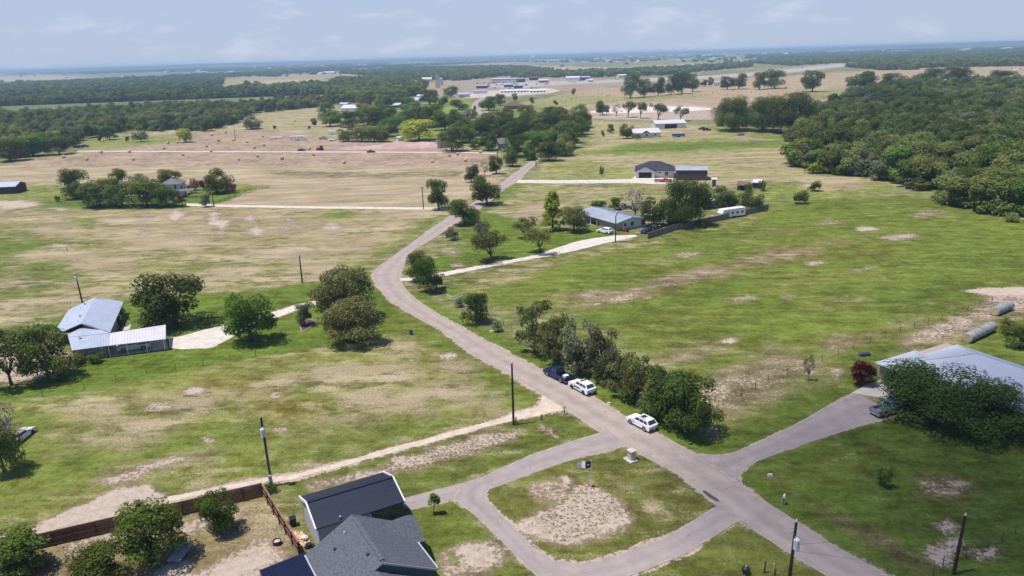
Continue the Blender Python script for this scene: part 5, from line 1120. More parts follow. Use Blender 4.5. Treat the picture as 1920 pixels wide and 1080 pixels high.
# --- the pale green house in the middle
O = (32.2, 221.9); DG = 30
t = thing('green_house', 'pale green and tan house with long grey metal roof and porch', 'house', (*O, 0), R(DG))
w = MB(); w.box(.3, 11.6, .3, 9.0, 0, 2.6); w.box(2.8, 11.6, 9.01, 20.5, 0, 2.6); w.build('wall', M['tan_wall'], t)
w = MB(); w.box(2.6, 11.66, .22, .29, 0, 2.6); w.mesh([(.3, .25, 2.61), (11.6, .25, 2.61), (6, .25, 3.6), (.3, .40, 2.61), (11.6, .40, 2.61), (6, .40, 3.6)], [(0, 1, 2), (5, 4, 3), (0, 2, 5, 3), (1, 4, 5, 2)]); w.build('gable_wall', M['green_wall'], t)
ap = [(-.4, -.35, 2.55), (-.4, 21, 2.55), (6, 21, 3.8), (6, -.35, 3.8)]; bp_ = [(6, -.35, 3.8), (6, 21, 3.8), (12.2, 21, 2.6), (12.2, -.35, 2.6)]
r = MB(); r.slab(ap, .12); r.slab(bp_, .12); ro = r.build('roof', M['roof_grey2'], t)
k = MB(); ribs(k, *ap, .6); ribs(k, *bp_, .6); stuff(k.build('roof_seam', M['roof_grey2'], ro))
for y in (9.6, 13, 16.6, 20.4):
    c = MB(); c.box(-.1, .05, y, y + .15, 0, 2.5); c.build('porch_post', M['white'], t)
for x, w_, z, h in ((3.6, 1.0, 1.0, 1.1), (6.3, 1.3, .9, 1.3), (10.6, 1.7, .7, 1.5)): window(t, '-y', x, .22, z, w_, h)
window(t, '-x', 2.8, 14, .9, 1.6, 1.2); c = MB(); c.box(2.72, 2.79, 10.2, 11.2, 0, 2.1); c.build('door', M['brown_wall'], t)
c = MB(); c.tube([(6.4, 12, 3.7), (6.4, 12, 4.4)], [.2, .2], 8); c.build('flue', M['steel'], ro)
# --- the new house, its shed, the small sheds
O = G(1192, 334)[:2]; t = thing('new_house', 'new white house with dark hip roof and wide black garage door', 'house', (*map(float, O), 0), R(-10))
w = MB(); w.box(0, 8.0, 0, 13, 0, 3.0); w.box(8.01, 16.2, 1.6, 13, 0, 3.0); w.build('wall', M['white_wall'], t)
hip_roof(t, 0, 16.2, 1.0, 13, 3.0, 6.3, 'shingle_dark', .5)
r = MB(); r.slab([(-.5, -.6, 2.98), (4, -.6, 5.0), (4, 5.5, 5.0), (-.5, 1, 2.98)], .14); r.slab([(4, -.6, 5.0), (8.5, -.6, 2.98), (8.5, 1, 2.98), (4, 5.5, 5.0)], .14); r.build('porch_roof', M['shingle_dark'], t)
g = MB(); g.mesh([(.3, 0, 3.01), (7.7, 0, 3.01), (4, 0, 4.75), (.3, .15, 3.01), (7.7, .15, 3.01), (4, .15, 4.75)], [(0, 1, 2), (5, 4, 3), (0, 2, 5, 3), (1, 4, 5, 2)]); g.build('gable_wall', M['white_wall'], t)
c = MB(); c.box(1.3, 6.7, -.07, -.01, .05, 2.45); c.build('garage_door', M['dark'], t)
window(t, '-y', 10.2, 1.6, 1.9, 1.1, .5); window(t, '-y', 13, 1.6, .8, 1.4, 1.6)
c = MB(); c.box(16.5, 17.4, 2.5, 3.4, 0, 1); c.build('air_conditioner', M['steel'], t)
O = G(1268, 338)[:2]; t = gable('brown_shed', 'big dark brown metal shed with grey roof beside the new house', 'shed', O, -10.5, 12.6, 9, 4.2, 5.2, 'brown_wall', 'roof_grey2', .25, .8)
c = MB(); c.box(12.62, 12.68, 2.5, 6.5, .05, 3.4); c.build('roller_door', M['steel'], t)
def far_building(a, b, yb_a, yb_b, depth, eave, ridge, wall, roof, label, name='house', cat='house', hipped=False, group=None, rib=0, win=0, door=False):
    p, q = G(a, yb_a), G(b, yb_b); Ln = float(np.hypot(*(q - p)[:2])); dg = math.degrees(math.atan2(q[1] - p[1], q[0] - p[0]))
    t = (hip if hipped else gable)(name, label, cat, p[:2], dg, Ln, depth, eave, ridge, wall, roof, group=group)
    for i in range(win): window(t, '-y', Ln * (i + .6) / (win + .2), 0, 1.0, min(1.3, Ln / (win + 2)), 1.2)
    if door: c = MB(); c.box(Ln * .3, Ln * .7, -.08, -.01, .05, eave * .82); c.build('door', M['dark'], t)
    return t
far_building(1335.5, 1342, 350, 350, 2, 3.0, 3.4, 'slate_wall', 'roof_white', 'small grey tank shed with pale lid beyond the big brown shed', 'tank_shed', 'shed')
far_building(1382, 1400, 357, 358, 4, 2.2, 3.2, 'slate_wall', 'brown_roof', 'little shed with rust pink roof among bushes', 'tin_shed', 'shed', door=True)
far_building(1411, 1424, 353, 354, 4, 2.4, 3.2, 'brown_wall', 'roof_white', 'little shed with white roof among bushes', 'tin_shed', 'shed')
t = far_building(303, 341, 371, 369, 8, 5.2, 7.4, 'white_wall', 'shingle_mid', 'two storey white farmhouse with grey hip roof among trees', 'farmhouse', 'house', True, win=3)
window(t, '-y', 6.0, 0, 3.6, 1.0, 1.3); window(t, '-y', 8.4, 0, 3.6, .9, 1.0)
r = MB(); r.slab([(5.5, -2.4, 2.7), (13.4, -2.4, 2.7), (13.4, -.02, 3.3), (5.5, -.02, 3.3)], .12); r.build('porch_roof', M['shingle_mid'], t)
for x in (5.7, 8.3, 10.8, 13.2): c = MB(); c.box(x - .08, x + .08, -2.3, -2.14, 0, 2.55); c.build('porch_post', M['white'], t)
t = far_building(-40, 31, 366, 363, 9, 3.2, 4.6, 'red_barn', 'roof_grey', 'dark red barn with pale metal roof cut by the left edge', 'barn', 'barn', rib=0)
t = far_building(131, 152, 369, 368, 5, 2.4, 3.0, 'red_barn', 'brown_wall', 'low dark shed under the tree left of the farmhouse grove', 'low_shed', 'shed')
t = far_building(1187, 1238, 259, 257, 12, 3.0, 5.2, 'white_wall', 'roof_white', 'white house with pale metal roof and small gable in the distance', 'white_house', 'house', win=3)
r = MB(); r.slab([(5, -1.4, 3.0), (8, -1.4, 4.6), (8, 5, 4.6), (5, 1.5, 3.0)], .1); r.slab([(8, -1.4, 4.6), (11, -1.4, 3.0), (11, 1.5, 3.0), (8, 5, 4.6)], .1); r.build('dormer_roof', M['roof_white'], t)
t = far_building(1229, 1286, 242, 240, 14, 3.6, 5.4, 'white_wall', 'roof_white', 'cream workshop with white roof and dark open bay', 'workshop', 'shed', door=True)
# --- village and far buildings
for row in (
 (640, 672, 209, 209, 12, 3.5, 6.5, 'white_wall', 'roof_white', 'white roofed barn among the village trees'),
 (637, 651, 203, 203, 8, 5, 6, 'white_wall', 'roof_white', 'small tall white shed behind the white roofed barn'),
 (722, 752, 203, 202, 10, 3, 5, 'slate_wall', 'roof_white', 'blue walled house with white roof among village trees'),
 (780, 802, 193, 192, 12, 3, 6, 'white_wall', 'roof_white', 'white house with striped pale roofs in the village'),
 (781, 793, 186, 186, 10, 4, 6, 'white_wall', 'roof_white', 'pale house behind the striped roofed village house'),
 (860, 881, 183, 182, 12, 4, 6, 'grey_wall', 'roof_grey', 'pale blue roofed house left of the far road bend'),
 (820, 836, 278, 277, 6, 3, 4.4, 'white_wall', 'shingle_mid', 'small white cottage behind the earth heap'),
 (934, 954, 279, 278, 7, 3, 5.5, 'tan_wall', 'shingle_mid', 'cottage with brown grey roof near the red leaved tree'),
 (946, 981, 205, 204, 14, 3, 6.5, 'brick_wall', 'shingle_brown', 'brick house with reddish brown hip roof on the green slope'),
 (747, 757, 267, 266, 4, 3, 3.6, 'white_wall', 'roof_white', 'small white trailer home left of the yellow green tree'),
 (887, 914, 176, 175, 14, 4, 4.6, 'white_wall', 'roof_grey', 'long flat white roofed building at the highway lot'),
 (922, 968, 156, 155, 30, 8, 9, 'grey_wall', 'roof_white', 'biggest pale grey warehouse beside the highway'),
 (967, 985, 155, 154, 28, 7, 8, 'slate_wall', 'roof_grey', 'blue grey warehouse adjoining the biggest warehouse'),
 (994, 1010, 150.5, 150, 18, 5, 7, 'red_barn', 'shingle_brown', 'red roofed building along the highway'),
 (1010, 1028, 155, 154.5, 18, 4, 6, 'brick_wall', 'roof_white', 'low building with pale roof left of the arched shed'),
 (1060, 1086, 152, 151.5, 25, 6, 9, 'white_wall', 'roof_white', 'white shed with rounded pale roof by the highway'),
 (1086, 1106, 151, 150.5, 25, 6, 8, 'slate_wall', 'roof_grey', 'shed with dark front beside the rounded pale roof'),
 (1103, 1113, 154.5, 154, 12, 4, 6, 'white_wall', 'roof_white', 'small white shed at the right end of the highway sheds'),
 (1160, 1176, 146, 145.5, 20, 5, 7, 'white_wall', 'roof_white', 'white building behind the tan field grove'),
 (1192, 1206, 142, 141, 20, 6, 9, 'white_wall', 'shingle_brown', 'pink roofed building behind the tan field grove'),
 (1338, 1350, 161, 160.5, 12, 5, 5.6, 'white_wall', 'roof_white', 'white tin shed standing on the tan field'),
 (676, 716, 174, 173, 20, 5, 7, 'grey_wall', 'roof_grey', 'mottled grey shed at the left end of the highway'),
 (725, 750, 172, 171, 18, 5, 6, 'dark', 'roof_white', 'dark open shed beside the mottled grey shed'),
 (752, 780, 167, 166, 18, 4, 5, 'white_wall', 'roof_grey', 'greenish white long shed by the highway'),
 (791, 809, 153, 152.5, 18, 5, 9, 'white_wall', 'roof_white', 'white house on the wooded rise above the highway'),
 (606, 626, 139, 138.5, 25, 6, 10, 'white_wall', 'roof_white', 'white farm building on the far pasture'),
 (595, 602, 140, 140, 14, 5, 8, 'white_wall', 'roof_white', 'little white shed left of the far farm building'),
 (207, 217, 165, 164.5, 14, 4, 6, 'white_wall', 'roof_white', 'white roofed house deep in the left hand woods'),
 (14, 26, 172, 171.5, 14, 4, 6, 'white_wall', 'roof_white', 'leftmost white farm building beyond the dark hedge'),
 (53, 68, 170, 169.5, 14, 4, 6, 'brick_wall', 'roof_white', 'middle farm building beyond the dark hedge'),
 (80, 96, 169, 168.5, 14, 4, 6, 'brick_wall', 'shingle_brown', 'reddish farm building beyond the dark hedge'),
 (128, 136, 147, 146.5, 16, 5, 8, 'white_wall', 'roof_white', 'pale building on the far left tan strip'),
 (372, 388, 137, 136.5, 25, 6, 9, 'white_wall', 'roof_white', 'white building in the far left trees'),
 (430, 440, 136, 135.5, 22, 6, 9, 'white_wall', 'roof_white', 'white building near the far left green field'),
 (1136, 1168, 111.5, 111, 60, 18, 24, 'tan_wall', 'shingle_brown', 'large cream building complex before the far tree line'),
 (1174, 1184, 110, 109.5, 50, 16, 22, 'white_wall', 'roof_white', 'smaller cream building right of the far complex'),
 (1088, 1104, 104.5, 104, 60, 14, 18, 'white_wall', 'roof_white', 'low white building under the far horizon'),
 (1668, 1700, 98.5, 98, 60, 10, 12, 'white_wall', 'roof_white', 'long white roof in the far right trees'),
 (1786, 1806, 95, 94.5, 60, 14, 20, 'tan_wall', 'shingle_brown', 'brown roofed block near the far right highway'),
 (1810, 1822, 99, 98.5, 40, 18, 22, 'white_wall', 'roof_white', 'white tall block near the far right highway'),
 (1890, 1900, 94, 93.5, 50, 14, 18, 'white_wall', 'roof_white', 'white building at the far right end of the horizon'),
 (1458, 1472, 121, 120.5, 30, 7, 12, 'green_wall', 'green_box', 'green roofed building beside the far highway'),
 (1476, 1490, 119.5, 119, 30, 7, 12, 'red_barn', 'shingle_brown', 'red roofed building beside the far highway'),
 (1530, 1542, 114.5, 114, 30, 8, 11, 'white_wall', 'roof_white', 'white roofed building beside the far highway'),
): far_building(*row, group='far buildings seen over the fields', hipped=('hip roof' in row[-1]))
rr = random.Random(4)
for i in range(26):
    x = rr.uniform(1100, 1880); y = 131 - 54 * x / 1920 + rr.uniform(8, 22)
    far_building(x, x + rr.uniform(5, 9), y, y - .2, 30, 8, 12, 'white_wall', rr.choice(['roof_white', 'roof_grey', 'shingle_brown']), 'tiny pale house in the hazy country along the horizon', 'distant_house', 'house', group='tiny houses along the horizon')
for i in range(14):
    x = rr.uniform(60, 900); y = 131 - 54 * x / 1920 + rr.uniform(7, 16)
    far_building(x, x + rr.uniform(4, 7), y, y - .15, 40, 10, 14, 'white_wall', 'roof_white', 'tiny pale house in the hazy country along the horizon', 'distant_house', 'house', group='tiny houses along the horizon')
# --- tower, water tower, masts, white tanks
g = G(821, 165); t = thing('concrete_tower', 'beige square tower standing beside the highway', 'tower', g); c = MB(); c.box(-3.5, 3.5, -3.5, 3.5, 0, 20); c.build('shaft', M['limestone'], t); c = MB(); c.box(-4, 4, -4, 4, 20, 21.5); c.build('cap', M['concrete'], t)
g = G(827, 160); t = thing('grain_bin', 'pale blue bin right of the beige tower', 'bin', g); c = MB(); c.tube([(0, 0, 0), (0, 0, 13)], [4, 4], 14); c.build('shell', M['roof_grey'], t); c = MB(); c.tube([(0, 0, 13), (0, 0, 15)], [4.2, .4], 14); c.build('roof', M['roof_grey'], t)
g = G(778, 161); t = thing('storage_tank', 'squat white storage tank above the highway sheds', 'tank', g); c = MB(); c.tube([(0, 0, 0), (0, 0, 9)], [8, 8], 18); c.build('shell', M['white_wall'], t); c = MB(); c.tube([(0, 0, 9), (0, 0, 10.5)], [8.2, 1], 18); c.build('roof', M['roof_white'], t)
g = G(1000, 118); t = thing('water_tower', 'white water tower rising on the far horizon', 'tower', g); c = MB(); c.tube([(0, 0, 0), (0, 0, 34)], [3, 3], 8); c.build('stem', M['white_wall'], t); c = MB(); c.tube([(0, 0, 33), (0, 0, 37), (0, 0, 42), (0, 0, 46)], [3, 10, 10, 3], 14); c.build('tank', M['white'], t)
for x, y, h, l in ((97, 137, 42, 'left thin mast on the horizon'), (186, 136, 40, 'second thin mast on the horizon'), (656, 168, 22, 'slim pole beside the left end of the highway'), (1133, 150, 18, 'white sign pylon behind the highway sheds'), (565, 180, 24, 'left light mast over the dark hedge'), (573, 180, 26, 'right light mast over the dark hedge'), (381, 186, 16, 'small mast in the gap between hedge and wood')):
    g = G(x, y); t = thing('mast', l, 'mast', g); c = MB(); c.tube([(0, 0, 0), (0, 0, h)], [.5, .3], 6); c.build('shaft', M['steel'], t); c = MB(); c.box(-1.2, 1.2, -.3, .3, h - 1, h); c.build('head', M['white'], t)
for i in range(14):
    x = 940 + i * 6.1; g = G(x, 173.6 - i * .18 + (1 if i > 8 else 0)); t = thing('storage_unit', 'white rounded storage unit in the row beside the highway lot', 'container', g, R(8), 'row of white storage units'); c = MB()
    c.mesh([(x_, y_, z_) for x_ in (-1.9, 1.9) for y_, z_ in ((-6, 0), (6, 0), (6, 2.4), (3.6, 4), (-3.6, 4), (-6, 2.4))], [(0, 1, 2, 3, 4, 5), (11, 10, 9, 8, 7, 6)] + [(k, (k + 1) % 6, (k + 1) % 6 + 6, k + 6) for k in range(6)]); c.build('shell', M['white'], t)
    c = MB(); c.box(-1.2, 1.2, -6.1, -6.02, .1, 2.2); c.build('door', M['slate_wall'], t)
for x0, x1, y, lab in ((893, 915, 166, 'long grey canopy roof on the highway lot'), (945, 962, 164, 'second canopy roof on the highway lot'), (964, 980, 166, 'blue white canopy at the right of the highway lot')):
    far_building(x0, x1, y, y - .5, 8, 4.5, 5, 'slate_wall', 'roof_white', lab, 'canopy', 'canopy')
rr = random.Random(8)
for i in range(60):
    x = rr.uniform(885, 1040); g = G(x, rr.choice([156.5, 158.5, 160, 163, 166]) + rr.uniform(-.4, .4)); t = thing('parked_vehicle', 'tiny vehicle on the pale lot beside the highway', 'vehicle', g, rr.uniform(0, 3), 'vehicles on the highway lot')
    c = MB(); c.box(-2.6, 2.6, -1, 1, .3, 1.2); c.box(-1.6, 1.2, -.85, .85, 1.2, 2.0); c.build('body', M[rr.choice(['white_car', 'black_car', 'silver_car', 'navy_car', 'white_car', 'red'])], t, bevel=.1)
for i in range(16):
    x = rr.uniform(1130, 1580); k = (x - 1080) / 500; g = G(x, 154.5 - 33 * k ** 1.25 - rr.uniform(0, 2.5)); t = thing('road_vehicle', 'tiny vehicle travelling on the pale highway', 'vehicle', g, R(25), 'vehicles on the far highway')
    l = rr.choice([2.4, 2.6, 8]); c = MB(); c.box(-l, l, -1.2, 1.2, .4, 1.4 if l < 3 else 3.8); c.build('body', M[rr.choice(['white_car', 'silver_car', 'white_car', 'black_car'])], t, bevel=.1)
# --- earth heap, quarry
def mound(name, label, xs, y, hgt, m, n=5, seed=1, spread=.9):
    r_ = np.random.default_rng(seed); a, b = G(xs[0], y), G(xs[1], y); c0 = (a + b) / 2; Lh = np.hypot(*(b - a)[:2]) / 2; gx, gy = np.meshgrid(np.linspace(-1, 1, 46), np.linspace(-1, 1, 20)); X = gx * Lh; Y = gy * Lh * .42
    e = np.clip(1 - (gx ** 2 + gy ** 2), 0, 1) ** .6; z = hgt * e * (0.25 + 1.1 * vnoise(X + 500 * seed, Y + 77, Lh * .35, seed, 4)) - .05
    mb = MB(); W_ = gx.shape[1]; vs = np.column_stack([X.ravel(), Y.ravel(), z.ravel()]); mb.mesh(vs, [(r0 * W_ + i, r0 * W_ + i + 1, (r0 + 1) * W_ + i + 1, (r0 + 1) * W_ + i) for r0 in range(gx.shape[0] - 1) for i in range(W_ - 1)])
    o = mb.build(name, M[m], smooth=True); o.location = (c0[0], c0[1], 0); return tag(o, label, 'earth heap')
mound('earth_heap', 'long heap of pink brown soil beside the farm track', (690, 840), 275, 3.2, 'soil', seed=3)
mound('earth_heap', 'low dark edged soil ridge left of the long heap', (640, 720), 278, 1.6, 'soil', seed=4)
mound('spoil_bank', 'bank of pale pink earth behind the row of trees', (1110, 1338), 207, 4.0, 'quarry', seed=6)
# ------------------------------------------------------------------ fences, poles
def polyline(px): return [Vector((*G(*p)[:2], 0)) for p in px]
def board_fence(label, pts, h, wood, rail, name='board_fence', inner=-1, step=2.4, pick=.14, post_ext=0.0, gap=.012):
    base = pts[0]; t = thing(name, label, 'fence', base); P = [p - base for p in pts]; pk = MB()
    for a, b in zip(P, P[1:]):
        d = (b - a); L_ = d.length; d.normalize(); nrm = Vector((-d.y, d.x, 0)) * inner
        n = int(L_ / pick)
        for i in range(n):
            q = a + d * (i + .5) * L_ / n; hh = h * random.uniform(.985, 1.015); w = L_ / n - gap
            e = d * w / 2; th_ = nrm * .02
            pk.mesh([q - e - th_, q + e - th_, q + e + th_, q - e + th_] + [v + Vector((0, 0, hh)) for v in (q - e - th_, q + e - th_, q + e + th_, q - e + th_)], [(4, 5, 6, 7), (0, 1, 5, 4), (1, 2, 6, 5), (2, 3, 7, 6), (3, 0, 4, 7)])
        m = max(1, round(L_ / step))
        for i in range(m + 1):
            q = a + d * L_ * i / m + nrm * .11; c = MB(); c.box(q.x - .06, q.x + .06, q.y - .06, q.y + .06, -.1, h * .97 + post_ext); c.build('post', M[wood], t)
        for i in range(m):
            for z in (.25, h * .52, h * .9):
                c = MB(); c.bar(a + d * L_ * i / m + nrm * .06 + Vector((0, 0, z)), a + d * L_ * (i + 1) / m + nrm * .06 + Vector((0, 0, z)), .05, .1); c.build('rail', M[rail], t)
    c = MB()
    for a, b in zip(P, P[1:]): c.bar(a + Vector((0, 0, h + .03)), b + Vector((0, 0, h + .03)), .14, .04)
    c.build('cap_rail', M[rail], t)
    stuff(pk.build('picket', M[wood], t)); return t
a = G(52, 1034)[:2]; b = G(494, 930)[:2]; c_ = G(563, 1043)[:2]; a0 = G(66, 1090)[:2]
V3 = lambda q: Vector((float(q[0]), float(q[1]), 0))
board_fence('tall red brown board fence round the back yard along the pale track', [V3(a0), V3(a), V3(b), V3(c_)], 1.85, 'fence_wood', 'fence_rail', inner=-1)
board_fence('weathered grey board fence along the yard of parked vehicles', polyline([(1214, 448), (1262, 433), (1330, 418), (1400, 403), (1440, 393)]), 1.8, 'fence_old', 'fence_old', pick=.3)
def wire_fence(label, px, step, h, wood='post_wood', wires=3, rail=False, name='wire_fence', r=.05):
    P = polyline(px); base = P[0]; t = thing(name, label, 'fence', base); P = [p - base for p in P]; wr = MB(); pm = None; prev = None
    for a, b in zip(P, P[1:]):
        n = max(1, round((b - a).length / step))
        for i in range(n + (1 if b is P[-1] else 0)):
            q = a.lerp(b, i / n); c = MB(); hh = h * random.uniform(.9, 1.1); c.tube([(q.x, q.y, -.1), (q.x + random.uniform(-.04, .04), q.y, hh)], [r, r * .9], 6); c.build('post', M[wood], t)
        for k in range(wires):
            z = h * (k + .6) / wires
            if rail: c = MB(); c.bar(a + Vector((0, 0, z)), b + Vector((0, 0, z)), .08, .12); c.build('rail', M[wood], t)
            else: wr.bar(a + Vector((0, 0, z)), b + Vector((0, 0, z)), .012)
    if not rail: wr.build('wire', M['wire'], t)
    return t
wire_fence('wire fence between the mown lawn and the rough pasture on the left', [(0, 758), (158, 730), (217, 712), (275, 701), (330, 695), (480, 668)], 5, 1.2)
wire_fence('wire fence from the rail gate down to the hedgerow', [(870, 562), (915, 590), (960, 622), (1000, 655)], 4, 1.2)
wire_fence('wire fence across the bare corner of the green field', [(1340, 754), (1390, 742), (1440, 716), (1510, 690), (1600, 655), (1660, 632), (1740, 608), (1860, 566)], 5, 1.25)
wire_fence('brown rail fence of the farmhouse lawn', [(402, 384), (440, 370), (480, 358), (505, 352)], 4, 1.3, rail=True, wires=2, name='rail_fence', r=.08)
wire_fence('wire fence along the lower side of the new house drive', [(985, 347), (1080, 346), (1180, 345)], 6, 1.2)
wire_fence('wire fence by the bottom right dirt patch', [(1730, 1100), (1768, 1062), (1852, 1030), (1903, 1000)], 3, 1.3)
wire_fence('line of posts crossing the rough far field', [(1450, 402), (1530, 395), (1600, 372), (1690, 350)], 8, 1.2)
t = wire_fence('short weathered white rail gate beside the dense bush', [(838, 560), (848, 565), (870, 556)], 3.2, 1.2, 'white_wall', 2, True, 'rail_gate', .07)
wire_fence('white pipe gate at the far corner of the green field', [(1678, 362), (1696, 361)], 3, 2.4, 'white', 2, True, 'pipe_gate', .08)
for x, yb, yt, l in ((1433, 1074, 1052, 'left leaning short post near the bottom edge'), (1015, 788, 777, 'single short dark post in the verge by the track'), (967, 794, 782, 'short fence post right beside the middle pole'), (126, 471, 465, 'dark short post alone in the dry pasture')):
    g = G(x, yb); h = height_at(g, yt); c = MB(); c.tube([(0, 0, -.1), (.05, 0, h)], [.11, .1], 8); o = c.build('wood_post', M['post_wood']); o.location = tuple(g); tag(o, l, 'post')
g = G(1452, 1085); t = thing('marker_post', 'short post with pale yellow marker tube near the bottom edge', 'post', g); h = height_at(g, 1066); c = MB(); c.tube([(0, 0, 0), (0, 0, h)], [.12, .12], 8); c.build('post', M['post_wood'], t); c = MB(); c.tube([(-.12, .1, h * .6), (-.12, .1, h + .55)], [.06, .06], 8); c.build('marker_tube', M['yellow'], t)
def pole(label, base, top_y, transformer=None, lean=0.0, arm=None, r=.16, lamp=False, meter=False, top='steel'):
    g = G(*base); h = height_at(g, top_y); t = thing('utility_pole', label, 'utility pole', g); c = MB(); tx = lean * h
    c.tube([(0, 0, -.2), (tx * .5, 0, h * .5), (tx, 0, h)], [r * 1.15, r, r * .78], 10); c.build('post', M['pole_wood'], t, smooth=False)
    P = lambda z: Vector((tx * z / h, 0, z))
    c = MB(); c.tube([P(h - .05), P(h + .12), P(h + .25)], [.13, .09, .06], 8); c.build('top_insulator', M['transformer'], t)
    if transformer:
        z = h * transformer; q = P(z); c = MB(); c.tube([q + Vector((.1, -.42, -.55)), q + Vector((.1, -.42, .5)), q + Vector((.1, -.42, .62))], [.30, .30, .2], 14); tr = c.build('transformer', M['transformer'], t)
        for dx in (-.08, .25): c = MB(); c.tube([q + Vector((dx, -.42, .6)), q + Vector((dx, -.42, .9))], [.05, .04], 6); c.build('bushing', M['steel'], tr)
        c = MB(); c.bar(q + Vector((.05, -.15, .1)), q + Vector((.08, -.3, .1)), .1, .3); c.build('bracket', M['steel'], tr)
        for dz in (1.0, 1.5): c = MB(); c.bar(P(z + dz), P(z + dz) + Vector((-.55, -.1, .05)), .05); c.build('cutout_arm', M['steel'], t)
    if arm: c = MB(); c.bar(P(h - .5) + Vector((-arm, 0, 0)), P(h - .5) + Vector((arm, 0, 0)), .1, .12); c.build('crossarm', M['post_wood'], t)
    if lamp:
        c = MB(); c.tube([P(h - .2), P(h + .2) + Vector((-.8, 0, 0)), P(h + .25) + Vector((-1.6, 0, 0))], [.05, .05, .04], 6); c.build('lamp_arm', M['steel'], t)
        c = MB(); c.box(-2.2 + tx, -1.5 + tx, -.15, .15, h + .18, h + .34); c.build('lamp_head', M['transformer'], t)
    if meter:
        c = MB(); c.box(-.2, .2, -.34, -.2, .9, 1.7); m_ = c.build('meter_box', M['transformer'], t); c = MB(); c.tube([(0, -.42, 1.35), (0, -.34, 1.35)], [.1, .1], 10); c.build('meter', M['glass'], m_)
        c = MB(); c.tube([(.12, -.2, .9), (.12, -.2, h * .93)], [.03, .03], 6); c.build('conduit', M['steel'], t)
    return t, g, h
pole('tall pole with meter box and transformer at the corner of the board fence', (510, 911), 782, .80, -.02, meter=True)
pole('bare black pole beside the pale track entrance', (963, 797), 681, None)
tr_, gA, hA = pole('pole with big pale transformer by the road at the bottom right', (1476, 1118), 978, .74, .02)
tq_, gB, hB = pole('thick plain leaning pole near the bottom right corner', (1788, 1076), 966, None, .02, r=.17)
pole('thin pole in the dry pasture behind the big oak', (567, 531), 475, .9)
pole('pole with small transformer behind the metal roofed house', (158, 582), 514, .88, -.03)
pole('tall pole on the farm drive near the lone tree', (794, 392), 350, None, arm=.8)
pole('pole standing on the white gravel drive by the white car', (1154, 454), 391, .86)
t_, g_, h_ = pole('pole with curved lamp arm at the corner of the green house', (1221, 437), 403, None, lamp=True)
pole('thin pole at the road where it enters the thicket', (1005, 312), 284, None, arm=.8)
pole('pole before the brown roofed cottage', (933, 296), 272, .8)
pole('thin pole on the edge of the mown field', (195, 269), 249, None)
pole('pole by the small bush on the mown field', (250, 265), 246, None)
pole('thin pole right of the yellow green bush', (442, 263), 240, None)
pole('thin pole beside the far bend of the road', (905, 213), 194, None)
pole('thin pole among the village trees', (866, 214), 194, None)
pole('thin pole on the farmhouse lawn', (401, 388), 363, None)
def wire(label, a, b, sag, n=14):
    a = Vector(a); b = Vector(b); c = MB(); pts = [a.lerp(b, i / n) - Vector((0, 0, sag * 4 * (i / n) * (1 - i / n))) for i in range(n + 1)]; c.tube(pts, [.014] * (n + 1), 4); o = c.build('power_line', M['wire']); return tag(o, label, 'power line')
wire('thin wire running from the transformer pole to the thick plain pole', (gA[0] + .2, gA[1], hA * .70), (gB[0], gB[1], hB - .1), .6)
wire('thin wire from the transformer pole out of the bottom right of the picture', (gA[0] + .2, gA[1], hA * .62), (gA[0] + 60, gA[1] - 12, 6.0), 1.2)
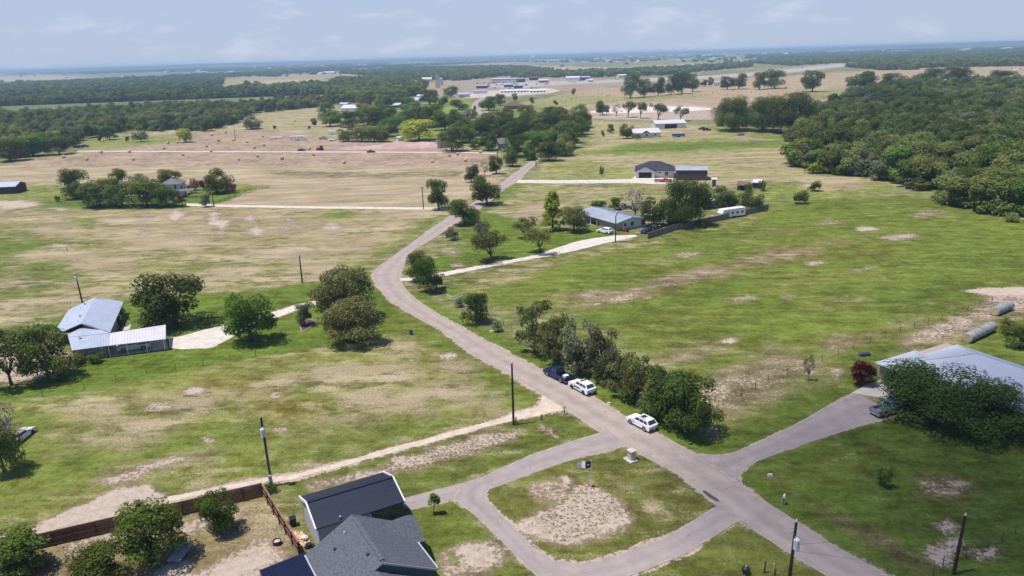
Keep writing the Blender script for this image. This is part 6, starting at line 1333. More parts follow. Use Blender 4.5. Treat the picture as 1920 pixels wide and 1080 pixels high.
# ------------------------------------------------------------------ vehicles
def quad_out(mb, pts, d):
    pts = [Vector(p) for p in pts]; n = (pts[1] - pts[0]).cross(pts[2] - pts[0]).normalized(); mb.poly([p + n * d for p in pts])
def vehicle(name, label, cat, kind, loc, rz, paint, roofpaint=None, group=None, decal=False, lightbar=False, sunroof=False, cargo=False, dims=None, rims='alloy'):
    t = thing(name, label, cat, (loc[0], loc[1], 0.02), rz, group)
    L_, W_, belt, roof = dims or {'suv': (4.95, 1.96, 1.14, 1.74), 'pickup': (5.9, 2.02, 1.22, 1.93), 'sedan': (4.9, 1.84, .92, 1.40)}[kind]
    h = L_ / 2; w = W_ / 2; gr = .32 if kind != 'sedan' else .24
    cab = {'suv': (h * .46, h * .12, -h * .70, -h * .95), 'pickup': (h * .42, h * .20, -h * .15, -h * .22), 'sedan': (h * .42, h * .10, -h * .42, -h * .68)}[kind]   # windscreen foot, windscreen top, rear top, rear foot
    b = MB(); back = -h if kind != 'pickup' else -h * .225
    prof = [(back, gr + .12), (back, belt * .98), (cab[0], belt), (h * .86, belt * .90), (h * .97, belt * .80), (h, belt * .62), (h * .98, gr + .06), (h * .8, gr), (back + .2, gr)]
    n = len(prof); vs = [(x, s * w * (1.0 if z < belt * .75 else .95), z) for s in (-1, 1) for x, z in prof]
    b.mesh(vs, [tuple(range(n)), tuple(reversed(range(n, 2 * n)))] + [(i, i + n, (i + 1) % n + n, (i + 1) % n) for i in range(n)])
    if kind == 'pickup':
        z0, z1 = gr + .08, belt * .97
        b.box(-h * .98, back - .01, -w, w, z0, z0 + .25); b.box(-h * .98, back - .01, -w, -w + .13, z0 + .26, z1); b.box(-h * .98, back - .01, w - .13, w, z0 + .26, z1); b.box(-h * .985, -h * .985 + .1, -w + .14, w - .14, z0 + .26, z1)
    b.build('body', M[paint], t, bevel=.045)
    wt = w * .76; wb = w * .93
    c = MB(); base = [(cab[0], -wb, belt - .03), (cab[0], wb, belt - .03), (cab[3], wb, belt - .03), (cab[3], -wb, belt - .03)]; topv = [(cab[1], -wt, roof), (cab[1], wt, roof), (cab[2], wt, roof), (cab[2], -wt, roof)]
    mid = [(cab[1] - .25, -wt * .9, roof + .05), (cab[1] - .25, wt * .9, roof + .05), (cab[2] + .2, wt * .9, roof + .05), (cab[2] + .2, -wt * .9, roof + .05)]
    c.mesh(base + topv + mid, [(0, 1, 5, 4), (1, 2, 6, 5), (2, 3, 7, 6), (3, 0, 4, 7), (4, 5, 9, 8), (5, 6, 10, 9), (6, 7, 11, 10), (7, 4, 8, 11), (8, 9, 10, 11), (3, 2, 1, 0)]); c.build('cabin', M[roofpaint or paint], t)
    B = [Vector(p) for p in base]; T_ = [Vector(p) for p in topv]
    def pane(nm, p, q, r_, s_, a0, a1, z0=.2, z1=.84):
        lo0 = p.lerp(q, a0); lo1 = p.lerp(q, a1); hi0 = s_.lerp(r_, a0); hi1 = s_.lerp(r_, a1); m_ = MB(); quad_out(m_, [lo0.lerp(hi0, z0), lo1.lerp(hi1, z0), lo1.lerp(hi1, z1), lo0.lerp(hi0, z1)], .012); m_.build(nm, M['glass'], t)
    pane('windscreen', B[0], B[1], T_[1], T_[0], .06, .94); pane('rear_window', B[2], B[3], T_[3], T_[2], .08, .92, .18, .88)
    for p, q, r_, s_ in ((B[1], B[2], T_[2], T_[1]), (B[3], B[0], T_[0], T_[3])):
        cuts = {'suv': ((.07, .36), (.39, .66), (.69, .93)), 'pickup': ((.10, .50), (.54, .92)), 'sedan': ((.08, .48), (.52, .90))}[kind]
        for a0, a1 in cuts: 
            if p is B[3]: a0, a1 = 1 - a1, 1 - a0
            pane('window', p, q, r_, s_, a0, a1)
    rw = {'suv': .37, 'pickup': .42, 'sedan': .32}[kind]; ax = (h * .60, -h * .58)
    for x in ax:
        for s in (-1, 1):
            m_ = MB(); m_.tube([(x, s * (w - .26), rw), (x, s * (w + .012), rw)], [rw, rw], 18); wh = m_.build('wheel', M['rubber'], t)
            m_ = MB(); m_.tube([(x, s * (w + .004), rw), (x, s * (w + .022), rw)], [rw * .66, rw * .6], 14); m_.build('rim', M[rims], wh)
            m_ = MB(); arch = [(x + rw * 1.16 * math.cos(q), s * (w + .006), rw + rw * 1.16 * math.sin(q)) for q in np.linspace(-.2, math.pi + .2, 12)]; m_.poly(arch); m_.build('wheel_arch', M['black_plastic'], t)
    for s in (-1, 1):
        m_ = MB(); m_.box(h * .965, h * .99, s * w * .72 - .17, s * w * .72 + .17, belt * .66, belt * .78); m_.build('headlight', M['lamp'], t)
        m_ = MB(); rx = -h - .01 if kind != 'pickup' else -h * .985 - .012; m_.box(rx, rx + .04, s * w * .86 - .1, s * w * .86 + .08, belt * .62, belt * .92); m_.build('tail_light', M['tail'], t)
        m_ = MB(); m_.box(cab[0] - .35, cab[0] - .15, s * (w + .12) - .09, s * (w + .12) + .09, belt + .02, belt + .18); m_.build('mirror', M['black_plastic'] if paint != 'white_car' else M[paint], t)
    m_ = MB(); rx = -h - .03 if kind != 'pickup' else -h - .02; m_.box(rx - .05, rx + .08, -w * .93, w * .93, gr + .1, gr + .28); m_.build('bumper', M['chrome'] if kind == 'pickup' else M['black_plastic'], t)
    m_ = MB(); m_.box(h - .01, h + .02, -w * .5, w * .5, belt * .42, belt * .6); m_.build('grille', M['black_plastic'], t)
    m_ = MB(); m_.box(rx - .07, rx - .052, -.16, .16, gr + .12, gr + .26) ; m_.build('licence_plate', M['lamp'], t)
    if decal:
        for s in (-1, 1):
            m_ = MB(); m_.box(-.55, .95, s * (w + .008) - .006, s * (w + .008) + .006, belt * .60, belt * .76); m_.build('door_decal', M['decal'], t)
            m_ = MB(); m_.box(-1.3, 1.1, s * (w + .006) - .004, s * (w + .006) + .004, belt * .50, belt * .545); m_.build('door_stripe', M['yellow'], t)
    if lightbar: m_ = MB(); m_.box(cab[1] - .7, cab[1] - .45, -w * .6, w * .6, roof + .05, roof + .17); m_.build('light_bar', M['black_plastic'], t, bevel=.02)
    if sunroof:
        m_ = MB(); m_.box(cab[1] - 1.1, cab[1] - .35, -w * .45, w * .45, roof + .045, roof + .06); m_.build('sunroof', M['glass'], t)
        for s in (-1, 1): m_ = MB(); m_.bar((cab[1] - .3, s * wt * .92, roof + .09), (cab[2] + .2, s * wt * .92, roof + .09), .04, .05); m_.build('roof_rail', M['black_plastic'], t)
    if cargo: m_ = MB(); m_.box(-h * .78, -h * .52, -w * .5, w * .35, gr + .36, belt * .96); m_.build('bed_box', M['white'], t)
    return t
def park(a, b): return (G(*a)[:2] + G(*b)[:2]) / 2, heading(a, b)
rd = heading((1072, 728), (1096, 740.5))
def beside(px, off=0): g = G(*px); return (float(g[0]), float(g[1]))
def from_wheels(fr, rr_, W_=1.96, side=-1):
    """middle of a car whose near side wheels touch the ground at two photo pixels"""
    a, b = G(*fr)[:2], G(*rr_)[:2]; d = (a - b) / np.hypot(*(a - b)); n = np.array((-d[1], d[0])) * side; return (a + b) / 2 + n * (W_ / 2 - .1), math.atan2(d[1], d[0])
c0, a0_ = from_wheels((1026.5, 705), (1052, 718)); vehicle('pickup_truck', 'dark blue crew cab pickup first in the roadside row, white box in its bed', 'pickup', 'pickup', c0, a0_, 'navy_car', cargo=True)
c0, a0_ = from_wheels((1072, 728), (1095.5, 741)); vehicle('police_suv', 'white marked police SUV parked right behind the blue pickup', 'car', 'suv', c0, a0_, 'white_car', decal=True, lightbar=True, rims='black_plastic')
c0, a0_ = from_wheels((1182.5, 795.5), (1208, 809)); vehicle('parked_car', 'plain white SUV with roof rails parked alone on the verge', 'car', 'suv', c0, a0_, 'white_car', sunroof=True, dims=(4.8, 1.92, 1.08, 1.66))
c0, a0_ = from_wheels((1688, 778), (1660, 783), side=1); a_ = heading((1682, 768), (1652, 777)); g = G(1667, 774); vehicle('pickup_truck', 'silver pickup backed under the live oak on the right', 'pickup', 'pickup', g[:2], R(20), 'silver_car')
c0, a0_ = from_wheels((230, 661), (273, 655.5), 2.0, side=-1); vehicle('pickup_truck', 'white old pickup standing in the open carport', 'pickup', 'pickup', c0, a0_, 'car_white_old')
g = G(1134, 437); vehicle('parked_car', 'white SUV on the gravel drive by the green house porch', 'car', 'suv', g[:2], heading((1122, 436), (1146, 440)), 'white_car')
g = G(1213, 436); vehicle('parked_car', 'dark blue car on the grass by the lamp pole', 'car', 'sedan', g[:2], heading((1204, 438), (1224, 432)), 'navy_car')
g = G(1229, 432); vehicle('pickup_truck', 'black pickup with pale load behind the dark blue car', 'pickup', 'pickup', g[:2], heading((1222, 434), (1238, 428)), 'black_car', cargo=True)
g = G(38, 824); vehicle('wrecked_car', 'faded white rusty sedan abandoned in the grass at the left edge', 'car', 'sedan', g[:2], heading((57, 806), (22, 834)), 'car_white_old', 'rust_car', dims=(5.3, 1.9, .92, 1.38), rims='rubber')
g = G(1264, 418); vehicle('parked_car', 'black and white car half hidden under the massive round oak', 'car', 'sedan', g[:2], R(25), 'black_car', 'white_car')
for x, y, p, a, l, k in ((1331, 392, 'black_car', 20, 'black car nearest the white travel trailer in the yard', 'sedan'), (1336, 385, 'silver_car', 20, 'pale roofed car behind the black yard car', 'suv'), (1352, 390, 'black_car', 100, 'dark car in the middle of the vehicle yard', 'suv'), (1366, 388, 'red', 60, 'red car at the right of the vehicle yard', 'sedan'), (1332, 379, 'car_white_old', 0, 'whitish car at the back of the vehicle yard', 'sedan'), (1168, 392, 'navy_car', 10, 'dark blue pickup behind the ridge of the green house', 'pickup')):
    g = G(x, y); vehicle('parked_car' if k != 'pickup' else 'pickup_truck', l, 'car' if k != 'pickup' else 'pickup', k, g[:2], R(a), p)
for x, y, p, a, l, k in ((566, 283, 'black_car', 2, 'left dark car driving on the farm track', 'sedan'), (696, 286, 'black_car', 2, 'right dark car on the farm track below the earth heap', 'sedan'), (1325, 245, 'black_car', 0, 'dark truck near the cream workshop', 'pickup'), (1316, 243, 'navy_car', 170, 'dark car left of the dark truck', 'suv'), (1389, 254, 'silver_car', 20, 'small grey car alone on the bare loop', 'sedan'), (606, 261, 'silver_car', 5, 'grey pickup beside the box trailer on the pale pasture', 'pickup'), (1002, 299, 'black_car', 65, 'car at the top of the visible road', 'sedan'), (150, 277, 'black_car', 10, 'dark car parked beside the bushes at the far left', 'suv'), (160, 276, 'navy_car', 30, 'second dark car parked at the far left', 'suv'), (143, 277, 'black_car', -10, 'third dark car parked at the far left', 'sedan')):
    g = G(x, y); vehicle('parked_car' if k != 'pickup' else 'pickup_truck', l, 'car' if k != 'pickup' else 'pickup', k, g[:2], R(a), p)
def trailer(label, g, rz, L_, W_, H_, slope=.6, nwin=4, paint='white', stripe=False, roof='white', name='travel_trailer'):
    t = thing(name, label, 'trailer', g, rz); b = MB(); h = L_ / 2; z0 = .55
    prof = [(-h, z0), (-h, H_), (h - slope, H_), (h, H_ * .62), (h - .25, z0)]; n = 5; vs = [(x, s * W_ / 2, z) for s in (-1, 1) for x, z in prof]
    b.mesh(vs, [tuple(range(n)), tuple(reversed(range(n, 2 * n)))] + [(i, i + n, (i + 1) % n + n, (i + 1) % n) for i in range(n)]); b.build('body', M[paint], t, bevel=.05)
    for i in range(nwin):
        x = -h + L_ * (i + .7) / (nwin + .8)
        for s in (-1, 1): m_ = MB(); m_.box(x - .42, x + .42, s * (W_ / 2 + .01) - .015, s * (W_ / 2 + .01) + .015, 1.4, 2.1); m_.build('window', M['glass'], t)
    for x in (-.6, .4):
        for s in (-1, 1): m_ = MB(); m_.tube([(x, s * (W_ / 2 - .2), .36), (x, s * (W_ / 2 + .02), .36)], [.36, .36], 14); m_.build('wheel', M['rubber'], t)
    m_ = MB(); m_.bar((h - .3, -.5, .5), (h + 1.2, 0, .5), .1); m_.bar((h - .3, .5, .5), (h + 1.2, 0, .5), .1); m_.build('hitch', M['steel'], t)
    for x in (-h * .5, h * .3): m_ = MB(); m_.box(x - .35, x + .35, -.4, .4, H_ + .005, H_ + .28); m_.build('roof_vent', M[roof], t)
    return t
g = G(1373, 409); trailer('long white travel trailer behind the grey board fence', (g[0], g[1] + 1.2, 0), heading((1345, 413), (1400, 405)), 9.6, 2.5, 3.1)
g = G(517, 261); trailer('low white boat like trailer on the edge of the mown field', g, R(182), 9, 2.4, 1.6, 1.2, 0)
g = G(559, 263); trailer('white camper trailer with dark windows on the mown field edge', g, R(2), 11, 2.6, 3.0, .8, 4)
g = G(623, 252); trailer('white box trailer behind the grey pickup', g, R(2), 6.2, 2.4, 2.6, .2, 0)
g = G(622, 264); trailer('flat white trailer lying in the pasture by the hedge', g, R(-5), 4.5, 2.0, 1.0, .2, 0)
g = G(1272, 257); trailer('long trailer under a blue tarpaulin before the cream workshop', g, R(3), 8, 2.4, 2.2, .6, 0, 'blue_tarp')
g = G(1243, 341); t = thing('flatbed_trailer', 'orange flatbed trailer parked before the new house garage', 'trailer', g, R(-8)); c = MB(); c.box(-3.6, 3.6, -1.1, 1.1, .5, .68); c.build('deck', M['orange'], t)
for y in (-1.08, 1.0): c = MB(); c.box(-3.6, 3.6, y, y + .08, .7, 1.0); c.build('side_rail', M['orange'], t)
c = MB(); c.box(.2, 1.8, -.7, .7, .69, 1.5); c.build('load', M['red'], t, bevel=.08)
for x in (-.6, .4):
    for s in (-1, 1): c = MB(); c.tube([(x, s * 1.12, .35), (x, s * 1.32, .35)], [.35, .35], 12); c.build('wheel', M['rubber'], t)
g = G(600, 281.5); t = thing('tractor', 'small red tractor standing on the farm track', 'tractor', g, R(160)); c = MB(); c.box(-.4, 2.0, -.5, .5, .8, 1.6); c.build('bonnet', M['red'], t, bevel=.08); c = MB(); c.box(-1.6, -.5, -.8, .8, .9, 2.7); c.build('cab', M['red'], t, bevel=.1); c = MB(); c.box(-1.75, -.35, -.9, .9, 2.72, 2.85); c.build('roof', M['red'], t)
for x, r_ in ((-1.1, .85), (1.5, .55)):
    for s in (-1, 1): c = MB(); c.tube([(x, s * .8, r_), (x, s * 1.15, r_)], [r_, r_], 16); c.build('wheel', M['rubber'], t)
g = G(1172, 435); g = G(1173, 434); t = thing('lawn_tractor', 'red riding mower standing at the green house corner', 'mower', g, R(150)); c = MB(); c.box(.1, 1.1, -.4, .4, .35, .95); c.build('hood', M['red'], t, bevel=.08); c = MB(); c.box(-.9, .1, -.45, .45, .35, .6); c.build('fender', M['red'], t, bevel=.05); c = MB(); c.box(-.7, -.3, -.3, .3, .61, 1.1); c.build('seat', M['black_plastic'], t, bevel=.06); c = MB(); c.box(-.3, .6, -.65, .65, .12, .3); c.build('mower_deck', M['red'], t)
for x, r_ in ((-.55, .34), (.8, .24)):
    for s in (-1, 1): c = MB(); c.tube([(x, s * .42, r_), (x, s * .66, r_)], [r_, r_], 12); c.build('wheel', M['rubber'], t)
# ------------------------------------------------------------------ hay
def bale(label, g, rz, m='hay', r=.85, L_=1.45, group=None):
    c = MB(); c.tube([(-L_ / 2, 0, r * .97), (-L_ / 2 + .08, 0, r * .97), (L_ / 2 - .08, 0, r * .97), (L_ / 2, 0, r * .97)], [r * .93, r, r, r * .93], 16); o = c.build('hay_bale', M[m]); o.location = (float(g[0]), float(g[1]), 0); o.rotation_euler = (0, 0, rz); return tag(o, label, 'hay bale', group)
B0 = bale('round golden hay bale lying on the brown mown field', G(163, 301), 0, group='round bales on the mown field')
rr = random.Random(3)
for x, y in ((190, 287.5), (243, 286.5), (308, 280), (315, 270), (333, 269), (343, 292), (388, 276), (396, 285), (410, 265), (438, 264.5), (448, 301), (464, 268), (477, 279), (483, 295), (493, 257), (495, 274), (529, 299), (580, 281), (588, 292), (645, 307), (842, 294), (858, 291), (811, 305), (873, 303), (901, 287), (397, 255), (424, 250), (250, 301), (120, 296)):
    o = B0.copy(); COL.objects.link(o); g = G(x, y); o.location = (g[0], g[1], 0); o.rotation_euler = (0, 0, rr.uniform(-.5, .5)); o.scale = (rr.uniform(.92, 1.1),) * 3
o = B0.copy(); COL.objects.link(o); g = G(553, 228); o.location = (g[0], g[1], 0); o['label'] = 'single round hay bale on the pale pasture crest'; del o['group']
B1 = B0.copy(); COL.objects.link(B1); g = G(1060, 190); B1.location = (g[0], g[1], 0); B1['label'] = 'tiny round bale scattered over the distant tan field'; B1['group'] = 'bales on the distant tan field'
for i in range(34):
    o = B1.copy(); COL.objects.link(o); x = rr.uniform(1040, 1560); g = G(x, rr.uniform(158, 182) - max(0, x - 1300) * .02 + (12 if x < 1250 else 0)); o.location = (g[0], g[1], 0); o.rotation_euler = (0, 0, rr.uniform(-1, 1))
def bale_row(a, b, n, r, names):
    A = G(*a)[:2]; B = G(*b)[:2]; d = (B - A); L_ = np.hypot(*d); d /= L_; ang = math.atan2(d[1], d[0])
    for i in range(n):
        q = A + d * (i + .5) * L_ / n; o = bale(names[i], q, ang + rr.uniform(-.03, .03), 'hay_wrap', r * rr.uniform(.93, 1.03), L_ / n * .90)
        c = MB(); c.tube([(-L_ / n * .45 - .015, 0, r * .97), (-L_ / n * .45 + .02, 0, r * .97)], [r * .8, r * .8], 14); c.build('hay_end', M['hay'], o)
ord_ = ['front', 'second', 'third', 'fourth', 'fifth', 'rear']
bale_row((1811, 643), (1859, 620), 6, .95, [f'{k} wrapped bale of the long row behind the grey roofed house' for k in ord_])
bale_row((1863, 592), (1893, 579), 4, .95, [f'{k} wrapped bale of the short row at the right edge' for k in ord_[:3] + ord_[-1:]])
# ------------------------------------------------------------------ small things
g = G(1108, 914); h = height_at(g, 862); t = thing('flagpole', 'slim white flagpole in the bare patch of the loop lawn', 'flagpole', g); c = MB(); c.tube([(0, 0, 0), (0, 0, h)], [.045, .03], 8); c.build('mast', M['white'], t); c = MB(); c.tube([(0, 0, h), (0, 0, h + .06), (0, 0, h + .12)], [.03, .07, .02], 8); c.build('finial', M['steel'], t)
f = thing('flag', 'navy and white flag blowing left from the slim flagpole', 'flag', g)
def cloth(x0, x1, m, name, star=False):
    c = MB(); n = 10; top, bot = h - .12, h - 1.12
    row = lambda z, k: [(x0 + (x1 - x0) * i / n, .13 * math.sin((x0 + (x1 - x0) * i / n) * 4.2 + k) - .02, z + (x0 + (x1 - x0) * i / n) * .06 * (1 if z > h - .6 else -.3)) for i in range(n + 1)]
    rows = [row(top + (bot - top) * k / 4, k * .25) for k in range(5)]; vs = [p for r_ in rows for p in r_]; c.mesh(vs, [(r_ * (n + 1) + i, r_ * (n + 1) + i + 1, (r_ + 1) * (n + 1) + i + 1, (r_ + 1) * (n + 1) + i) for r_ in range(4) for i in range(n)]); return c.build(name, M[m], f)
cl = cloth(-.04, -.72, 'flag_navy', 'dark_field'); cloth(-.721, -1.75, 'flag_white', 'white_field')
c = MB(); c.mesh([(-.38 + (.16 if k % 2 == 0 else .07) * math.sin(k * math.pi / 5), -.17, h - .6 + (.16 if k % 2 == 0 else .07) * math.cos(k * math.pi / 5)) for k in range(10)], [tuple(range(10))]); c.build('star', M['flag_white'], cl)
g = G(1184, 862); t = thing('stone_mailbox', 'cream stone mailbox pillar at the corner of the loop drive', 'mailbox', g, R(-60)); c = MB(); c.box(-.42, .42, -.42, .42, 0, 1.35); c.build('pillar', M['limestone'], t, bevel=.03); c = MB(); c.box(-.52, .52, -.52, .52, 1.351, 1.47); c.build('cap', M['limestone'], t, bevel=.03); c = MB(); c.box(-.8, .8, -.8, .5, -.02, .16); c.build('plinth', M['concrete'], t); c = MB(); c.box(-.2, .2, .43, .5, .85, 1.15); c.build('mailbox_door', M['black_plastic'], t)
def mailbox(label, px, yt, paint, rz):
    g = G(*px); t = thing('mailbox', label, 'mailbox', g, rz); c = MB(); c.box(-.05, .05, -.05, .05, -.1, 1.02); c.build('post', M['post_wood'], t)
    c = MB(); n = 8; pr = [(-.13, 1.03), (.13, 1.03)] + [(.13 * math.cos(q), 1.2 + .13 * math.sin(q)) for q in np.linspace(0, math.pi, n)]; k = len(pr); vs = [(x, y, z) for x in (-.28, .28) for y, z in pr]; c.mesh(vs, [tuple(range(k)), tuple(reversed(range(k, 2 * k)))] + [(i, i + k, (i + 1) % k + k, (i + 1) % k) for i in range(k)]); b = c.build('box', M[paint], t); c = MB(); c.box(.05, .2, -.16, -.135, 1.2, 1.28); c.build('signal_flag', M['red'], b)
mailbox('white mailbox on a thin post beside the right verge', (1469, 946), 930, 'white', R(60))
mailbox('grey mailbox at the mouth of the pale track', (1058, 777), 764, 'steel', R(60))
g = G(771, 627); t = thing('utility_pedestal', 'dark green utility box with grey post on the verge by the cedar', 'utility box', g, R(30)); c = MB(); c.box(-.25, .25, -.25, .25, 0, .9); c.build('cabinet', M['green_box'], t, bevel=.03); c = MB(); c.box(-.28, .28, -.28, .28, .9, .97); c.build('lid', M['green_box'], t); c = MB(); c.box(-.55, -.4, -.06, .06, 0, 1.35); c.build('post', M['steel'], t)
g = G(1398, 1076); t = thing('kettle_grill', 'round black kettle grill on the lawn at the bottom edge', 'grill', g); c = MB(); c.tube([(0, 0, .25), (0, 0, .35), (0, 0, .55), (0, 0, .62)], [.2, .4, .44, .42], 16); c.build('bowl', M['black_plastic'], t); c = MB(); c.tube([(0, 0, .63), (0, 0, .8), (0, 0, .92)], [.44, .36, .1], 16); c.build('lid', M['black_plastic'], t); c = MB(); c.tube([(0, 0, .92), (0, 0, .98)], [.07, .07], 8); c.build('handle', M['lamp'], t)
for a in range(3): c = MB(); c.tube([(.2 * math.cos(a * 2.1), .2 * math.sin(a * 2.1), .3), (.34 * math.cos(a * 2.1), .34 * math.sin(a * 2.1), 0)], [.02, .02], 5); c.build('leg', M['steel'], t)
g = G(550, 985); t = thing('wheelie_bin', 'black wheeled rubbish bin beside the pale shed wall', 'bin', g, R(25)); c = MB(); c.mesh([(-.3, -.34, 0), (.3, -.34, 0), (.3, .3, 0), (-.3, .3, 0), (-.36, -.4, 1.0), (.36, -.4, 1.0), (.36, .38, 1.0), (-.36, .38, 1.0)], [(3, 2, 1, 0), (4, 5, 6, 7), (0, 1, 5, 4), (1, 2, 6, 5), (2, 3, 7, 6), (3, 0, 4, 7)]); c.build('tub', M['black_plastic'], t, bevel=.03); c = MB(); c.box(-.39, .39, -.44, .42, 1.0, 1.09); c.build('lid', M['black_plastic'], t, bevel=.03)
for s in (-1, 1): c = MB(); c.tube([(s * .3, .36, .13), (s * .38, .36, .13)], [.13, .13], 10); c.build('wheel', M['rubber'], t)
rr = random.Random(11); g = G(562, 1013); t = thing('lumber_pile', 'untidy pile of fresh pale boards between fence and shed', 'lumber', g, R(-50))
for i in range(26):
    c = MB(); a = rr.uniform(-.5, .5) if i < 18 else rr.uniform(-1.6, 1.6); x, y = rr.uniform(-1.3, 1.3), rr.uniform(-.6, .6); L_ = rr.uniform(.5, 1.5); z = .05 + .03 * (i % 7); d = Vector((math.cos(a), math.sin(a), rr.uniform(-.05, .05))); c.bar(Vector((x, y, z)) - d * L_ / 2, Vector((x, y, z)) + d * L_ / 2, .18, .05); c.build('board', M['lumber'], t)
g = G(572, 1010); t = tag(MB().build('builders_bag', M['white']), 'white builders bag dumped on the lumber pile', 'bag') if False else None
c = MB(); c.tube([(0, 0, .02), (0, 0, .3), (0, 0, .48)], [.45, .5, .25], 10); o = c.build('builders_bag', M['white_wall'], bevel=.03); o.location = (float(G(571, 1014)[0]), float(G(571, 1014)[1]), .22); o.scale = (1, .7, 1); tag(o, 'white bag lying on the pile of fresh boards', 'bag')
g = G(577, 1027); t = thing('scrap_tyre_pile', 'black tubs and tyres at the end of the lumber pile', 'tyres', g)
for x, y, z in ((0, 0, .12), (.35, .2, .12), (.1, .1, .35)):
    c = MB(); c.tube([(x, y, z - .1), (x, y, z + .1)], [.34, .34], 14); c.build('tyre', M['rubber'], t)
g = G(520, 1020); t = thing('round_trough', 'round dark metal trough with pale sand inside the board fence', 'trough', g); c = MB(); n = 18
for i in range(n):
    a, b = 2 * math.pi * i / n, 2 * math.pi * (i + 1) / n; c.mesh([(q * math.cos(w_), q * math.sin(w_), z) for w_ in (a, b) for q, z in ((.48, 0), (.48, .5), (.42, .5), (.42, .3))], [(0, 4, 5, 1), (1, 5, 6, 2), (2, 6, 7, 3)])
c.build('rim', M['black_plastic'], t); c = MB(); c.tube([(0, 0, .2), (0, 0, .36)], [.41, .41], n); c.build('filling', M['caliche'], t)
c = MB(); c.tube([(0, 0, 0), (-.5, .5, 1.9)], [.035, .03], 6); o = c.build('leaning_pipe', M['steel']); o.location = tuple(map(float, G(527, 1018))); tag(o, 'thin grey pipe leaning beside the round trough', 'pipe')
t = thing('metal_sheet_table', 'galvanised metal sheet on a low frame under the shaggy tree', 'metal table', G(340, 1044), heading((352, 1028), (330, 1056))); c = MB(); c.slab([(-1.5, -.75, .62), (1.5, -.75, .80), (1.5, .75, .80), (-1.5, .75, .62)], .06); c.build('top', M['steel'], t)
for x in (-1.35, 1.35):
    for y in (-.65, .65): c = MB(); c.box(x - .03, x + .03, y - .03, y + .03, 0, .58); c.build('leg', M['steel'], t)
c = MB(); c.mesh([(1.5, .75, .82), (1.5, -.1, .82), (1.75, .7, 1.35)], [(0, 1, 2)]); c.build('bent_corner', M['steel'], t)
for a, b, l, s in ((1142, 757, 'flat white stone in the verge by the marked police car', .35), (922, 622, 'flat white slab in the verge below the dense bush', .5), (1444, 892, 'pale boulder on the edge of the right lawn ditch', .4)):
    c = MB(); c.mesh([(s * q * math.cos(k * 1.05) * (1 + .2 * math.sin(k * 3)), s * q * .7 * math.sin(k * 1.05), z) for q, z in ((1, 0), (.85, .18 * (1 + s))) for k in range(6)], [tuple(range(5, -1, -1)), tuple(range(6, 12))] + [(k, (k + 1) % 6, (k + 1) % 6 + 6, k + 6) for k in range(6)]); o = c.build('boulder', M['limestone']); o.location = tuple(map(float, G(a, b))); tag(o, l, 'stone')
t = thing('planting_bed', 'diamond shaped brick edged bed round the small tree', 'planting bed', G(578, 611)); ctr = G(578, 611); C4 = [Vector(G(*p)) - Vector(ctr) for p in ((560, 606), (582, 600), (598, 604), (567, 624))]; c = MB(); c.poly([v + Vector((0, 0, .05)) for v in C4]); bed = c.build('mulch', M['mulch'], t)
if bed.data.polygons[0].normal.z < 0: bed.data.flip_normals()
for a, b in zip(C4, C4[1:] + C4[:1]):
    n = max(3, int((b - a).length / .6))
    for i in range(n): c = MB(); c.bar(a.lerp(b, (i + .06) / n) + Vector((0, 0, .08)), a.lerp(b, (i + .94) / n) + Vector((0, 0, .08)), .2, .2); c.build('brick', M['tan_wall'], t)
g = G(1620, 667); t = thing('water_trough', 'dark low water trough at the fence by the grey roofed house', 'trough', g, R(10)); c = MB(); c.box(-1.0, 1.0, -.4, .4, 0, .6); c.build('tank', M['slate_wall'], t, bevel=.06); c = MB(); c.box(-.9, .9, -.32, .32, .6, .605); c.build('water', M['glass'], t)
t = thing('white_bin', 'white box tank at the far wood edge beside the pipe gate', 'tank', G(1711, 349)); c = MB(); c.box(-1.2, 1.2, -1, 1, 0, 2); c.build('tank', M['white'], t, bevel=.1); c = MB(); c.box(-1.25, 1.25, -1.05, 1.05, 2.0, 2.1); c.build('lid', M['white'], t)
t = thing('tilted_board', 'blue grey sheet of metal leaning in the shade of the front oak', 'metal sheet', G(99, 708)); c = MB(); c.slab([(-.8, -.5, .1), (.8, -.5, .1), (.8, .4, .9), (-.8, .4, .9)], .05); c.build('sheet', M['silver_car'], t); c = MB(); c.bar((0, .4, 0), (0, .4, .8), .08); c.build('prop', M['post_wood'], t)
# scrap yard beyond the wood, cows on the far pasture
rr = random.Random(21)
for x0, x1, y, n, lab, grp in ((1762, 1796, 151, 12, 'tiny scrap vehicle in the clearing at the wood top', 'scrap vehicles at the wood top'), (1892, 1918, 132, 10, 'tiny white vehicle massed at the far right edge', 'vehicles at the far right edge')):
    for i in range(n):
        g = G(rr.uniform(x0, x1), y + rr.uniform(-3, 2)); t = thing('scrap_vehicle', lab, 'vehicle', g, rr.uniform(0, 3), grp); c = MB(); c.box(-2.6, 2.6, -1, 1, .3, 1.3); c.box(-1.4, 1.3, -.9, .9, 1.3, 2.1); c.build('body', M[rr.choice(['white_car', 'white_car', 'red', 'silver_car', 'rust_car'])], t, bevel=.1)
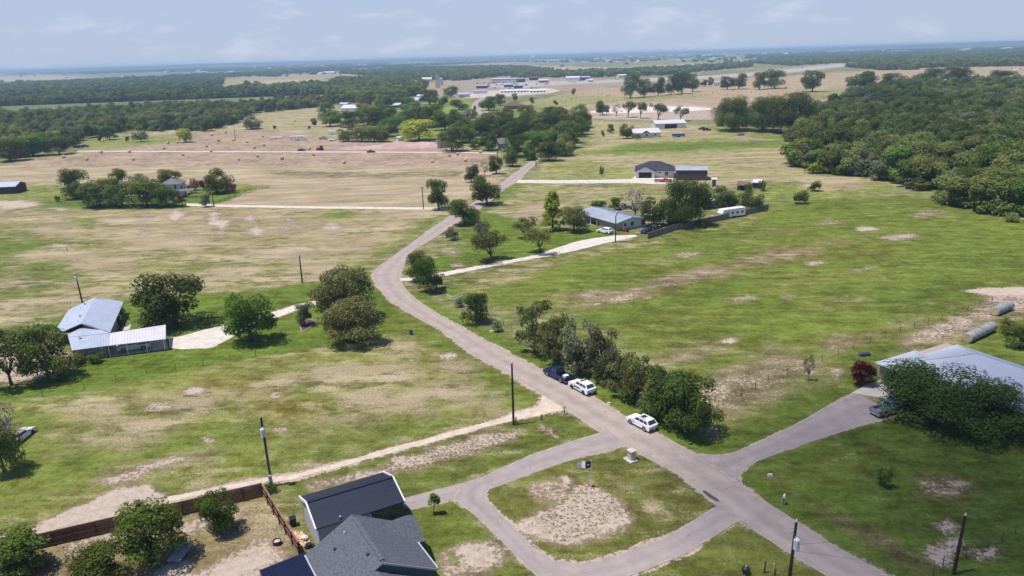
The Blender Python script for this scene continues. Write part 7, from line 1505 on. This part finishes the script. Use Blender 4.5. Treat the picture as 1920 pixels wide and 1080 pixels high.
# ------------------------------------------------------------------ grass tufts and weeds near the camera
def tufts(name, pts, leaf, hgt, wid, nb=5, seed=2):
    r = np.random.default_rng(seed); n = len(pts); P = np.repeat(pts, nb, 0) + r.normal(0, wid * .35, (n * nb, 2)); m = len(P); a = r.uniform(0, 6.28, m); hh = hgt * r.uniform(.5, 1.3, m); wd = wid * r.uniform(.3, .8, m); lean = r.normal(0, 1.3, (m, 2)) * hgt
    c, s = np.cos(a), np.sin(a); v = np.zeros((m, 3, 3)); v[:, 0, 0] = P[:, 0] - c * wd; v[:, 0, 1] = P[:, 1] - s * wd; v[:, 1, 0] = P[:, 0] + c * wd; v[:, 1, 1] = P[:, 1] + s * wd; v[:, 2, :2] = P + lean; v[:, 2, 2] = hh; v[:, :2, 2] = -.02
    me = bpy.data.meshes.new(name); me.vertices.add(m * 3); me.vertices.foreach_set('co', v.ravel()); me.loops.add(m * 3); me.loops.foreach_set('vertex_index', np.arange(m * 3, dtype=np.int32)); me.polygons.add(m); me.polygons.foreach_set('loop_start', np.arange(m, dtype=np.int32) * 3); me.update(calc_edges=True)
    at = me.attributes.new('tint', 'FLOAT', 'FACE'); at.data.foreach_set('value', np.clip(np.repeat(r.uniform(0, 1, n), nb) + r.normal(0, .15, m), 0, 1).astype(np.float32)); me.materials.append(LEAF[leaf])
    o = bpy.data.objects.new(name, me); COL.objects.link(o); return stuff(o)
def keep_off(q):
    ok = np.ones(len(q), bool)
    for outl in PAVED:
        x0, y0 = outl.min(0); x1, y1 = outl.max(0); s = np.nonzero((q[:, 0] > x0) & (q[:, 0] < x1) & (q[:, 1] > y0) & (q[:, 1] < y1))[0]
        if not len(s): continue
        ins = np.zeros(len(s), bool); x, y = q[s, 0], q[s, 1]
        for i in range(len(outl)):
            a, b = outl[i], outl[(i + 1) % len(outl)]
            with np.errstate(divide='ignore', invalid='ignore'): ins ^= ((a[1] > y) != (b[1] > y)) & (x < (b[0] - a[0]) * (y - a[1]) / (b[1] - a[1]) + a[0])
        ok[s[ins]] = False
    return q[ok]
ROUGH = [(-60, 765), (160, 740), (330, 705), (480, 678), (600, 655), (742, 645), (830, 640), (1005, 745), (980, 762), (760, 828), (640, 862), (480, 892), (310, 925), (200, 950), (0, 990), (-60, 1000)]
q = keep_off(np.vstack([scatter([(992, 985), (1060, 930), (1110, 905), (1180, 960), (1060, 1020)], .5, .9, 65), scatter([(690, 888), (830, 832), (960, 805), (960, 826), (800, 874)], .6, .9, 68), scatter([(100, 1030), (260, 985), (255, 1010), (140, 1050)], .6, .9, 69)])); tufts('grass_tufts', q, 'tuft', .10, .20)
# ------------------------------------------------------------------ haze and clouds
hz = MB(); hz.box(-21000, 21000, -300, 21500, -3, 61); hb = hz.build('haze', []); hb.data.materials.clear()
hm = bpy.data.materials.new('pale_air'); hm.use_nodes = True; t = hm.node_tree; t.nodes.remove(t.nodes['Principled BSDF']); pv = N(t, 'ShaderNodeVolumePrincipled'); pv.inputs['Color'].default_value = (0.50, 0.72, 1.0, 1); pv.inputs['Density'].default_value = HAZE; pv.inputs['Anisotropy'].default_value = 0.1
t.links.new(pv.outputs[0], t.nodes['Material Output'].inputs['Volume']); hb.data.materials.append(hm); stuff(hb)

def cloud(cx, cy, cz, rx, ry, rz_, dens, seed):
    bm = bmesh.new(); bmesh.ops.create_icosphere(bm, subdivisions=5, radius=1.0); r_ = np.random.default_rng(seed)
    P = np.array([v.co[:] for v in bm.verts]); ph = r_.uniform(0, 6.28, 8)
    d = 1 + .16 * np.sin(P[:, 0] * 4 + ph[0]) * np.cos(P[:, 1] * 3 + ph[1]) + .12 * np.sin(P[:, 1] * 7 + ph[2] + 3 * P[:, 2]) + .08 * np.cos(P[:, 0] * 11 + ph[3]) * np.sin(P[:, 1] * 9 + ph[4])
    P = P * d[:, None] * np.array((rx, ry, rz_)); P[:, 2] = np.where(P[:, 2] < 0, P[:, 2] * .4, P[:, 2])
    for v, p in zip(bm.verts, P): v.co = p
    me = bpy.data.meshes.new('cloud'); bm.to_mesh(me); bm.free(); o = bpy.data.objects.new('cloud', me); COL.objects.link(o); o.location = (cx, cy, cz); structure(o)
    m = bpy.data.materials.new('cloud_vapour'); m.use_nodes = True; t = m.node_tree; t.nodes.remove(t.nodes['Principled BSDF']); pv = N(t, 'ShaderNodeVolumePrincipled'); pv.inputs['Color'].default_value = (.98, .98, 1, 1); pv.inputs['Density'].default_value = dens; pv.inputs['Anisotropy'].default_value = .4
    t.links.new(pv.outputs[0], t.nodes['Material Output'].inputs['Volume']); me.materials.append(m); return o
sh = SUNV / SUNV.z
for gx, gy, rx, ry, dens, hh in ((340, 560, 190, 260, .0016, 1100), (74, 66, 60, 50, .0100, 900)):
    cloud(gx + sh.x * hh, gy + sh.y * hh, hh, rx, ry, 110, dens, int(rx))
